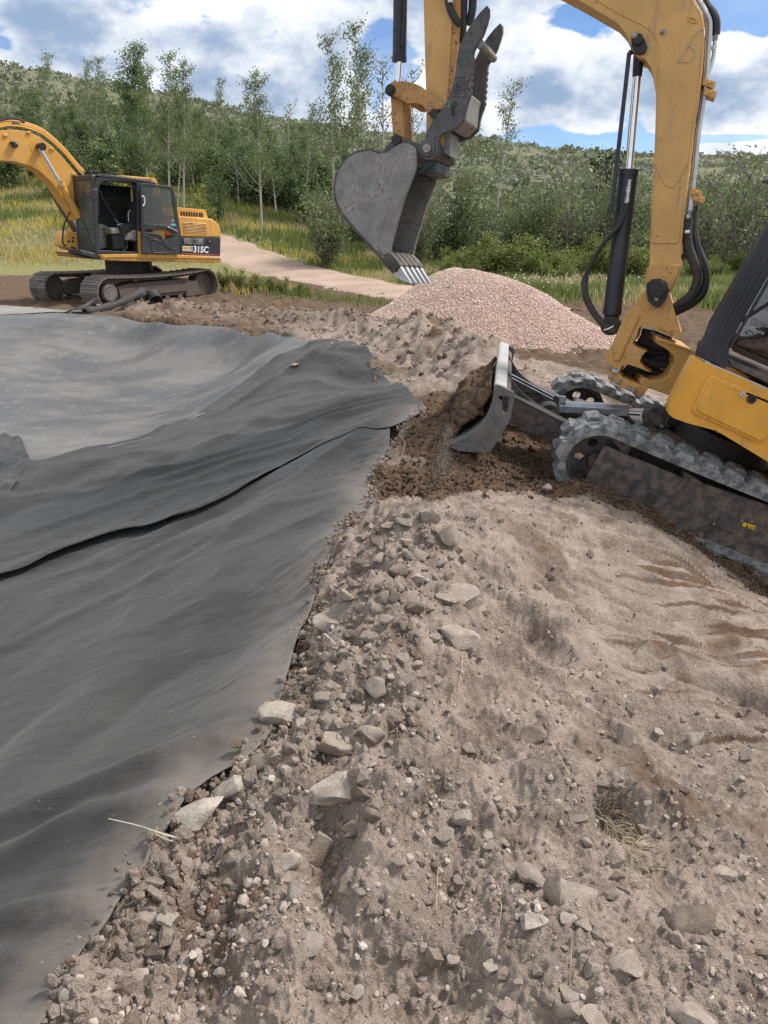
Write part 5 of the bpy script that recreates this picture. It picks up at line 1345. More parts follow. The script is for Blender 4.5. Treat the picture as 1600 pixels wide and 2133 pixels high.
mb = MB(); mb.prism(MF, [(tall[1][0] + .06, tall[1][1] - .02), (tall[1][0], tall[1][1] + .07), (-1.5, roof_b + .36), (-1.56, roof_b + .28)], -.09, ct + .01); build(mb, 'roof', M['black_paint'], CAB, bevel=.03, seg=3)
# windscreen, right side wall and rear window
wl_ = [fp_[0], fp_[1], fp_[2], tall[1]]
mb = MB()
for p, q in zip(wl_[:-1], wl_[1:]): mb.add([MF.w(p[0] - .32, .0, p[1]), MF.w(p[0] - .04, ct - .09, p[1]), MF.w(q[0] - .04, ct - .09, q[1]), MF.w(q[0] - .32, 0, q[1])], [(0, 1, 2, 3)])
build(mb, 'windscreen', M['glass'], CAB)
sill = onp(MF, cU([(660, 1395), (1066, 1560), (1300, 1650), (1300, 1740), (1066, 1640), (700, 1470)]), ct - .02)
mb = MB(); mb.prism(MF, sill, ct - .12, ct - .02); build(mb, 'door_sill', M['dirty_black'], CAB, bevel=.01)
fl = onp(MF, cU([(640, 1390), (1500, 1740)]), ct - .1)
mb = MB(); mb.prism(MF, [fl[0], fl[1], (fl[1][0], fl[1][1] - .04), (fl[0][0], fl[0][1] - .04)], 0.0, ct - .1); build(mb, 'cab_floor', M['dirty_black'], CAB)
wall = onp(MF, cU([(930, 560), (870, 700), (870, 840), (1700, 1180), (1700, 300), (1100, 300)]), .02)
mb = MB(); mb.prism(MF, wall, -.02, .02); build(mb, 'inner_wall', M['pale_panel'], CAB)
pn = onp(MF, cU([(895, 848), (1066, 915), (1250, 1000), (1180, 1200), (1035, 1108), (810, 1035), (840, 985)]), .30)
mb = MB(); mb.prism(MF, pn, .26, .30); build(mb, 'instruction_plate', M['pale_panel'], CAB, bevel=.004)
for r_ in range(5):
    for c_ in range(13):
        x0, y0 = 905 + c_ * 14 + r_ * -6, 975 + c_ * 6 + r_ * 17
        mb = MB(); mb.prism(MF, onp(MF, cU([(x0, y0), (x0 + 9, y0 + 4), (x0 + 7, y0 + 11), (x0 - 2, y0 + 7)]), .3), .298, .302); build(mb, 'print_mark', M['blue_print'], CAB)
pn2 = onp(MF, cU([(785, 1060), (830, 1050), (1035, 1125), (1000, 1220), (960, 1252), (840, 1262), (805, 1225), (780, 1140)]), .32)
mb = MB(); mb.prism(MF, pn2, .29, .32); build(mb, 'pedal_plate', M['pale_panel'], CAB, bevel=.004)
rs = random.Random(4)
for k in range(26):
    x0, y0 = 830 + rs.random() * 150, 1090 + rs.random() * 100; w_, h_ = 6 + rs.random() * 14, 3 + rs.random() * 6
    mb = MB(); mb.prism(MF, onp(MF, cU([(x0, y0), (x0 + w_, y0 + w_ * .4), (x0 + w_ - 2, y0 + h_ + w_ * .4), (x0 - 1, y0 + h_)]), .32), .318, .322); build(mb, 'scuff_mark', M['ink'], CAB)
mb = MB(); mb.tube(smooth_line(w3(MF, cU([(800, 1015), (880, 955), (1066, 838), (1250, 740)]), .45), 3), .014, 10); build(mb, 'control_lever', M['hose'], CAB)
# seat
mb = MB(); fb = fl[1][1]; mb.box(MF, -1.38, -.95, .20, .70, fb + .28, fb + .45); mb.prism(MF, [(-1.32, fb + .42), (-1.22, fb + .42), (-1.34, fb + 1.1), (-1.44, fb + 1.1)], .22, .68); build(mb, 'operator_seat', M['seat'], CAB, bevel=.05, seg=3)

# --- operator (only a boot and a shin show) ---------------------------------------
def operator():
    heel = w3(MF, cU([(1120, 1470)]), .62)[0]; toe = w3(MF, cU([(720, 1295)]), .62)[0]
    hh = (heel - MF.o); ha, hb = np.dot(hh, MF.f), np.dot(hh, MF.u)
    tt = toe - MF.o; ta, tb2 = np.dot(tt, MF.f), np.dot(tt, MF.u)
    root = empty('person', MF.w(-1.15, .45, fb + .45)); tag(root, 'seated operator in dark trousers and brown boots inside the near cab', 'person')
    J = {}; J['pelvis'] = (-1.13, .45, fb + .55); J['belly'] = (-1.16, .45, fb + .72); J['chest'] = (-1.20, .45, fb + .95); J['neck'] = (-1.19, .45, fb + 1.10); J['jaw'] = (-1.15, .45, fb + 1.19); J['head'] = (-1.16, .45, fb + 1.28)
    E = [('pelvis', 'belly'), ('belly', 'chest'), ('chest', 'neck'), ('neck', 'jaw'), ('jaw', 'head')]
    rad = {'pelvis': .15, 'belly': .14, 'chest': .155, 'neck': .058, 'jaw': .085, 'head': .10}
    for s_, nm in ((1, 'l'), (-1, 'r')):
        y = .45 + s_ * .17
        J['hip' + nm] = (-1.10, .45 + s_ * .10, fb + .53); J['knee' + nm] = (ha + .03, y, hb + .50); J['calf' + nm] = (ha - .02, y, hb + .34); J['ankle' + nm] = (ha - .015, y, hb + .12)
        J['sh' + nm] = (-1.20, .45 + s_ * .20, fb + 1.02); J['elb' + nm] = (-1.10, .45 + s_ * .26, fb + .76); J['wr' + nm] = (-.88, .45 + s_ * .24, fb + .72); J['palm' + nm] = (-.81, .45 + s_ * .24, fb + .715)
        E += [('pelvis', 'hip' + nm), ('hip' + nm, 'knee' + nm), ('knee' + nm, 'calf' + nm), ('calf' + nm, 'ankle' + nm), ('chest', 'sh' + nm), ('sh' + nm, 'elb' + nm), ('elb' + nm, 'wr' + nm), ('wr' + nm, 'palm' + nm)]
        rad.update({'hip' + nm: .10, 'knee' + nm: .068, 'calf' + nm: .062, 'ankle' + nm: .05, 'sh' + nm: .068, 'elb' + nm: .048, 'wr' + nm: .032, 'palm' + nm: .036})
        for k in range(5):
            dy = (k - 2) * .018; nm2 = 'f%d%s' % (k, nm); L_ = (.06, .075, .085, .078, .06)[k]
            if k == 0: J[nm2] = (-.80, .45 + s_ * .24 - s_ * .05, fb + .70); J[nm2 + 'b'] = (-.77, .45 + s_ * .24 - s_ * .055, fb + .685)
            else: J[nm2] = (-.81 + L_ * .5, .45 + s_ * .24 + dy, fb + .715); J[nm2 + 'b'] = (-.81 + L_ * .8, .45 + s_ * .24 + dy, fb + .675)
            E += [('palm' + nm, nm2), (nm2, nm2 + 'b')]; rad[nm2] = .0095; rad[nm2 + 'b'] = .008
    names = list(J); ix = {n: i for i, n in enumerate(names)}; off = root_loc(root)
    me = bpy.data.meshes.new('body'); me.from_pydata([tuple(MF.w(*J[n]) - off) for n in names], [(ix[a], ix[b]) for a, b in E], []); me.update()
    o = bpy.data.objects.new('body', me); COL.objects.link(o); o.parent = root; me.materials.append(M['trouser'])
    sk = o.modifiers.new('skin', 'SKIN'); 
    for i, n in enumerate(names): me.skin_vertices[0].data[i].radius = (rad[n], rad[n]); me.skin_vertices[0].data[i].use_root = (n == 'pelvis')
    sub = o.modifiers.new('sub', 'SUBSURF'); sub.levels = 2; sub.render_levels = 2
    # head skin, face and hair
    mb = MB(); V = []; F = []; n1, n2 = 14, 20
    for i in range(n1 + 1):
        ph = math.pi * i / n1
        for j in range(n2):
            th = 2 * math.pi * j / n2; x, y, z = math.sin(ph) * math.cos(th), math.sin(ph) * math.sin(th), math.cos(ph)
            rx = .098 * (1 + .10 * max(0, x) * (abs(z + .05) < .3)); k = 1 - .22 * max(0, -z) ** 1.5
            nose = .022 * math.exp(-((y * .1) / .012) ** 2 - ((z + .12) / .16) ** 2) * (x > .5)
            V.append(MF.w(-1.155 + (x * rx + nose) * 1.0, .45 + y * .078 * k, fb + 1.255 + z * .125))
    for i in range(n1):
        for j in range(n2): F.append((i * n2 + j, i * n2 + (j + 1) % n2, (i + 1) * n2 + (j + 1) % n2, (i + 1) * n2 + j))
    mb.add(V, F); build(mb, 'head', M['skin'], root, smooth=80)
    mb = MB()
    for s_ in (-1, 1): p = MF.w(-1.068, .45 + s_ * .032, fb + 1.262); mb.tube([p - MF.f * .006, p + MF.f * .008], .011, 10)
    build(mb, 'eye', M['ink'], root)
    mb = MB(); mb.tube(w3(MF, [], .45) + [MF.w(-1.062, .45 - .025, fb + 1.185), MF.w(-1.055, .45, fb + 1.183), MF.w(-1.062, .45 + .025, fb + 1.185)], .006, 6); build(mb, 'mouth', M['boot'], root)
    mb = MB()
    for s_ in (-1, 1): p = MF.w(-1.165, .45 + s_ * .077, fb + 1.25); mb.tube([p - MF.l * s_ * .01, p + MF.l * s_ * .012], [.03, .024], 10)
    build(mb, 'ear', M['skin'], root)
    mb = MB(); V = []; F = []
    for i in range(8):
        ph = math.pi * .5 * i / 7
        for j in range(n2):
            th = 2 * math.pi * j / n2; x, y, z = math.sin(ph) * math.cos(th), math.sin(ph) * math.sin(th), math.cos(ph)
            V.append(MF.w(-1.168 + x * .103, .45 + y * .084, fb + 1.268 + z * .125 - (.05 * (x < -.2) * math.sin(ph))))
    for i in range(7):
        for j in range(n2): F.append((i * n2 + j, i * n2 + (j + 1) % n2, (i + 1) * n2 + (j + 1) % n2, (i + 1) * n2 + j))
    mb.add(V, F); build(mb, 'hair', M['hair'], root, smooth=80)
    # shirt over the trunk
    mb = MB(); rings = [(fb + .50, .17, .20), (fb + .70, .16, .19), (fb + .92, .165, .215), (fb + 1.03, .13, .20), (fb + 1.09, .075, .09)]
    V = []; F = []
    for b_, ra, rt in rings:
        for j in range(20): th = 2 * math.pi * j / 20; V.append(MF.w(-1.17 + (b_ - fb - .5) * -.05 + ra * math.cos(th), .45 + rt * math.sin(th), b_))
    for i in range(len(rings) - 1):
        for j in range(20): F.append((i * 20 + j, i * 20 + (j + 1) % 20, (i + 1) * 20 + (j + 1) % 20, (i + 1) * 20 + j))
    mb.add(V, F); build(mb, 'shirt', M['shirt'], root, smooth=80)
    # boots: last-shaped lofts
    for s_ in (1, -1):
        y = .45 + s_ * .17; ya = .62
        d = np.array([ta - ha, 0, tb2 - hb]); L_ = np.linalg.norm(d); d /= L_; nrm = np.array([-d[2], 0, d[0]]); nrm = nrm if nrm[2] > 0 else -nrm
        secs = [(-.02, .030, .0, .10), (.05, .040, .0, .22), (.13, .044, .0, .20), (.19, .045, .0, .125), (.26, .050, .0, .088), (.32, .048, .0, .068), (.355, .030, .005, .045), (.37, .008, .015, .028)]
        sc_ = L_ / .37; V = []; F = []
        for s0, hw, z0, z1 in secs:
            for k in range(14):
                th = 2 * math.pi * k / 14; c_, n_ = math.cos(th), math.sin(th); zz = (z0 + z1) / 2 + (z1 - z0) / 2 * n_
                p = np.array([ha, y, hb]) + d * s0 * sc_ + nrm * (zz + .02); V.append(MF.w(p[0], y + hw * 1.1 * c_ * (1 - .2 * (n_ > 0) * n_), p[2]))
        for i in range(len(secs) - 1):
            for k in range(14): F.append((i * 14 + k, i * 14 + (k + 1) % 14, (i + 1) * 14 + (k + 1) % 14, (i + 1) * 14 + k))
        F += [tuple(range(13, -1, -1)), tuple((len(secs) - 1) * 14 + k for k in range(14))]
        mb = MB(); mb.add(V, F); bt = build(mb, 'boot', M['boot'], root, smooth=70)
        mb = MB(); V = []; F = []
        for s0, hw in ((-.03, .034), (.05, .046), (.13, .046), (.2, .048), (.27, .056), (.33, .052), (.365, .032), (.378, .008)):
            for zz, sg in ((-.012, -1), (-.012, 1), (.026, 1), (.026, -1)):
                p = np.array([ha, y, hb]) + d * s0 * sc_ + nrm * zz; V.append(MF.w(p[0], y + sg * hw * 1.12, p[2]))
        for i in range(7):
            for k in range(4): F.append((i * 4 + k, i * 4 + (k + 1) % 4, (i + 1) * 4 + (k + 1) % 4, (i + 1) * 4 + k))
        F += [(3, 2, 1, 0), (28, 29, 30, 31)]
        mb.add(V, F); build(mb, 'boot_sole', M['sole'], bt, bevel=.006)
operator()
# ------------------------------------------------------------------ far excavator
cE, cE2, cE3, cE4 = conv(0, 220, 3.2), conv(160, 330, 6.6667), conv(20, 500, 3.5556), conv(360, 420, 14.545)
_hf = np.array([-math.cos(R(44)), -math.sin(R(44))]); _t = Frame.make((0, 0, 0), _hf, R(3))
NC = at_y(205, 540, 17.9)
SW = NC - _t.f * 1.30 - _t.l * 1.20                  # slewing centre at the height of the house floor
HF = Frame(SW, _t.f, _t.l, _t.u)
_t2 = Frame.make((0, 0, 0), [-math.cos(R(54)), -math.sin(R(54))], R(0))
UF = Frame((SW[0], SW[1], 0), _t2.f, _t2.l, _t2.u)
FX = empty('excavator', (SW[0], SW[1], float(ground_z(SW[0], SW[1]))))
tag(FX, 'far yellow and black excavator on steel tracks with its cab door open', 'excavator')
def bE(mb, nm, mat, par=FX, bv=0.0, **k): return build(mb, nm, M[mat] if isinstance(mat, str) else mat, par, bevel=bv, **k)

# tracks
tE = 1.34
f_a, f_b = onp(UF, cE([(738, 1212)]), tE)[0]
RT = .355
zc = RT - .06
rear_a = onp(UF, cE([(1385, 1190)]), tE)[0][0]
front_a = f_a
def far_track(t0, t1, with_label):
    tr = empty('crawler_track', UF.w((front_a + rear_a) / 2, (t0 + t1) / 2, 0) - root_loc(FX)); tr.parent = FX
    if with_label: tr['label'] = with_label
    L1 = front_a - rear_a; per = 2 * L1 + 2 * math.pi * RT; cnt = 43; sp = per / cnt
    zr = zc - .02
    def pos(s_):
        s_ %= per
        if s_ < L1: return (rear_a + s_, zc + RT - .05 * math.sin(math.pi * s_ / L1)), (0, 1)
        s_ -= L1
        if s_ < math.pi * RT: th = math.pi / 2 - s_ / RT; return (front_a + RT * math.cos(th), zc + RT * math.sin(th)), (math.cos(th), math.sin(th))
        s_ -= math.pi * RT
        if s_ < L1: return (front_a - s_, zc - RT), (0, -1)
        s_ -= L1; th = -math.pi / 2 - s_ / RT; return (rear_a + RT * math.cos(th), zc + RT * math.sin(th)), (math.cos(th), math.sin(th))
    for k in range(cnt):
        (a, b), (nx, nz) = pos(k * sp); tx, tz = nz, -nx
        mb = MB(); V = []
        prof_ = [(-.5, 0), (.5, 0), (.5, .02), (.40, .022), (.38, .05), (.32, .05), (.30, .022), (-.02, .022), (-.04, .042), (-.10, .042), (-.12, .022), (-.40, .022), (-.42, .042), (-.47, .042), (-.5, .02)]
        n = len(prof_)
        for t in (t0, t1):
            for u, h in prof_: V.append(UF.w(a + tx * u * sp * .96 + nx * (h - .03), t, b + tz * u * sp * .96 + nz * (h - .03)))
        mb.add(V, [tuple(range(n)), tuple(range(2 * n - 1, n - 1, -1))] + [(i, (i + 1) % n, (i + 1) % n + n, i + n) for i in range(n)])
        bE(mb, 'track_shoe', 'track_steel', tr, smooth=25)
    mid = (t0 + t1) / 2
    # chain behind the shoes
    mb = MB(); o = [pos(s_)[0] for s_ in np.linspace(0, per, 70, endpoint=False)]; nn = [pos(s_)[1] for s_ in np.linspace(0, per, 70, endpoint=False)]
    V = []; F = []
    for (a, b), (nx, nz) in zip(o, nn):
        for h in (-.03, -.11):
            for t in (mid - .10, mid + .10): V.append(UF.w(a + nx * h, t, b + nz * h))
    for k in range(70):
        j = (k + 1) % 70
        for p, q in ((0, 1), (1, 3), (3, 2), (2, 0)): F.append((4 * k + p, 4 * k + q, 4 * j + q, 4 * j + p))
    mb.add(V, F); bE(mb, 'track_chain', 'track_frame', tr)
    mb = MB(); mb.prism(UF, [(front_a - .25, zc - .17), (front_a - .22, zc + .10), (front_a - .6, zc + .17), (rear_a + .55, zc + .17), (rear_a + .25, zc + .08), (rear_a + .25, zc - .2)], mid - .18, mid + .18); bE(mb, 'track_frame', 'track_frame', tr, .03)
    out = t1 if t1 > 0 else t0; sgn = 1 if t1 > 0 else -1
    mb = MB(); mb.prism(UF, [(front_a - .30, zc - .12), (front_a - .28, zc + .08), (rear_a + .55, zc + .06), (rear_a + .5, zc - .12)], *sorted((mid + sgn * .18, mid + sgn * .215))); bE(mb, 'step_plate', 'track_frame', tr, .01)
    mb = MB(); mb.prism(UF, [(rear_a + .62, zc - .25), (rear_a + .62, zc + .10), (rear_a + .22, zc + .10), (rear_a + .18, zc - .25)], mid - .22, mid + .22); bE(mb, 'idler_guard', 'track_frame', tr, .01)
    for t0_, t1_, r_, nm in ((mid - .12, mid + .12, .30, 'sprocket'), (mid + .10 * sgn, mid + .27 * sgn, .20, 'final_drive'), (mid + .26 * sgn, mid + .29 * sgn, .175, 'drive_cover')):
        mb = MB(); mb.disc(UF, front_a, zc, min(t0_, t1_), max(t0_, t1_), r_, 28); bE(mb, nm, 'track_steel' if nm == 'drive_cover' else 'track_frame', tr, .012)
    for k in range(12):
        th = 2 * math.pi * k / 12; mb = MB(); ta = mid + .285 * sgn; mb.disc(UF, front_a + .145 * math.cos(th), zc + .145 * math.sin(th), min(ta, ta + .02 * sgn), max(ta, ta + .02 * sgn), .016, 6); bE(mb, 'cover_bolt', 'track_steel', tr)
    mb = MB(); mb.disc(UF, rear_a, zc, mid - .14, mid + .14, .27, 26); bE(mb, 'idler', 'track_frame', tr, .02)
    for k in range(6):
        mb = MB(); a = front_a - .5 - k * (front_a - rear_a - .9) / 5; mb.disc(UF, a, zc - .26, mid - .2, mid + .2, .075, 16); bE(mb, 'track_roller', 'track_frame', tr, .01)
    for a in (front_a - .75, rear_a + .95):
        mb = MB(); mb.disc(UF, a, zc + .25, mid - .1, mid + .24, .06, 14); bE(mb, 'carrier_roller', 'track_frame', tr, .008)
far_track(tE - .64, tE, 'near steel track with rows of worn grousers'); far_track(-tE, -tE + .64, None)
mb = MB(); mb.prism(UF, [(.9, .30), (.55, .62), (-.55, .62), (-.9, .30), (-.6, .22), (.6, .22)], -.75, .75); bE(mb, 'undercarriage_frame', 'track_frame', FX, .03)
hz = HF.o[2]
build(ring_up(UF, 0, 0, .55, hz + .02, .55), 'slewing_ring', M['grease'], FX)

# house
sE = 1.20
beam = onp(HF, cE([(655, 992), (920, 988), (1205, 995), (1470, 1012), (1477, 1042), (1400, 1047), (840, 1037), (680, 1030)]), sE)
mb = MB(); mb.prism(HF, beam, -sE, sE); bE(mb, 'deck_frame', 'yellow_rust', FX, .01)
mb = MB(); mb.prism(HF, onp(HF, cE([(672, 992), (920, 988), (1205, 995), (1470, 1012), (1472, 1022), (850, 1012), (690, 1015)]), sE + .01), sE - .03, sE + .012); bE(mb, 'deck_edge', 'yellow_far', FX, .008)
up_ = onp(HF, cE4([(235, 1060), (150, 435), (1060, 505), (1180, 520), (1300, 600), (1400, 710), (1452, 860), (1470, 1085)]), sE)
mb = MB(); mb.prism(HF, up_, -sE, sE); hood = bE(mb, 'engine_cover', 'yellow_far', FX, .03, seg=3)
lo_ = onp(HF, cE4([(235, 1062), (1470, 1087), (1455, 1660), (225, 1600)]), sE)
mb = MB(); mb.prism(HF, lo_, -sE + .01, sE - .01); low = bE(mb, 'counterweight', 'black_far', FX, .03, seg=3)
rh = onp(HF, cE4([(-150, 165), (160, 175), (980, 240), (1010, 290), (1070, 505), (190, 448), (-150, 430)]), .95)
mb = MB(); mb.prism(HF, rh, -.55, .95); rhood = bE(mb, 'raised_hood', 'yellow_far', FX, .025, seg=3)
for k in range(9):
    x0 = 235 + k * 78; y0 = 290 + k * 5
    if k == 7: x0 += 10
    mb = MB(); mb.prism(HF, onp(HF, cE4([(x0, y0), (x0 + 36, y0 - 2), (x0 + 56, y0 + 70), (x0 + 58, y0 + 140), (x0 + 20, y0 + 145), (x0, y0 + 70)]), .955), .93, .958); bE(mb, 'vent_slot', 'ink', rhood)
gr = onp(HF, cE4([(300, 625), (1005, 672), (1030, 975), (335, 940)]), sE)
mb = MB(); mb.prism(HF, gr, sE - .02, sE + .003); gp_ = bE(mb, 'grille', 'ink', hood)
gq = [np.array(p) for p in gr]
mb = MB()
for k in range(19):
    t = k / 18; A_, B_ = gq[0] + (gq[1] - gq[0]) * t, gq[3] + (gq[2] - gq[3]) * t; mb.tube([HF.w(A_[0], sE + .006, A_[1]), HF.w(B_[0], sE + .006, B_[1])], .006, 4)
for k in range(8):
    t = k / 7; A_, B_ = gq[0] + (gq[3] - gq[0]) * t, gq[1] + (gq[2] - gq[1]) * t; mb.tube([HF.w(A_[0], sE + .006, A_[1]), HF.w(B_[0], sE + .006, B_[1])], .006, 4)
o = bE(mb, 'grille_bars', 'yellow_far', hood); o['kind'] = 'stuff'
mb = MB(); mb.prism(HF, onp(HF, cE4([(320, 1110), (925, 1125), (930, 1300), (310, 1290)]), sE), sE - .02, sE + .004); lg = bE(mb, 'lower_vent', 'ink', low)
mb = MB()
for k in range(8):
    y = 1125 + k * 22; A_, B_ = onp(HF, cE4([(325, y), (925, y + 14)]), sE); mb.tube([HF.w(A_[0], sE + .006, A_[1]), HF.w(B_[0], sE + .006, B_[1])], .007, 4)
o = bE(mb, 'vent_bars', 'black_far', low); o['kind'] = 'stuff'
mb = MB(); mb.prism(HF, onp(HF, cE4([(1060, 1150), (1190, 1155), (1190, 1265), (1060, 1260)]), sE), sE - .02, sE + .004); bE(mb, 'latch_recess', 'ink', low)
a, b = onp(HF, cE4([(1112, 1205)]), sE)[0]; mb = MB(); mb.disc(HF, a, b, sE, sE + .012, .018, 12); bE(mb, 'latch', 'steel', low)
mb = MB(); mb.prism(HF, onp(HF, cE4([(245, 1555), (1400, 1605), (1400, 1630), (245, 1590)]), sE), sE - .02, sE + .006); bE(mb, 'red_stripe', 'red', low)
mb = MB(); mb.prism(HF, onp(HF, cE4([(290, 1345), (600, 1352), (595, 1505), (292, 1495)]), sE), sE - .02, sE + .004); pl = bE(mb, 'dealer_plate', 'white', low)
mb = MB(); mb.prism(HF, onp(HF, cE4([(305, 1358), (510, 1362), (508, 1448), (305, 1442)]), sE), sE, sE + .007); bE(mb, 'plate_patch', 'decal_yellow', pl)
mb = MB(); mb.prism(HF, onp(HF, cE4([(525, 1365), (590, 1368), (588, 1450), (525, 1446)]), sE), sE, sE + .007); bE(mb, 'plate_patch', 'blue_print', pl)
mb = MB()
for k in range(6): mb.prism(HF, onp(HF, cE4([(320 + k * 28, 1385), (340 + k * 28, 1386), (340 + k * 28, 1418), (320 + k * 28, 1416)]), sE), sE + .006, sE + .009)
bE(mb, 'plate_print', 'yellow_rust', pl)['kind'] = 'stuff'
mb = MB(); mb.prism(HF, onp(HF, cE4([(310, 1465), (580, 1472), (580, 1482), (310, 1476)]), sE), sE, sE + .007); bE(mb, 'plate_print', 'blue_print', pl)
def text3d(s_, fr, p_bl, p_br, h, t, mat, par, name, bold=.012):
    cu = bpy.data.curves.new('t', 'FONT'); cu.body = s_; cu.extrude = .01; cu.offset = bold; cu.size = 1.0; cu.resolution_u = 6
    tmp = bpy.data.objects.new('t', cu); COL.objects.link(tmp)
    dg = bpy.context.evaluated_depsgraph_get(); me = bpy.data.meshes.new_from_object(tmp.evaluated_get(dg))
    bpy.data.objects.remove(tmp); V = np.array([v.co[:] for v in me.vertices]); mn, mx = V.min(0), V.max(0)
    u = (V[:, 0] - mn[0]) / (mx[0] - mn[0]); w_ = (V[:, 1] - mn[1]) / (mx[1] - mn[1]); off = root_loc(par)
    A_, B_ = np.array(p_bl), np.array(p_br); h = np.array(h)
    for i, v in enumerate(me.vertices):
        q = A_ + (B_ - A_) * u[i] + h * w_[i]; v.co = tuple(fr.w(q[0], t + V[i, 2] * .5, q[1]) - off)
    me.materials.clear(); me.materials.append(mat); o = bpy.data.objects.new(name, me); COL.objects.link(o); o.parent = par; return o
bl_, br_, tl_ = onp(HF, cE4([(622, 1538), (1072, 1560), (632, 1335)]), sE)
text3d('315C', HF, bl_, br_, np.array(tl_) - np.array(bl_), sE + .002, M['white'], low, 'model_number', .03)

# cab
CB = empty('cab', HF.w(.6, .7, .1) - root_loc(FX)); CB.parent = FX
cs = sE - .02
sf = onp(HF, cE2([(268, 1318), (250, 600), (262, 330), (300, 262), (350, 235), (850, 300), (1040, 318), (1045, 900), (1050, 1320)]), cs)
h1 = onp(HF, cE2([(305, 1272), (285, 900), (292, 560), (318, 360), (350, 318), (400, 305), (780, 325), (838, 340), (842, 1300)]), cs)
h2 = onp(HF, cE2([(905, 385), (1015, 398), (1020, 900), (920, 890)]), cs)
mb = MB(); mb.prism(HF, sf, cs - .07, cs, [h1, h2]); bE(mb, 'cab_side', 'black_far', CB, .008)
mb = MB(); mb.prism(HF, h2, cs - .05, cs - .04); bE(mb, 'quarter_window', 'glass_green', CB)
mb = MB(); mb.prism(HF, onp(HF, cE2([(1050, 420), (1130, 350), (1150, 420), (1225, 930), (1230, 1320), (1050, 1320)]), cs - .03), .15, cs - .03); bE(mb, 'cab_rear_post', 'yellow_far', CB, .015)
mb = MB(); mb.prism(HF, onp(HF, cE2([(300, 240), (350, 212), (850, 280), (1040, 312), (1120, 350), (1040, 350), (850, 318), (350, 262)]), cs), .18, cs + .01); bE(mb, 'cab_roof', 'black_far', CB, .02, seg=3)
mb = MB(); mb.prism(HF, onp(HF, cE2([(1020, 265), (1095, 280), (1130, 350), (1040, 350)]), cs - .1), .2, cs - .1); mb.prism(HF, onp(HF, cE2([(620, 232), (1020, 268), (1020, 300), (620, 262)]), cs - .1), .25, cs - .1); bE(mb, 'roof_hatch', 'yellow_far', CB, .01)
# cab front
fp0 = onp(HF, cE2([(262, 330), (250, 600), (268, 1000), (285, 1260)]), cs); top0 = onp(HF, cE2([(330, 240)]), cs)[0]
fa = fp0[1][0] + .02
b_lo, b_hi = fp0[3][1] - .06, top0[1] - .02
b_sill = b_lo + .10
def frect(t0, t1, b0, b1, a0, a1, nm, mat, bv=.01): mb = MB(); mb.box(HF, a0, a1, t0, t1, b0, b1); return bE(mb, nm, mat, CB, bv)
frect(.18, .26, b_lo, b_hi, fa - .07, fa + .01, 'front_post', 'black_far'); frect(cs - .08, cs - .001, b_lo, b_hi, fa - .06, fa + .012, 'front_post', 'black_far')
frect(.2, cs - .02, b_lo - .05, b_sill + .05, fa - .08, fa + .012, 'front_sill', 'black_far', .02); frect(.2, cs - .02, b_hi - .08, b_hi + .03, fa - .10, fa + .012, 'front_header', 'black_far', .02)
frect(.26, cs - .08, (b_lo + b_hi) / 2 - .30, (b_lo + b_hi) / 2 - .27, fa - .02, fa + .008, 'windscreen_bar', 'black_far')
frect(.26, cs - .08, b_sill, b_hi - .06, fa - .012, fa - .004, 'windscreen', 'glass_green', 0)
frect(.18, .22, b_lo, b_lo + .75, fp0[1][0] - 1.35, fa - .05, 'far_wall', 'black_far'); frect(.185, .2, b_lo + .75, b_hi - .1, fp0[1][0] - 1.35, fa - .05, 'far_window', 'glass_dark', 0)
frect(.2, cs - .07, b_lo, b_hi - .05, fp0[1][0] - 1.42, fp0[1][0] - 1.38, 'rear_wall', 'black_far')
frect(.2, cs - .06, b_lo - .04, b_lo + .02, fp0[1][0] - 1.4, fa - .06, 'cab_floor', 'beige')
mb = MB(); mb.prism(HF, onp(HF, cE2([(40, 1262), (262, 1318), (330, 1320), (335, 1390), (262, 1395), (70, 1335)]), cs), .5, cs - .01); bE(mb, 'front_step', 'black_far', CB, .02)
for pts, t0, t1, nm, mt in (([(640, 1040), (700, 990), (838, 975), (838, 1170), (700, 1130), (610, 1130)], .45, 1.0, 'seat_base', 'beige'), ([(720, 880), (760, 600), (835, 590), (838, 980), (700, 990)], .5, .95, 'seat_back', 'seat'),
                            ([(440, 1060), (600, 1060), (640, 1150), (640, 1260), (460, 1260)], .55, .9, 'seat_suspension', 'ink'), ([(290, 900), (420, 940), (410, 1240), (300, 1260)], .3, .45, 'front_panel', 'beige'),
                            ([(410, 960), (560, 960), (540, 1040), (440, 1050)], .5, .9, 'console', 'beige'), ([(560, 930), (840, 880), (840, 980), (700, 1010), (600, 1010)], .85, 1.0, 'arm_rest', 'seat')):
    mb = MB(); mb.prism(HF, onp(HF, cE2(pts), (t0 + t1) / 2), t0, t1); bE(mb, nm, mt, CB, .03, seg=3)
for pts in ([(320, 460), (400, 640), (560, 850)], [(560, 930), (600, 910), (640, 915)], [(560, 930), (600, 980), (650, 1040), (655, 1280)], [(690, 1070), (700, 1200), (660, 1290)], [(720, 880), (720, 760), (740, 730), (820, 720)], [(530, 840), (580, 900)]):
    mb = MB(); mb.tube(smooth_line(w3(HF, cE2(pts), .75), 3), .018 if pts[0][0] != 320 else .04, 8); bE(mb, 'grab_rail', 'hose' if pts[0][0] == 320 else 'steel', CB)
mb = MB(); mb.prism(HF, onp(HF, cE2([(195, 450), (215, 420), (290, 420), (285, 560), (215, 590)]), cs + .12), cs + .08, cs + .13); bE(mb, 'mirror', 'black_far', CB, .015)
mb = MB(); mb.tube(smooth_line(w3(HF, cE2([(250, 430), (252, 330), (258, 240), (330, 200), (300, 170), (240, 175), (215, 195)]), cs + .1), 3), .014, 6); bE(mb, 'mirror_arm', 'hose', CB)
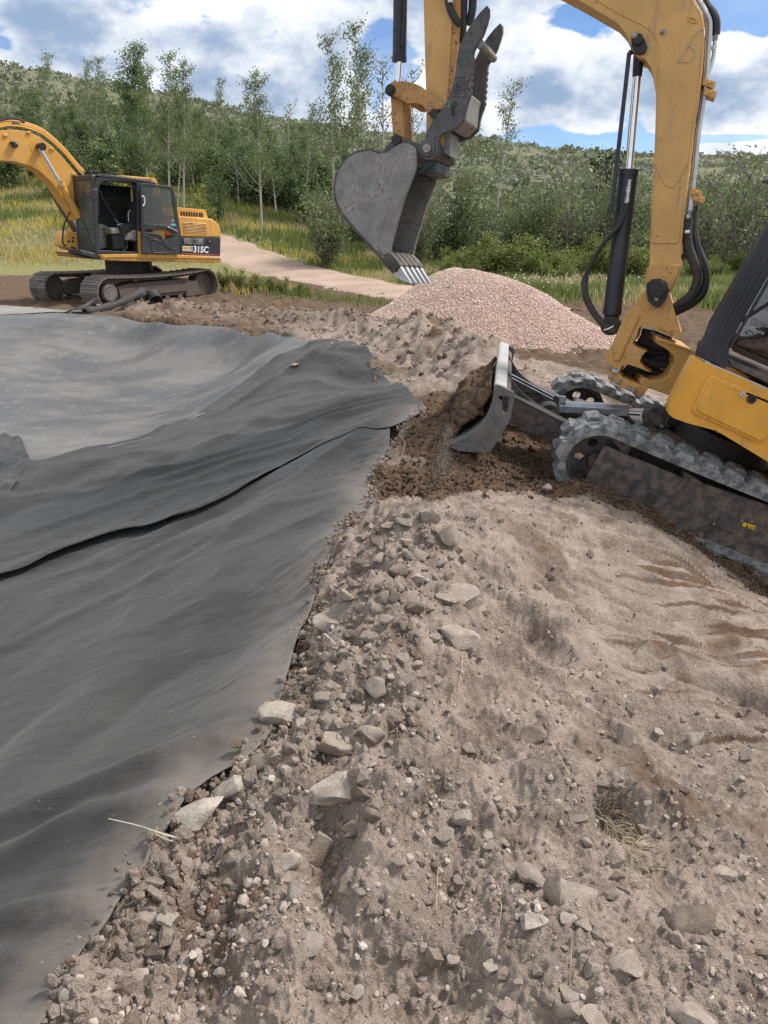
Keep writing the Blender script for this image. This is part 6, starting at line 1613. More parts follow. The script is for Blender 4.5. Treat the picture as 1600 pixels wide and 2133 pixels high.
mb = MB(); mb.prism(HF, onp(HF, cE2([(845, 1012), (890, 1015), (905, 1325), (862, 1325)]), cs + .01), cs - .02, cs + .012); bE(mb, 'side_post', 'yellow_far', CB, .006)
# open door, folded back along the side
ds = sE + .07
do = onp(HF, cE2([(885, 352), (950, 338), (1290, 385), (1335, 415), (1352, 450), (1405, 760), (1440, 1060), (1435, 1335), (905, 1322)]), ds)
dh = onp(HF, cE2([(918, 380), (950, 372), (1270, 412), (1310, 440), (1345, 680), (1390, 935), (1200, 925), (950, 905), (930, 880)]), ds)
dh2 = onp(HF, cE2([(945, 1000), (1010, 988), (1240, 992), (1310, 1020), (1345, 1095), (1230, 1135), (1205, 1110), (1165, 1052), (1080, 1030), (950, 1022)]), ds)
DR = empty('open_door', HF.w(*(do[0][0], ds, do[0][1])) - root_loc(FX)); DR.parent = FX
mb = MB(); mb.prism(HF, do, ds - .035, ds, [dh, dh2]); bE(mb, 'door_frame', 'black_far', DR, .012, seg=3)
mb = MB(); mb.prism(HF, dh, ds - .022, ds - .016); bE(mb, 'door_glass', 'glass_green', DR)
for pts, r_ in (([(925, 1060), (990, 1090), (1030, 1150), (1050, 1290), (1100, 1310), (1280, 1300), (1280, 1250), (1140, 1150), (1060, 1120)], .012), ([(1010, 1040), (1150, 1070), (1200, 1150), (1310, 1240), (1380, 1260), (1410, 1200)], .014)):
    mb = MB(); mb.tube(smooth_line(w3(HF, cE2(pts), ds), 4), r_, 6); bE(mb, 'pressed_rib', 'black_far', DR)
mb = MB(); mb.tube(smooth_line(w3(HF, cE2([(905, 525), (930, 530), (942, 570), (938, 630), (915, 660)]), ds + .03), 4), .013, 8); bE(mb, 'door_handle', 'white', DR)
mb = MB(); mb.prism(HF, onp(HF, cE2([(1240, 950), (1280, 948), (1395, 1000), (1390, 1020)]), ds), ds, ds + .03); bE(mb, 'latch_bar', 'galv', DR, .006)
mb = MB(); mb.prism(HF, onp(HF, cE2([(1325, 855), (1350, 850), (1352, 870), (1325, 878)]), ds), ds - .02, ds - .012); mb.prism(HF, onp(HF, cE2([(1310, 905), (1385, 912), (1388, 938), (1315, 935)]), ds), ds - .02, ds - .012); o = bE(mb, 'door_sticker', plain('teal_print', (.12, .45, .5), .5), DR); o['kind'] = 'stuff'

# boom, cylinders and front box
tb2_ = .22
bm_px = [(-700, 640), (-640, 560), (-300, 260), (0, 166), (60, 160), (120, 163), (180, 172), (260, 205), (340, 265), (420, 345), (500, 440), (560, 520), (540, 640), (525, 760), (512, 765), (478, 705), (432, 640), (345, 510), (270, 442), (200, 400), (100, 372), (0, 366), (-250, 430), (-560, 640)]
mb = MB(); mb.prism(HF, onp(HF, cE(bm_px), tb2_), -tb2_, tb2_); bmo = bE(mb, 'boom', 'yellow_far', FX, .012)
for dt, offs in ((.20, 0), (.08, -14), (-.04, -24), (-.14, -32)):
    mb = MB(); mb.tube(smooth_line(w3(HF, cE([(-300, 235 + offs), (0, 142 + offs), (100, 135 + offs), (180, 148 + offs), (270, 182 + offs), (350, 240 + offs), (430, 318 + offs), (510, 412 + offs), (560, 470 + offs)]), dt), 3), .020, 8); bE(mb, 'boom_pipe', 'yellow_far', bmo)
for x, y in ((103, 122), (535, 445)):
    mb = MB(); mb.tube(w3(HF, cE([(x - 18, y), (x + 22, y + 10)]), .1), .05, 8); bE(mb, 'pipe_clamp', 'hose', bmo)
mb = MB(); mb.tube(smooth_line(w3(HF, cE([(-120, 120), (0, 98), (70, 85), (130, 92), (165, 110)]), 0), 4), .025, 8); bE(mb, 'top_hose', 'hose', bmo)
a, b = onp(HF, cE([(260, 276)]), tb2_)[0]
mb = MB(); mb.disc(HF, a, b, -tb2_ - .01, tb2_ + .006, .19, 30); bE(mb, 'pin_boss', 'yellow_far', bmo, .004); mb = MB(); mb.disc(HF, a, b, -tb2_ - .22, tb2_ + .22, .075, 20); bE(mb, 'boom_pin', 'grease', bmo, .01)
mb = MB(); mb.prism(HF, onp(HF, cE([(68, 240), (95, 235), (122, 262), (118, 280), (95, 278)]), .3), .22, .32); bE(mb, 'work_lamp', 'ink', bmo, .015)
for x, y in ((35, 198), (345, 288), (492, 455), (190, 178)): a_, b_ = onp(HF, cE([(x, y)]), tb2_)[0]; mb = MB(); mb.box(HF, a_ - .045, a_ + .045, tb2_ - .01, tb2_ + .03, b_ - .025, b_ + .025); bE(mb, 'bracket', 'yellow_far', bmo, .006)
for t, (r0, r1, c0, c1), mats in ((.34, ((262, 280), (408, 528), (405, 522), (528, 745)), ('chrome', 'yellow_far')), (-.34, ((225, 300), (335, 545), (328, 535), (506, 838)), ('chrome', 'yellow_rust'))):
    P = w3(HF, cE([r0, r1, c0, c1]), t)
    cy = empty('boom_cylinder', P[3] - root_loc(FX)); cy.parent = FX
    mb = MB(); mb.tube([P[0], P[1]], .042, 16); bE(mb, 'rod', mats[0], cy); mb = MB(); mb.tube([P[2], P[3]], .075, 18); mb.tube([P[2], P[2] + (P[3] - P[2]) * .08], .09, 18); bE(mb, 'barrel', mats[1] if t > 0 else 'track_frame', cy)
mb = MB(); mb.tube(smooth_line(w3(HF, cE([(480, 560), (490, 640), (470, 700), (430, 790), (418, 870), (420, 920), (440, 935)]), .1), 4), .018, 8); bE(mb, 'front_hose', 'hose', FX)
mb = MB(); mb.prism(HF, onp(HF, cE([(432, 870), (450, 835), (525, 850), (560, 975), (525, 975), (440, 940)]), .15), -.45, .12); bE(mb, 'tool_box', 'yellow_far', FX, .03)
for x, y in ((460, 905), (488, 882), (488, 905), (482, 945), (500, 950)):
    mb = MB(); mb.prism(HF, onp(HF, cE([(x - 8, y - 8), (x + 6, y - 6), (x + 6, y + 8), (x - 8, y + 6)]), .13), .1, .125); bE(mb, 'box_slot', 'ink', FX)
# ------------------------------------------------------------------ gravel pile
ICO = None
def ico(sub):
    import bmesh
    bm = bmesh.new(); bmesh.ops.create_icosphere(bm, subdivisions=sub, radius=1.0)
    V = np.array([v.co[:] for v in bm.verts]); F = np.array([[v.index for v in f.verts] for f in bm.faces]); bm.free(); return V, F
I0, I1, I2, I3 = ico(1), ico(1), ico(2), ico(3)
OCT_V = np.array([(1, 0, 0), (-1, 0, 0), (0, 1, 0), (0, -1, 0), (0, 0, 1), (0, 0, -1)], float)
OCT_F = np.array([(0, 2, 4), (2, 1, 4), (1, 3, 4), (3, 0, 4), (2, 0, 5), (1, 2, 5), (3, 1, 5), (0, 3, 5)])
def swarm(P, size, baseV, baseF, flat=.75, jit=.25, seed=0):
    g = np.random.default_rng(seed); n, k = len(P), len(baseV)
    A = g.normal(size=(n, 4)); A /= np.linalg.norm(A, axis=1)[:, None]
    w, x, y, z = A.T
    Rm = np.stack([1 - 2 * (y * y + z * z), 2 * (x * y - z * w), 2 * (x * z + y * w), 2 * (x * y + z * w), 1 - 2 * (x * x + z * z), 2 * (y * z - x * w), 2 * (x * z - y * w), 2 * (y * z + x * w), 1 - 2 * (x * x + y * y)], -1).reshape(n, 3, 3)
    S = np.stack([g.uniform(.75, 1.25, n), g.uniform(.6, 1.0, n), g.uniform(.45, .85, n)], -1)
    B = baseV[None] * (1 + g.uniform(-jit, jit, (n, k, 1))) * S[:, None]
    V = np.einsum('nij,nkj->nki', Rm, B) * size[:, None, None] + P[:, None]
    F = (baseF[None] + (np.arange(n) * k)[:, None, None]).reshape(-1, 3)
    return V.reshape(-1, 3), F, np.repeat(np.arange(n), k)
def set_attr(o, name, arr): a = o.data.attributes.new(name, 'FLOAT', 'POINT'); a.data.foreach_set('value', np.asarray(arr, np.float32))

RIDGE = [(*pd(945, 556, 14.3), 1.05), (*pd(985, 556, 14.0), 1.06), (*pd(1050, 577, 13.6), .93), (*pd(1110, 606, 13.2), .72), (*pd(1170, 640, 12.8), .48), (*pd(1240, 680, 12.5), .24), (*pd(1310, 712, 12.3), .05)]
for i_, (pp, dd) in enumerate(zip([(955, 556), (985, 556), (1050, 577), (1110, 606), (1170, 640), (1240, 680), (1310, 708)], [14.3, 14.0, 13.6, 13.2, 12.8, 12.5, 12.3])):
    q = at_y(*pp, dd); RIDGE[i_] = (q[0], q[1], q[2])
def pile_z(x, y):
    d, h = polydist(x, y, RIDGE, [p[2] for p in RIDGE])
    z = h - np.sqrt(d * d + .08) * .62 + .16
    return z + .05 * perlin(x * 1.1, y * 1.1, 121) + .02 * perlin(x * 3, y * 3, 122)
gx, gy = np.meshgrid(np.linspace(-2.6, 6.5, 190), np.linspace(9.5, 18, 170))
pz = pile_z(gx, gy); gzz = zbase(gx, gy)
PILE = empty('gravel_pile', (1.8, 13.6, 0.0)); tag(PILE, 'heap of pale pink crushed gravel behind the soil berm', 'gravel pile')
ix = np.arange(gx.size).reshape(gx.shape); F = np.stack([ix[:-1, :-1], ix[:-1, 1:], ix[1:, 1:], ix[1:, :-1]], -1).reshape(-1, 4)
zz = np.maximum(pz, gzz - .06); keep = (pz > gzz - .05).ravel()[F].any(1)
obj_np('heap', np.column_stack([gx.ravel() - 1.8, gy.ravel() - 13.6, zz.ravel()]), F[keep], M['pink_base'], PILE)
g = np.random.default_rng(11)
x = g.uniform(-2.4, 6.2, 160000); y = g.uniform(9.8, 17.0, 160000)
h_ = pile_z(x, y) - zbase(x, y); ok = h_ > -.03 + .05 * g.random(len(x)) - .02
ok2 = ok | ((h_ > -.22) & (g.random(len(x)) < .12))
x, y = x[ok2], y[ok2]; sel = g.permutation(len(x))[:46000]; x, y = x[sel], y[sel]
z = np.maximum(pile_z(x, y), zbase(x, y) + zdetail(x, y, False)) + .004
P = np.column_stack([x - 1.8, y - 13.6, z]); sz = g.uniform(.010, .021, len(P))
V, F, own = swarm(P, sz, OCT_V, OCT_F, seed=5, jit=.3)
o = obj_np('gravel_stones', V, F, M['pink'], PILE, smooth=False); o['kind'] = 'stuff'
set_attr(o, 'tone', np.clip(g.normal(.6, .3, len(P)), 0, 1)[own])

# ------------------------------------------------------------------ rocks
def rock_mesh(seed, sub, cuts, rough, flat=(1, 1, 1)):
    g = np.random.default_rng(seed); V, F = (I3 if sub == 3 else I2); V = V.copy()
    for _ in range(cuts):                            # knock flat faces off a ball: an angular broken stone
        n = g.normal(size=3); n /= np.linalg.norm(n); d = g.uniform(.42, .80)
        s_ = V @ n; V = V - np.maximum(0, s_ - d)[:, None] * n[None] * .96
    nz = fbm(V[:, 0] * 1.7 + seed, V[:, 1] * 1.7 + V[:, 2] * 2.1, 1.0, 3, .55, seed % 40) * rough + perlin(V[:, 0] * 6 + V[:, 2] * 4, V[:, 1] * 6 - V[:, 2] * 3, seed % 31) * rough * .35
    V = V * (1 + nz[:, None]) * np.array(flat)
    ext = (V.max(0) - V.min(0)) / 2; V = (V - (V.max(0) + V.min(0)) / 2) / ext.max()
    return V, F
ROCKM = {}
for tone in ('pale', 'grey', 'brown'):
    L_ = []
    for k in range(9):
        rnd = tone == 'brown'
        V, F = rock_mesh(30 + k * 7 + len(tone), 3, 4 if rnd else 11, .10 if rnd else .085, (1, .85, .75) if k % 3 else (1, .8, .55))
        me = mesh_np('rock_' + tone, V, F, smooth=True); me.materials.append(M['stone_' + tone]); me.set_sharp_from_angle(angle=R(38)); L_.append(me)
    ROCKM[tone] = L_
SLAB = []
for k in range(3):
    V, F = rock_mesh(200 + k, 3, 10, .07, (1, .85, .28)); me = mesh_np('rock_slab', V, F); me.materials.append(M['stone_pale']); me.set_sharp_from_angle(angle=R(35)); SLAB.append(me)
def rock(px, py, w, h, tone, label=None, group=None, slab=False, sink=.40, name='rock', seed=None, cat='rock'):
    """a stone seen about w x h pixels big at a pixel, resting in the soil there"""
    p, t = hit(px, py + h * .25); s_ = random.Random(seed if seed is not None else int(px * 7 + py))
    me = s_.choice(SLAB if slab else ROCKM[tone]); o = bpy.data.objects.new(name, me); COL.objects.link(o)
    r = w / 2 * t / FPX; rz = h / 2 * t / FPX
    o.rotation_euler = (s_.uniform(-.3, .3), s_.uniform(-.3, .3), s_.uniform(-.5, .5)) if slab else (s_.uniform(-.4, .4), s_.uniform(-.4, .4), s_.uniform(-.6, .6) + (math.pi if s_.random() < .5 else 0))
    if slab: o.rotation_euler[0] += .25
    o.scale = (r * 1.08, r * s_.uniform(.8, 1.0), max(rz * 1.25, r * .55) if not slab else r)
    zg = float(ground_z(p[0], p[1])); half = (o.scale[2] * (.7 if not slab else .28))
    o.location = (p[0], p[1], zg + half * (1 - 2 * sink)); tag(o, label, cat, group); return o
BIG = [
 (577, 1477, 82, 66, 'pale', 'large pale stone sitting on the sheet edge above a smaller pale stone', {}), (633, 1502, 46, 42, 'pale', 'fist-sized pale stone touching the large pale stone at the sheet edge', {}),
 (605, 1369, 32, 42, 'pale', 'upright pale stone alone against the edge of the nearest black sheet', {}), (420, 1684, 106, 96, 'pale', 'biggest pale boulder half buried where the black sheet bends', {}),
 (474, 1634, 78, 46, 'pale', 'long pale stone just above the biggest pale boulder', {}), (549, 1586, 56, 50, 'brown', 'rounded brown stone at the end of the raised sheet fold', {}),
 (702, 1632, 116, 44, 'pale', 'long low pale stone lying across the soil right of the sheet fold', {}), (950, 1228, 92, 64, 'grey', 'broad pale stone buried flat on the rubble crest', {'sink': .72}),
 (956, 1306, 98, 70, 'pale', 'flat pale slab tilted below the buried stone on the crest', {'sink': .55}), (684, 1282, 78, 74, 'grey', 'big dusty brown rock on the rubble slope beside the sheet', {}),
 (897, 1070, 44, 34, 'grey', 'grey rock on top of the rubble ridge below the fresh soil', {}), (982, 1068, 40, 30, 'grey', 'grey rock at the right end of the rubble ridge top', {}),
 (637, 1945, 78, 92, 'pale', 'thin flat slab standing tilted in the lower foreground', {'slab': 1}), (657, 1760, 80, 74, 'grey', 'jagged crusty rock in the hollow left of centre', {}),
 (599, 1784, 60, 64, 'pale', 'crumbly pale rock left of the jagged crusty rock', {}), (614, 1853, 42, 66, 'grey', 'narrow rock standing under the crumbly pale rock', {}), (652, 1850, 42, 50, 'pale', 'pale rock beside the narrow standing rock', {}),
 (1190, 1846, 108, 92, 'grey', 'large pinkish rounded rock in the lower right foreground', {}), (1108, 1822, 62, 56, 'grey', 'wedge shaped rock left of the large pinkish rock', {}), (1188, 1904, 46, 50, 'pale', 'egg sized pale stone in front of the large pinkish rock', {}),
 (1112, 1914, 56, 40, 'pale', 'flat pale stone left below the large pinkish rock', {}), (1216, 1922, 36, 34, 'grey', 'grey cube-like stone right of the egg sized pale stone', {}), (1506, 1808, 56, 58, 'pale', 'bright whitish stone alone on the slope at the right', {}),
 (1436, 1898, 112, 82, 'brown', 'large rough brown rock at the lower right', {}), (1440, 2102, 92, 92, 'pale', 'big pale rock cut by the bottom edge at the right', {}), (1302, 1992, 88, 90, 'grey', 'dusty boulder mostly buried near the bottom right', {'sink': .55}),
 (1110, 1522, 62, 52, 'brown', 'round brown stone at the foot of the scraped slope', {}), (702, 1546, 74, 36, 'grey', 'flat grey stone right of the pale pair at the sheet edge', {}), (346, 1912, 42, 36, 'pale', 'small pale stone next to the long buried boulder', {}),
 (286, 2036, 52, 42, 'pale', 'pale stone near the bottom left corner of the soil', {}), (316, 1885, 96, 120, 'grey', 'long buried boulder slanting along the lower sheet edge', {'sink': .6}), (141, 2062, 36, 38, 'pale', 'pale crusty stone touching the sheet at the bottom left', {}),
 (182, 2028, 32, 30, 'brown', 'dark round stone at the lower end of the sheet edge', {}), (961, 1702, 42, 46, 'grey', 'oval grey stone in the middle of the foreground', {}), (922, 1737, 36, 46, 'grey', 'grey stone lower left of the oval grey stone', {}),
 (1056, 1684, 34, 34, 'pale', 'round pale stone right of the oval grey stone', {}), (1208, 1700, 34, 30, 'grey', 'grey stone left of the dry grass clump', {}), (1182, 2096, 48, 46, 'grey', 'grey rock near the bottom edge right of centre', {}),
 (1242, 2112, 64, 40, 'pale', 'pale flat rock at the bottom edge right of centre', {}), (1186, 2056, 54, 32, 'grey', 'flattish rock with a straw stem leaning on it', {}), (1440, 1530, 48, 38, 'pale', 'whitish crumbly stone under the cut bank at the right', {}),
 (1136, 1016, 26, 18, 'grey', 'small pale stone on the fresh brown soil by the near track', {}), (1556, 1572, 30, 30, 'grey', 'rounded grey stone near the right edge below the cut bank', {}), (776, 1690, 40, 40, 'brown', 'dark rock with a shadowed hollow under it', {}),
 (1300, 1530, 46, 60, 'grey', 'broken grey rock leaning in the bank right of the round brown stone', {}), (1020, 2010, 34, 38, 'pale', 'pale rock with a thin dry stalk rising behind it', {}), (690, 1018, 24, 20, 'brown', 'small brown clod at the sheet edge below the fresh soil', {}),
]
BIG[-1] = (768, 1014, 26, 22, 'brown', 'small brown clod at the sheet edge below the fresh soil', {})
for px, py, w, h, tone, lab_, kw in BIG: rock(px, py, w, h, tone, lab_, **kw)
# loose stones, picked out one by one
LOOSE = []
gg = random.Random(21); placed = [(b[0], b[1], b[2] / 2) for b in BIG]
def scatter(n, region, lo, hi, tones, label, group, name='stone'):
    k = 0; tries = 0
    while k < n and tries < n * 40:
        tries += 1; px, py = region(gg)
        s_ = lo + (hi - lo) * gg.random() ** 2.2
        if any((px - a) ** 2 + (py - b) ** 2 < (c + s_ * .55) ** 2 for a, b, c in placed): continue
        placed.append((px, py, s_ / 2)); hh = s_ * gg.uniform(.65, .95); tn = gg.choice(tones); ob = rock(px, py, s_, hh, tn, label, group, name=name, seed=tries * 13 + n, cat='stone', sink=gg.uniform(.2, .42)); LOOSE.append((ob, px, py, s_, tn)); k += 1
def edge_x(py): return np.interp(py, [861, 890, 925, 985, 1025, 1085, 1190, 1295, 1440, 1525, 1598, 1640, 1695, 1790, 1885, 1965, 2125], [886, 850, 812, 770, 777, 757, 690, 640, 598, 578, 520, 440, 375, 300, 235, 180, 95])
def reg_crest(g):
    py = g.uniform(1075, 1620); return edge_x(py) + 14 + abs(g.gauss(0, 1)) * 110, py
def reg_low(g):
    py = g.uniform(1620, 2125); return edge_x(py) + 20 + g.random() * (1590 - edge_x(py)), py
def reg_mid(g): return g.uniform(800, 1590), g.uniform(1430, 1800)
def reg_top(g):
    py = g.uniform(1080, 1560); return edge_x(py) + 45 + abs(g.gauss(0, 1)) * 70, py
scatter(30, reg_top, 30, 58, ['grey', 'grey', 'brown'], 'one of the bigger dusty clods heaped on the rubble ridge beside the sheet', 'bigger clods on the rubble ridge', 'clod')
scatter(105, reg_crest, 11, 34, ['grey', 'grey', 'pale', 'brown'], 'one of the loose stones strewn along the rubble crest beside the sheet', 'loose stones on the rubble crest')
scatter(110, reg_low, 12, 36, ['grey', 'grey', 'pale', 'brown'], 'one of the loose stones strewn over the lower foreground soil', 'loose stones in the lower foreground')
scatter(40, reg_mid, 10, 28, ['grey', 'grey', 'pale', 'brown'], 'one of the loose stones on the soil at the foot of the scraped slope', 'loose stones below the scraped slope')

SHORT = {'large pale stone sitting': 'large pale stone on the sheet edge', 'upright pale stone': 'upright pale stone by the sheet', 'biggest pale boulder': 'biggest pale boulder', 'rounded brown stone': 'rounded brown stone at the fold', 'long low pale': 'long low pale stone',
         'broad pale stone': 'broad pale stone on the crest', 'flat pale slab': 'flat pale slab on the crest', 'big dusty brown': 'big dusty brown rock by the sheet', 'grey rock on top': 'grey rock on the ridge top', 'thin flat slab': 'thin tilted slab', 'jagged crusty': 'jagged crusty rock',
         'large pinkish': 'large pinkish rock', 'bright whitish': 'bright whitish stone', 'large rough brown': 'large rough brown rock', 'big pale rock cut': 'big pale rock at the bottom edge', 'round brown stone at the foot': 'round brown stone', 'long buried': 'long buried boulder', 'oval grey': 'oval grey stone',
         'whitish crumbly': 'whitish crumbly stone', 'dark rock with': 'dark rock over the hollow', 'broken grey': 'broken grey rock in the bank', 'dusty boulder': 'mostly buried dusty boulder', 'wedge shaped': 'wedge shaped rock', 'flattish rock': 'flattish rock under the straw'}
free = set(range(len(LOOSE)))
for b in BIG:
    nm = next((v for k_, v in SHORT.items() if b[5].startswith(k_)), None)
    if nm is None: continue
    for dname, dx, dy in (('left of', -1, 0), ('right of', 1, 0), ('above', 0, -1), ('below', 0, 1)):
        best = None
        for i in range(len(LOOSE)):
            o_, px, py, s_, tone = LOOSE[i]; vx, vy = px - b[0], py - b[1]; al = vx * dx + vy * dy; ac = abs(vx * dy) + abs(vy * dx)
            if al > 0 and ac < al * .9 and al < 120 and (best is None or al < best[0]): best = (al, i)
        if best and best[1] in free:
            i = best[1]; free.discard(i); o_, px, py, s_, tone = LOOSE[i]
            o_['label'] = '%s loose stone nearest %s the %s' % ({'pale': 'small pale', 'grey': 'small dusty grey', 'brown': 'small brown'}[tone], dname, nm)

# gravel and crumbs too many to count
def pebble_field():
    g = np.random.default_rng(33); P = []; S = []
    n = 24000
    py = 1040 + (2180 - 1040) * g.random(n) ** .8; px = g.uniform(60, 1650, n)
    D = np.stack([ray(a, b) for a, b in zip(px, py)]); t = np.full(n, 3.0)
    for _ in range(30):
        Q = CAM[None] + D * t[:, None]; zg = zbase(Q[:, 0], Q[:, 1]); t = t + .7 * (zg - Q[:, 2]) / D[:, 2]; t = np.clip(t, .6, 9)
    Q = CAM[None] + D * t[:, None]
    rm = rock_mask(Q[:, 0], Q[:, 1]); patch = sstep(perlin(Q[:, 0] * 2.2, Q[:, 1] * 2.2, 140), -.2, .5)
    scr = sstep(Q[:, 0] - .35 * (Q[:, 1] - 2.2), .45, 1.0) * sstep(np.hypot(Q[:, 0], Q[:, 1]), 2.2, 3.2)
    keep = (g.random(n) < (.07 + .50 * patch ** 2 + .14 * rm) * (1 - .75 * scr)) & ~inside_basin(Q[:, 0], Q[:, 1], .0) & (px > np.interp(py, [861, 1085, 1295, 1525, 1695, 1885, 2125, 2200], [886, 757, 640, 578, 375, 235, 95, 60]) + 4)
    mq = np.array([np.dot(Q[i] - MF.o, MF.l) < .99 for i in range(n)]); am = np.array([np.dot(Q[i] - MF.o, MF.f) < .35 for i in range(n)])
    keep &= ~(mq & am)
    Q = Q[keep]; t = t[keep]; n = len(Q)
    s_ = (.0030 + .011 * g.random(n) ** 4.5) * (1 + .3 * rm[keep]); s_ = np.maximum(s_, t * .0011)
    z = ground_z(Q[:, 0], Q[:, 1]) + s_ * .25
    V, F, own = swarm(np.column_stack([Q[:, 0], Q[:, 1], z]), s_, I1[0], I1[1], seed=9, jit=.24)
    o = obj_np('pebbles', V, F, M['pebbles'], smooth=False); tag(o, 'loose gravel and crumbs of soil scattered over the foreground', kind='stuff')
    set_attr(o, 'tone', np.clip(g.normal(.46, .24, n), 0, 1)[own])
pebble_field()

def dusty_clods():
    g = np.random.default_rng(44); n = 2600; py = g.uniform(1060, 2150, n); ex = np.array([edge_x(v) for v in py]); crest = g.random(n) < .72
    px = np.where(crest, ex + 10 + np.abs(g.normal(size=n)) * 120, ex + 10 + g.random(n) * (1620 - ex))
    D = np.stack([ray(a, b) for a, b in zip(px, py)]); t = np.full(n, 3.0)
    for _ in range(30):
        Q = CAM[None] + D * t[:, None]; t = np.clip(t + .7 * (zbase(Q[:, 0], Q[:, 1]) - Q[:, 2]) / D[:, 2], .6, 9)
    Q = CAM[None] + D * t[:, None]; la = (Q - MF.o) @ MF.l; fa_ = (Q - MF.o) @ MF.f
    scr = sstep(Q[:, 0] - .35 * (Q[:, 1] - 2.2), .45, 1.0) * sstep(np.hypot(Q[:, 0], Q[:, 1]), 2.2, 3.2)
    k = ~((la < 1.1) & (fa_ < .4)) & (g.random(n) > .85 * scr) & ~inside_basin(Q[:, 0], Q[:, 1], 0.0); Q = Q[k]; n = len(Q)
    s_ = .007 + .030 * g.random(n) ** 3.2; z = ground_z(Q[:, 0], Q[:, 1]) - s_ * .15
    V, F, own = swarm(np.column_stack([Q[:, :2], z]), s_, I1[0], I1[1], seed=14, jit=.28)
    o = obj_np('soil_lumps', V, F, M['soil'], smooth=False); tag(o, 'dry lumps of soil lying among the stones of the foreground', kind='stuff')
    set_attr(o, 'fresh', np.where(g.random(n) < .10, .45, .0)[own]); set_attr(o, 'meadow', np.zeros(len(V)))
dusty_clods()

def edge_crumbs():
    g = np.random.default_rng(71); E = np.array(resample([tuple(e) for e in EDGE], 400)); i = g.integers(0, 400, 1300); P = E[i] + g.normal(size=(1300, 2)) * .032
    s_ = .004 + .016 * g.random(len(P)) ** 3.5; z = ground_z(P[:, 0], P[:, 1]) + .02 + s_ * .2
    V, F, own = swarm(np.column_stack([P, z]), s_, I1[0], I1[1], seed=24, jit=.26)
    o = obj_np('edge_crumbs', V, F, M['soil'], smooth=False); tag(o, 'crumbs of soil spilled along the dusty edge of the nearest sheet', kind='stuff')
    set_attr(o, 'fresh', np.where(g.random(len(P)) < .2, .5, .0)[own]); set_attr(o, 'meadow', np.zeros(len(V)))
edge_crumbs()

def berm_clods():
    g = np.random.default_rng(81); B = np.array(resample(BERM, 300)); i = g.integers(0, 300, 4200); P = B[i] + g.normal(size=(4200, 2)) * np.array([.75, .75])
    P = P[~inside_basin(P[:, 0], P[:, 1], -.0)]; P = P[pile_z(P[:, 0], P[:, 1]) < zbase(P[:, 0], P[:, 1])]
    q = P - MF.o[None, :2]; P = P[~((np.abs(q @ MF.l[:2]) < 1.1) & (q @ MF.f[:2] < 1.35))]
    s_ = .010 + .042 * g.random(len(P)) ** 3.5; z = ground_z(P[:, 0], P[:, 1]) - s_ * .1
    V, F, own = swarm(np.column_stack([P, z]), s_, I1[0], I1[1], seed=34, jit=.26)
    o = obj_np('berm_clods', V, F, M['soil'], smooth=False); tag(o, 'broken clods lying on the soil berm behind the liner', kind='stuff')
    set_attr(o, 'fresh', (g.random(len(P)) * .6)[own]); set_attr(o, 'meadow', np.zeros(len(V)))
berm_clods()

# soil carried on the dozer blade, and the trickle falling from its corner
def blade_soil():
    n1, n2 = 60, 36; V = []; g = np.random.default_rng(8)
    fr = smooth_line([np.array(p) for p in front], 3); m = len(fr)
    for i in range(n1):
        t = -.90 + 1.72 * i / (n1 - 1); endf = min(1, 8 * (i + .5) / n1, 14 * (n1 - i - .3) / n1); hmax = .80 + .10 * math.sin(t * 3)
        for j in range(n2):
            u = j / (n2 - 1)
            q = fr[int((1 - u) * (m - 1) * .98)] if False else None
            a_bot, b_bot = fr[-1]; a_top, b_top = fr[int((1 - hmax) * (m - 1))]
            k = fr[int((1 - u * hmax) * (m - 1))]
            bul = (.01 + .14 * math.sin(math.pi * min(1, u * .9 + .06)) ** .9 * endf) * (1 - .35 * u)
            nn = .03 * perlin(np.array(t * 4), np.array(u * 4), 150) + .03 * perlin(np.array(t * 11), np.array(u * 9), 151) + .024 * perlin(np.array(t * 24), np.array(u * 13), 152)
            V.append(MF.w(k[0] + bul + float(nn) * math.sin(math.pi * u) ** .5 + .004, t, k[1] + .03 * math.sin(math.pi * u)))
    F = [(i * n2 + j, i * n2 + j + 1, (i + 1) * n2 + j + 1, (i + 1) * n2 + j) for i in range(n1 - 1) for j in range(n2 - 1)]
    o = obj_np('soil_heap', V, F, M['soil']); tag(o, 'dark brown soil clinging to the front of the dozer blade', 'soil heap')
    set_attr(o, 'fresh', np.full(len(V), .95)); set_attr(o, 'meadow', np.zeros(len(V)))
    m_ = o.modifiers.new('t', 'SOLIDIFY'); m_.thickness = .02
blade_soil()
def falling():
    g = np.random.default_rng(15); n = 2600
    top = w3(MF, cQ([(165, 880)]), .80)[0]; low = hit(912, 1000)[0]
    u = g.random(n) ** .9; c = top[None] * (1 - u[:, None]) + low[None] * u[:, None]
    c[:, 0] += g.normal(0, 1, n) * (.018 + .03 * u); c[:, 1] += g.normal(0, 1, n) * (.05 + .05 * u) ; c[:, 2] += g.normal(0, .02, n)
    V, F, own = swarm(c, g.uniform(.0018, .0042, n), OCT_V, OCT_F, seed=3)
    o = obj_np('falling_soil', V, F, M['pebbles'], smooth=False); tag(o, 'thin trickle of dry soil falling from the corner of the blade', kind='stuff'); set_attr(o, 'tone', g.uniform(.1, .45, n)[own])
falling()
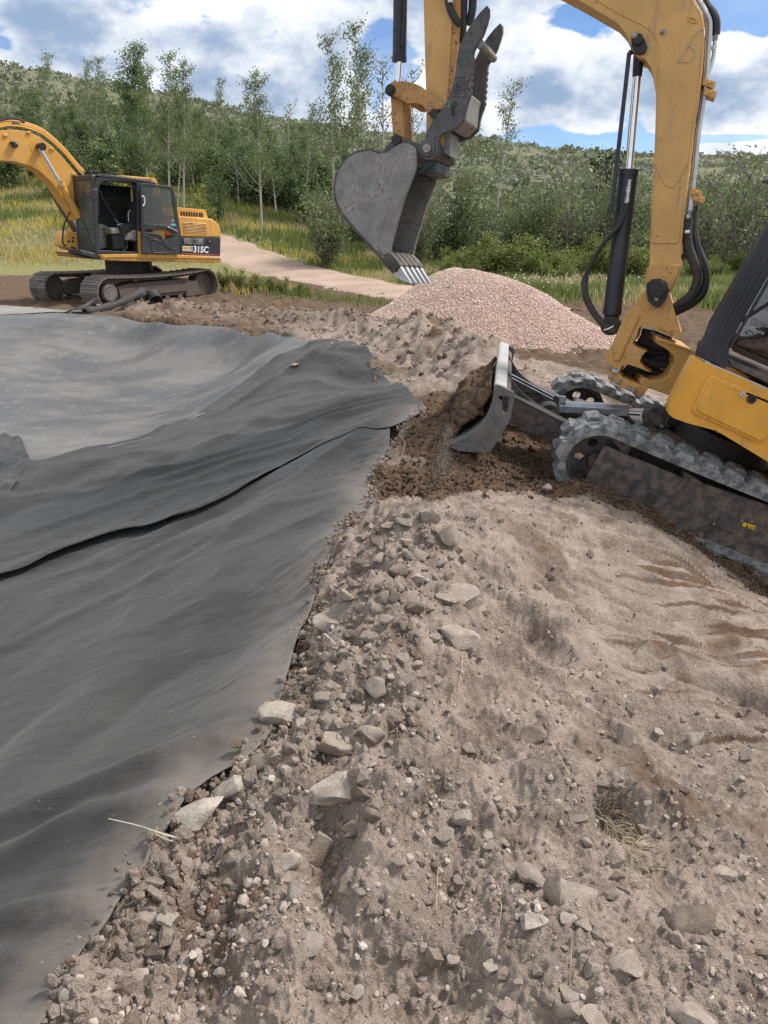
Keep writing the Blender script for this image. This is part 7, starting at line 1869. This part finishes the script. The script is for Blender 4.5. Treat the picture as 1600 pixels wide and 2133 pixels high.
def clods():
    g = np.random.default_rng(19); P = []; 
    for _ in range(5200):
        c, w_ = FRESH[g.integers(0, len(FRESH))]; P.append((c[0] + g.normal() * w_ * .55, c[1] + g.normal() * w_ * .55))
    P = np.array(P); am = (P - MF.o[None, :2]); la = am @ MF.l[:2]; fa_ = am @ unit(MF.f[:2])[:2] if False else am @ (MF.f[:2] / np.linalg.norm(MF.f[:2]))
    keep = ~((np.abs(la) < 1.0) & (fa_ < .34)); P = P[keep]; P = P[~inside_basin(P[:, 0], P[:, 1], .03)]
    s_ = .006 + .020 * g.random(len(P)) ** 3; z = ground_z(P[:, 0], P[:, 1]) + s_ * .3
    V, F, own = swarm(np.column_stack([P, z]), s_, I1[0], I1[1], seed=12, jit=.2)
    o = obj_np('soil_clods', V, F, M['soil']); tag(o, 'crumbs of fresh brown soil around the blade and track', kind='stuff')
    set_attr(o, 'fresh', np.full(len(V), .9)); set_attr(o, 'meadow', np.zeros(len(V)))
clods()
# stems, roots and dry grass in the foreground
def stem(name, pts, r, mat, label, lift=.012, cat='stem'):
    P = []
    for i, (px, py, up_) in enumerate(pts):
        p, t = hit(px, py); P.append(np.array([p[0], p[1], float(ground_z(p[0], p[1])) + lift + up_]))
    mb = MB(); C = smooth_line(P, 5); n = len(C); mb.tube(C, [r * .62 * (1 - .6 * i / n) for i in range(n)], 6); o = build(mb, name, M[mat], None); tag(o, label, cat); return o
stem('twig', [(372, 1762, .01), (330, 1756, .035), (290, 1748, .04), (232, 1744, .05)], .0045, 'palewood', 'pale forked twig reaching from the soil over the black sheet')
stem('twig', [(372, 1770, .01), (345, 1768, .02), (325, 1760, .02)], .003, 'palewood', 'short lower fork of twig beside the biggest pale boulder')
stem('root', [(215, 2030, .01), (230, 1980, .02), (243, 1950, .02)], .005, 'root', 'brown root lying along the sheet edge at the lower left')
stem('dry_stalk', [(1030, 2000, .0), (1038, 1950, .03), (1040, 1915, .05), (1010, 1890, .05)], .003, 'straw', 'thin dry stalk with bent head standing in the lower foreground')
stem('dry_stalk', [(1186, 2050, .0), (1187, 2010, .03), (1187, 1978, .05)], .003, 'straw', 'upright straw stem leaning over a flattish rock')
stem('dry_stalk', [(908, 1905, .0), (910, 1870, .03), (912, 1840, .05)], .0028, 'straw', 'short upright straw near the middle of the lower foreground')
stem('dry_stalk', [(955, 1435, .0), (962, 1400, .02), (963, 1370, .02)], .003, 'straw', 'thin pale straw lying on the rubble crest slope')
stem('dry_stalk', [(1175, 1440, .0), (1200, 1455, .02), (1245, 1452, .02)], .0035, 'straw', 'curved straw above the round brown stone')
stem('dry_stalk', [(1185, 1620, .0), (1150, 1575, .03), (1135, 1555, .04)], .0028, 'straw', 'pair of fine straws on the mound below the round brown stone')
stem('wood_chip', [(676, 1330, .01), (700, 1352, .015)], .007, 'palewood', 'pale wood splinter on the rubble beside the sheet')
stem('dry_stalk', [(838, 948, .0), (843, 930, .02), (832, 918, .04)], .004, 'straw', 'dry straw sticking out of the fresh mound at the sheet tip')
stem('dry_stalk', [(860, 890, .0), (858, 870, .04), (864, 858, .08)], .004, 'straw', 'dry stem standing on the fresh soil beside the sheet tip')
def dry_clump():
    c, t = hit(1300, 1775); r0 = empty('dry_grass_clump', (c[0], c[1], float(ground_z(c[0], c[1])))); tag(r0, 'clump of dry yellow grass with dark roots torn out of the soil', 'grass clump')
    g = random.Random(5)
    mb = MB()
    for k in range(90):
        px, py = 1262 + g.gauss(28, 26), 1745 + g.gauss(32, 34)
        py = 1710 + (px - 1250) * .9 + g.gauss(0, 14)
        p, t = hit(px, py); z = float(ground_z(p[0], p[1])) + g.uniform(.004, .03); L_ = g.uniform(.035, .10); a = -.75 + g.gauss(0, .5)
        d = np.array([math.cos(a), math.sin(a), g.uniform(-.15, .25)]) * L_; A_ = np.array([p[0], p[1], z])
        mb.tube([A_, A_ + d * .5 + np.array([0, 0, .008]), A_ + d], [.0013, .0011, .0005], 4)
    o = build(mb, 'dry_blades', M['straw'], r0); o['kind'] = 'stuff'
    mb = MB()
    for k in range(150):
        p, t = hit(1272 + g.gauss(0, 18), 1690 + g.gauss(0, 20)); z = float(ground_z(p[0], p[1])) + g.uniform(.0, .03); a = g.uniform(0, 6.3); L_ = g.uniform(.02, .06)
        A_ = np.array([p[0], p[1], z]); mb.tube([A_, A_ + np.array([math.cos(a) * L_, math.sin(a) * L_, g.uniform(-.01, .03)])], [.0014, .0007], 4)
    o = build(mb, 'root_tangle', M['root'], r0); o['kind'] = 'stuff'
dry_clump()
# ------------------------------------------------------------------ plants
def leaves(C, size, g, normal_up=.35):
    """quads of leaf size at centres C, randomly turned"""
    n = len(C); a = g.normal(size=(n, 3)); a /= np.linalg.norm(a, axis=1)[:, None]
    b = g.normal(size=(n, 3)); b -= a * (a * b).sum(1)[:, None]; b /= np.linalg.norm(b, axis=1)[:, None]
    s_ = size * g.uniform(.65, 1.3, n)[:, None]
    V = np.stack([C - a * s_ * .55, C + b * s_ * .38, C + a * s_ * .55, C - b * s_ * .38], 1).reshape(-1, 3)
    F = np.arange(4 * n).reshape(n, 4); return V, F
def tubes_np(segs, seg=5):
    V = []; F = []
    for P, r in segs:
        mb = MB(); mb.tube(P, r, seg, cap=False); k = len(V); V += mb.v; F += [tuple(i + k for i in f) for f in mb.f]
    return np.array(V), np.array(F)
def aspen_proto(seed, bare=.35, dens=70, spread=.20, lsize=.011, bent=.02, nb=34, twigr=1.0):
    """unit-height aspen: slim pale trunk, thin ascending limbs, small fluttering leaves"""
    g = np.random.default_rng(seed); segs = []; L_ = []
    P = [np.zeros(3)]; d = np.array([g.normal() * bent, g.normal() * bent, 1.0])
    for k in range(12): d = d + np.array([g.normal() * bent, g.normal() * bent, 0]) * .6; P.append(P[-1] + d / np.linalg.norm(d) / 12)
    trunk = [(P, [.0105 * (1 - .88 * k / 12) for k in range(13)])]
    for k in range(nb):
        h = bare * .75 + (1.0 - bare * .75) * (k + g.random()) / nb * .97; i = min(11, int(h * 12)); o = P[i] + (P[i + 1] - P[i]) * (h * 12 - i)
        if g.random() < .15: continue
        az_ = g.uniform(0, 6.283); up_ = g.uniform(.5, 1.25); Lb = (spread * (1 - .72 * (h - bare * .75) / (1 - bare * .75)) + .03) * g.uniform(.55, 1.25)
        q = [o]; dd = np.array([math.cos(az_), math.sin(az_), up_ * .7]); dd /= np.linalg.norm(dd)
        for m in range(4): dd = dd + np.array([g.normal() * .12, g.normal() * .12, .12]); dd /= np.linalg.norm(dd); q.append(q[-1] + dd * Lb / 4)
        segs.append((q, [.0032 * twigr * (1 - .2 * m) for m in range(5)]))
        if h < bare and g.random() < .75: continue
        nl = int(dens * (.5 + Lb / spread) * g.uniform(.5, 1.3))
        t = g.random(nl) ** .7 * 4; ii = np.minimum(3, t.astype(int)); Q = np.array(q); c = Q[ii] + (Q[ii + 1] - Q[ii]) * (t - ii)[:, None]
        L_.append(c + g.normal(size=(nl, 3)) * np.array([.017, .017, .016]) * (1 + Lb * 2))
    nl = int(dens * 1.2); t = g.uniform(.80, 1.0, nl); idx_ = np.minimum(11, (t * 12).astype(int)); PP = np.array(P)
    L_.append(PP[idx_] + (PP[idx_ + 1] - PP[idx_]) * (t * 12 - idx_)[:, None] + g.normal(size=(nl, 3)) * .014)
    C = np.concatenate(L_)
    return tubes_np(trunk, 7), tubes_np(segs, 4), leaves(C, lsize, g)
def shrub_proto(seed, stems=9, dens=150, lsize=.035, spread=.45, dome=False, low=.15, clump=.05):
    g = np.random.default_rng(seed); segs = []; L_ = []
    for k in range(stems):
        az_ = g.uniform(0, 6.283); out = g.uniform(.1, 1) * spread; H = g.uniform(.6, 1.0) * (1 - .35 * out / spread * (1 if dome else .4)); q = []
        for m in range(7):
            t = m / 6; q.append(np.array([math.cos(az_) * out * t ** 1.3, math.sin(az_) * out * t ** 1.3, H * t]) + g.normal(size=3) * .015 * (m > 0))
        segs.append((q, [.010 * (1 - .8 * m / 6) for m in range(7)])); Q = np.array(q)
        for b_ in range(7):
            h = g.uniform(low, .95); i = min(5, int(h * 6)); o = Q[i] + (Q[i + 1] - Q[i]) * (h * 6 - i); a2 = g.uniform(0, 6.283); Lb = g.uniform(.08, .22)
            e = o + np.array([math.cos(a2) * Lb, math.sin(a2) * Lb, Lb * g.uniform(.3, 1.1)]); segs.append(([o, (o + e) / 2 + g.normal(size=3) * .01, e], [.004, .003, .0015]))
            nl = int(dens * g.uniform(.4, 1.2) / 7); t = g.random(nl)[:, None]; L_.append(o + (e - o) * t + g.normal(size=(nl, 3)) * clump)
        nl = int(dens * .35); t = g.uniform(.3, 1, nl) * 6; ii = np.minimum(5, t.astype(int)); L_.append(Q[ii] + (Q[ii + 1] - Q[ii]) * (t - ii)[:, None] + g.normal(size=(nl, 3)) * clump * .8)
    C = np.concatenate(L_); C = C[C[:, 2] > .02]
    return tubes_np(segs, 4), leaves(C, lsize, g)

def mk(name, VF, mat): me = mesh_np(name, VF[0], VF[1]); me.materials.append(mat); return me
ASP = []
for k, (bare, dens, spread, nb, ls) in enumerate(((.35, 80, .17, 40, .0125), (.42, 60, .15, 36, .012), (.30, 130, .22, 46, .0125), (.45, 48, .13, 34, .012), (.5, 20, .16, 30, .011), (.24, 170, .21, 50, .013))):
    tr_, br_, lf_ = aspen_proto(300 + k, bare, dens, spread, ls, nb=nb)
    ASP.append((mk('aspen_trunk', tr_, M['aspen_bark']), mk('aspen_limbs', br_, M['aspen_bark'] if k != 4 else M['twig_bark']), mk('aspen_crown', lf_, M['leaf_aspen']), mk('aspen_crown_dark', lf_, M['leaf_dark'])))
SHR = []
for k, (st, dn, ls, spd, dome, mat) in enumerate(((10, 260, .036, .5, True, 'leaf_dark'), (9, 210, .032, .42, False, 'leaf_willow'), (12, 240, .030, .55, False, 'leaf_willow'), (11, 330, .040, .6, True, 'leaf_bright'), (9, 300, .040, .5, True, 'leaf_bright'), (6, 60, .030, .38, False, 'leaf_willow'), (10, 420, .034, .42, True, 'leaf_juniper'))):
    s_, l_ = shrub_proto(400 + k, st, dn, ls, spd, dome); SHR.append((mk('shrub_stems', s_, M['twig_bark']), mk('shrub_foliage', l_, M[mat])))
def land_z(x, y):
    r = math.hypot(x, y)
    if r > 46: return float(hill_z(np.array(math.atan2(x, y)), np.array(r)))
    return float(ground_z(x, y))
def plant(name, parts, px, d, ytop, label, cat, group=None, wide=1.0, seed=0, pxtop=None, sink=.05, hmin=.4):
    x, y = pd(px, 600, d); zb = land_z(x, y); zt = at_y(pxtop if pxtop is not None else px, ytop, d)[2]; H = max(hmin, zt - zb)
    o = empty(name, (x, y, zb - sink)); tag(o, label, cat, group); g = random.Random(seed + int(px * 3 + d * 17))
    rot = g.uniform(0, 6.28); lean = 0 if pxtop is None else math.atan2((at_y(pxtop, ytop, d)[0] - x), H)
    for nm, me in parts:
        c = bpy.data.objects.new(nm, me); COL.objects.link(c); c.parent = o; c.scale = (H * wide, H * wide, H)
        c.matrix_local = Matrix.Rotation(lean, 4, 'Y') @ Matrix.Rotation(rot, 4, 'Z') @ Matrix.Diagonal((H * wide, H * wide, H, 1))
    return o
def aspen(k, px, d, ytop, label, group=None, dark=False, wide=1.0, pxtop=None, seed=0):
    t = ASP[k]; return plant('aspen_tree', (('trunk', t[0]), ('limbs', t[1]), ('crown', t[3] if dark else t[2])), px, d, ytop, label, 'tree', group, wide, seed, pxtop)
def shrub(k, px, d, ytop, label, group=None, wide=1.0, name='shrub', cat='shrub', seed=0):
    t = SHR[k]; return plant(name, (('stems', t[0]), ('foliage', t[1])), px, d, ytop, label, cat, group, wide, seed)
# trees one can tell apart against the sky
for a_ in ((1, 118, 47, 100, 'slim aspen top rising farthest left above the hill line', 0, 1.0, 108), (1, 190, 47, 112, 'slender aspen second from the left on the skyline', 0, .9, 182), (0, 226, 44, 118, 'leaning aspen just left of the broad tall aspen', 0, .9, 212),
           (5, 268, 42, 78, 'broad tall aspen with the fullest crown left of centre', 1, 1.15, 276), (0, 305, 45, 128, 'aspen close on the right of the broad tall aspen', 0, .9, 302), (0, 368, 34.5, 112, 'white trunked aspen left in the pair behind the cab', 0, .95, 352),
           (2, 396, 34, 124, 'white trunked aspen right in the pair behind the cab', 0, .8, 388), (3, 384, 35, 190, 'thin white stem between the white trunked pair', 0, .7, 380), (1, 452, 44, 156, 'narrow aspen right of the white trunked pair', 0, .8, 456), (2, 552, 33.5, 148, 'single aspen with side branches right of the far cab', 0, .95, 538),
           (4, 604, 42, 205, 'nearly bare grey aspen between far excavator and bucket', 0, 1.0, 606), (1, 640, 40, 208, 'small aspen left of the bucket cluster', 0, .9, 646), (0, 698, 37, 78, 'left aspen of the tall cluster behind the bucket', 0, .85, 702), (3, 728, 38, 104, 'short middle aspen of the tall cluster behind the bucket', 0, .95, 730),
           (0, 772, 36, 54, 'tallest aspen of the cluster behind the bucket', 0, .8, 750), (4, 800, 35, 110, 'bare branched aspen directly left of the bucket cylinder', 0, 1.0, 792), (4, 868, 36, 130, 'leafless aspen between the bucket cylinder and arm', 0, .9, 862), (3, 1022, 33, 164, 'spindly aspen right of the thumb', 0, .9, 1052), (1, 968, 35, 262, 'low aspen just right of the bucket', 0, 1.0, 985), (3, 905, 36, 290, 'thin aspen behind the bucket mouth', 0, 1.0, 912)):
    aspen(a_[0], a_[1], a_[3 - 1], a_[3], a_[4], 'aspens standing out against the sky', bool(a_[5]), a_[6], a_[7])
g = random.Random(77)
for k in range(76):                                  # the dense grove on the left
    px = -70 + 800 * (k + g.random()) / 76; d = g.uniform(37, 60)
    yt = np.interp(px, [-70, 100, 300, 450, 600, 710], [205, 215, 215, 240, 275, 300]) + g.uniform(-35, 45)
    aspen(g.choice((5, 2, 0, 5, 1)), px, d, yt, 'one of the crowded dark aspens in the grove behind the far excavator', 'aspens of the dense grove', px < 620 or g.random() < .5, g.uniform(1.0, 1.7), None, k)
for k in range(46):
    px = -60 + 800 * (k + g.random()) / 46; d = g.uniform(36, 50)
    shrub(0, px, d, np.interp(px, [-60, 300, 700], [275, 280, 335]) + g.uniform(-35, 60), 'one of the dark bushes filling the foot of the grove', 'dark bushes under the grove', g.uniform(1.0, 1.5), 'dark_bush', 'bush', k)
shrub(6, 8, 40, 165, 'dark juniper at the far left edge of the grove', None, .9, 'juniper_tree', 'tree')
shrub(4, 428, 30.5, 388, 'light green bush above the far engine cover', None, 1.1); shrub(0, 462, 33, 352, 'dark green bush right of the light green bush', None, 1.0, 'dark_bush', 'bush')
# willows and shrubs on the right
for k in range(34):
    px = 650 + 1010 * (k + g.random()) / 34; d = g.uniform(27, 38)
    yt = np.interp(px, [650, 900, 1100, 1300, 1650], [350, 335, 375, 330, 325]) + g.uniform(-15, 70)
    shrub(g.choice((1, 2)), px, d, yt, 'one of the grey green willows in the thicket behind the gravel pile', 'willows of the right thicket', g.uniform(.85, 1.2), 'willow_bush', 'bush', k)
for px, d, yt, lab_ in ((1190, 27, 292, 'open willow with bare twigs left of the boom cylinder'), (1225, 29, 300, 'taller willow behind the boom cylinder'), (1500, 26, 262, 'thin branched willow against the sky right of the boom'), (1560, 27, 272, 'thin branched willow at the right edge'), (1455, 28, 300, 'small open willow right behind the boom pipes'), (1545, 25, 300, 'low open willow in front of the right edge willow')):
    shrub(5, px, d, yt, lab_, 'open willows against the sky', 1.0, 'willow_bush', 'bush', int(px))
for k in range(15):
    px = 890 + 760 * (k + g.random()) / 15; d = g.uniform(22.5, 26)
    shrub(g.choice((3, 4)), px, d, np.interp(px, [890, 1100, 1300, 1650], [505, 470, 470, 500]) + g.uniform(-20, 40), 'one of the bright green shrubs along the grass behind the gravel pile', 'bright shrubs behind the pile', g.uniform(1.0, 1.4), 'shrub', 'shrub', k)
shrub(6, 1265, 44, 302, 'round dark juniper on the skyline beside the boom cylinder', None, 1.0, 'juniper_tree', 'tree')

# sagebrush over the hill
def sage():
    g = np.random.default_rng(51); n = 6500
    A = g.uniform(R(-44), R(44), n); r = 52 * np.exp(g.random(n) ** .9 * math.log(6.2)); x, y = r * np.sin(A), r * np.cos(A); z = hill_z(A, r)
    dk = (perlin(x * .035, y * .035, 160) + .5 * perlin(x * .12, y * .12, 161)) > .30
    for nm, m_, mat, lab_, hh in (('sagebrush', ~dk, 'sage', 'pale sagebrush covering the hill', 1.0), ('hill_scrub', dk, 'scrub', 'dark green scrub in patches on the hill', 1.5)):
        X = np.column_stack([x, y, z])[m_]; k = 20; m = len(X); rad = (.32 + .40 * g.random(m)) * hh * (1 + r[m_] / 260)
        th = g.normal(size=(m, k, 3)); th /= np.linalg.norm(th, axis=2)[:, :, None]; th[:, :, 2] = np.abs(th[:, :, 2]) * .9
        C = X[:, None] + th * (rad[:, None, None] * g.uniform(.55, 1.0, (m, k, 1))); sz = np.repeat(rad * .48, k)
        V, F = leaves(C.reshape(-1, 3), 1.0, g); ctr = np.repeat(C.reshape(-1, 3), 4, axis=0); V = ctr + (V - ctr) * np.repeat(sz, 4)[:, None]
        o = obj_np(nm, V, F, M[mat]); tag(o, lab_, kind='stuff')
sage()

# meadow grass, flowers and straw
def meadow_grass():
    g = np.random.default_rng(61); n = 330000
    A = g.uniform(R(-38), R(40), n); r = 13 * np.exp(g.random(n) * math.log(47 / 13)); x, y = r * np.sin(A), r * np.cos(A)
    ra = x / y
    mk1 = np.where(ra < 0, sstep(y, 26.5, 28.5), 0); mk2 = sstep(y + .62 * x, 21.6, 23.2) * (x > -2); mk3 = np.where((r > 16.5) & (x > 3), sstep(y + .45 * x, 19.6, 21.4), 0)
    m_ = np.maximum(np.maximum(mk1, mk2), mk3)
    strip = np.exp(-(((polydist(x, y, [pd(455, 585, 21.6), pd(560, 595, 20.8), pd(660, 610, 19.5), pd(770, 625, 18.3)])[0]) / .6) ** 2))
    m_ = np.maximum(m_, strip * .5)
    d, w_ = polydist(x, y, ROAD, ROAD_W); m_ = m_ * sstep(d, w_ * .9, w_ * 1.12)
    m_ = m_ * (pile_z(x, y) < zbase(x, y) - .05)
    keep = g.random(n) < m_ * (.75 + .25 * perlin(x * .6, y * .6, 170)); x, y, r, ra = x[keep], y[keep], r[keep], ra[keep]; n = len(x)
    z = ground_z(x, y)
    h = (.16 + .24 * g.random(n)) * np.where(ra < -.2, .8, 1) * np.where((y < 23) & (x < 1), .55, 1) * (1 + .35 * perlin(x * .35, y * .35, 171)); h = h * np.where(np.exp(-((polydist(x, y, ROAD)[0] - 1.6) / .8) ** 2) > .5, .7, 1)
    a = g.uniform(0, 6.283, n); lean = g.uniform(.1, .45, n) * h; wd = (.005 + .00042 * r) * g.uniform(.7, 1.4, n)
    dx, dy = np.cos(a), np.sin(a); b = g.uniform(0, 6.283, n); wx, wy = np.cos(b) * wd, np.sin(b) * wd
    V = np.stack([np.column_stack([x - wx, y - wy, z - .02]), np.column_stack([x + wx, y + wy, z - .02]), np.column_stack([x + dx * lean * .4 + wx * .7, y + dy * lean * .4 + wy * .7, z + h * .6]), np.column_stack([x + dx * lean, y + dy * lean, z + h])], 1).reshape(-1, 3)
    i = np.arange(n)[:, None] * 4; F = np.concatenate([i + np.array([[0, 1, 2]]), i + np.array([[0, 2, 3]])], 0)
    straw = sstep(perlin(x * .22, y * .30, 172) + .35 * perlin(x * .9, y * .9, 173) + .55 * sstep(-ra, .15, .45) * (1 - sstep(r, 30, 36)) - .02, -.05, .45)
    yel = sstep(perlin(x * .30, y * .5, 174) + .25 * perlin(x * 1.1, y * 1.1, 175) + .22 * (ra < -.3), .18, .40) * sstep(-ra, -.05, .15) * .9
    green = np.array([.21, .245, .08]); dg = np.array([.15, .195, .06]); st = np.array([.56, .48, .27]); yl = np.array([.55, .46, .09])
    k = g.random(n)[:, None]; c = green * k + dg * (1 - k)
    c = c * (1 - straw[:, None] * .85) + st * straw[:, None] * .85; yy = (yel * (g.random(n) < .6))[:, None]; c = c * (1 - yy) + yl * yy
    c = c * g.uniform(.75, 1.25, (n, 1))
    o = obj_np('meadow_grass', V, F, M['grass'], smooth=False); tag(o, 'long green and straw coloured meadow grass with yellow patches', kind='stuff')
    at_ = o.data.color_attributes.new('gcol', 'FLOAT_COLOR', 'POINT'); at_.data.foreach_set('color', np.column_stack([np.repeat(c, 4, 0), np.ones(4 * n)]).astype(np.float32).ravel())
    # white daisies right of the pile, yellow ones along the strip
    n = 260; px = g.normal(1150, 120, n); d = g.uniform(16.5, 22, n); D = [pd(p_, 600, dd) for p_, dd in zip(px, d)]; D = np.array(D)
    ok = (D[:, 1] + .45 * D[:, 0] > 20.0) | (D[:, 1] + .62 * D[:, 0] > 21.8); D = D[ok]; zf = ground_z(D[:, 0], D[:, 1]) + g.uniform(.3, .5, len(D))
    V, F = leaves(np.column_stack([D, zf]), .042, g); o = obj_np('daisies', V, F, M['white'], smooth=False); tag(o, 'small white daisies dotted in the grass right of the gravel pile', kind='stuff')
meadow_grass()
def weeds():
    # taller weeds by the end of the far machine
    for k, (px, d, yt) in enumerate(((500, 21.2, 548), (530, 20.9, 552), (592, 20.2, 565), (628, 19.9, 572), (470, 21.6, 545), (560, 20.6, 560))):
        shrub(3 if k % 2 else 4, px, d, yt, ['leafy weed nearest the far counterweight', 'second weed from the far counterweight', 'yellow flowering weed at the middle of the grass strip', 'right weed of the grass strip before the track', 'low weed behind the far track end', 'third weed from the far counterweight'][k], 'weeds in the grass strip', .9, 'weed', 'weed', k)
weeds()
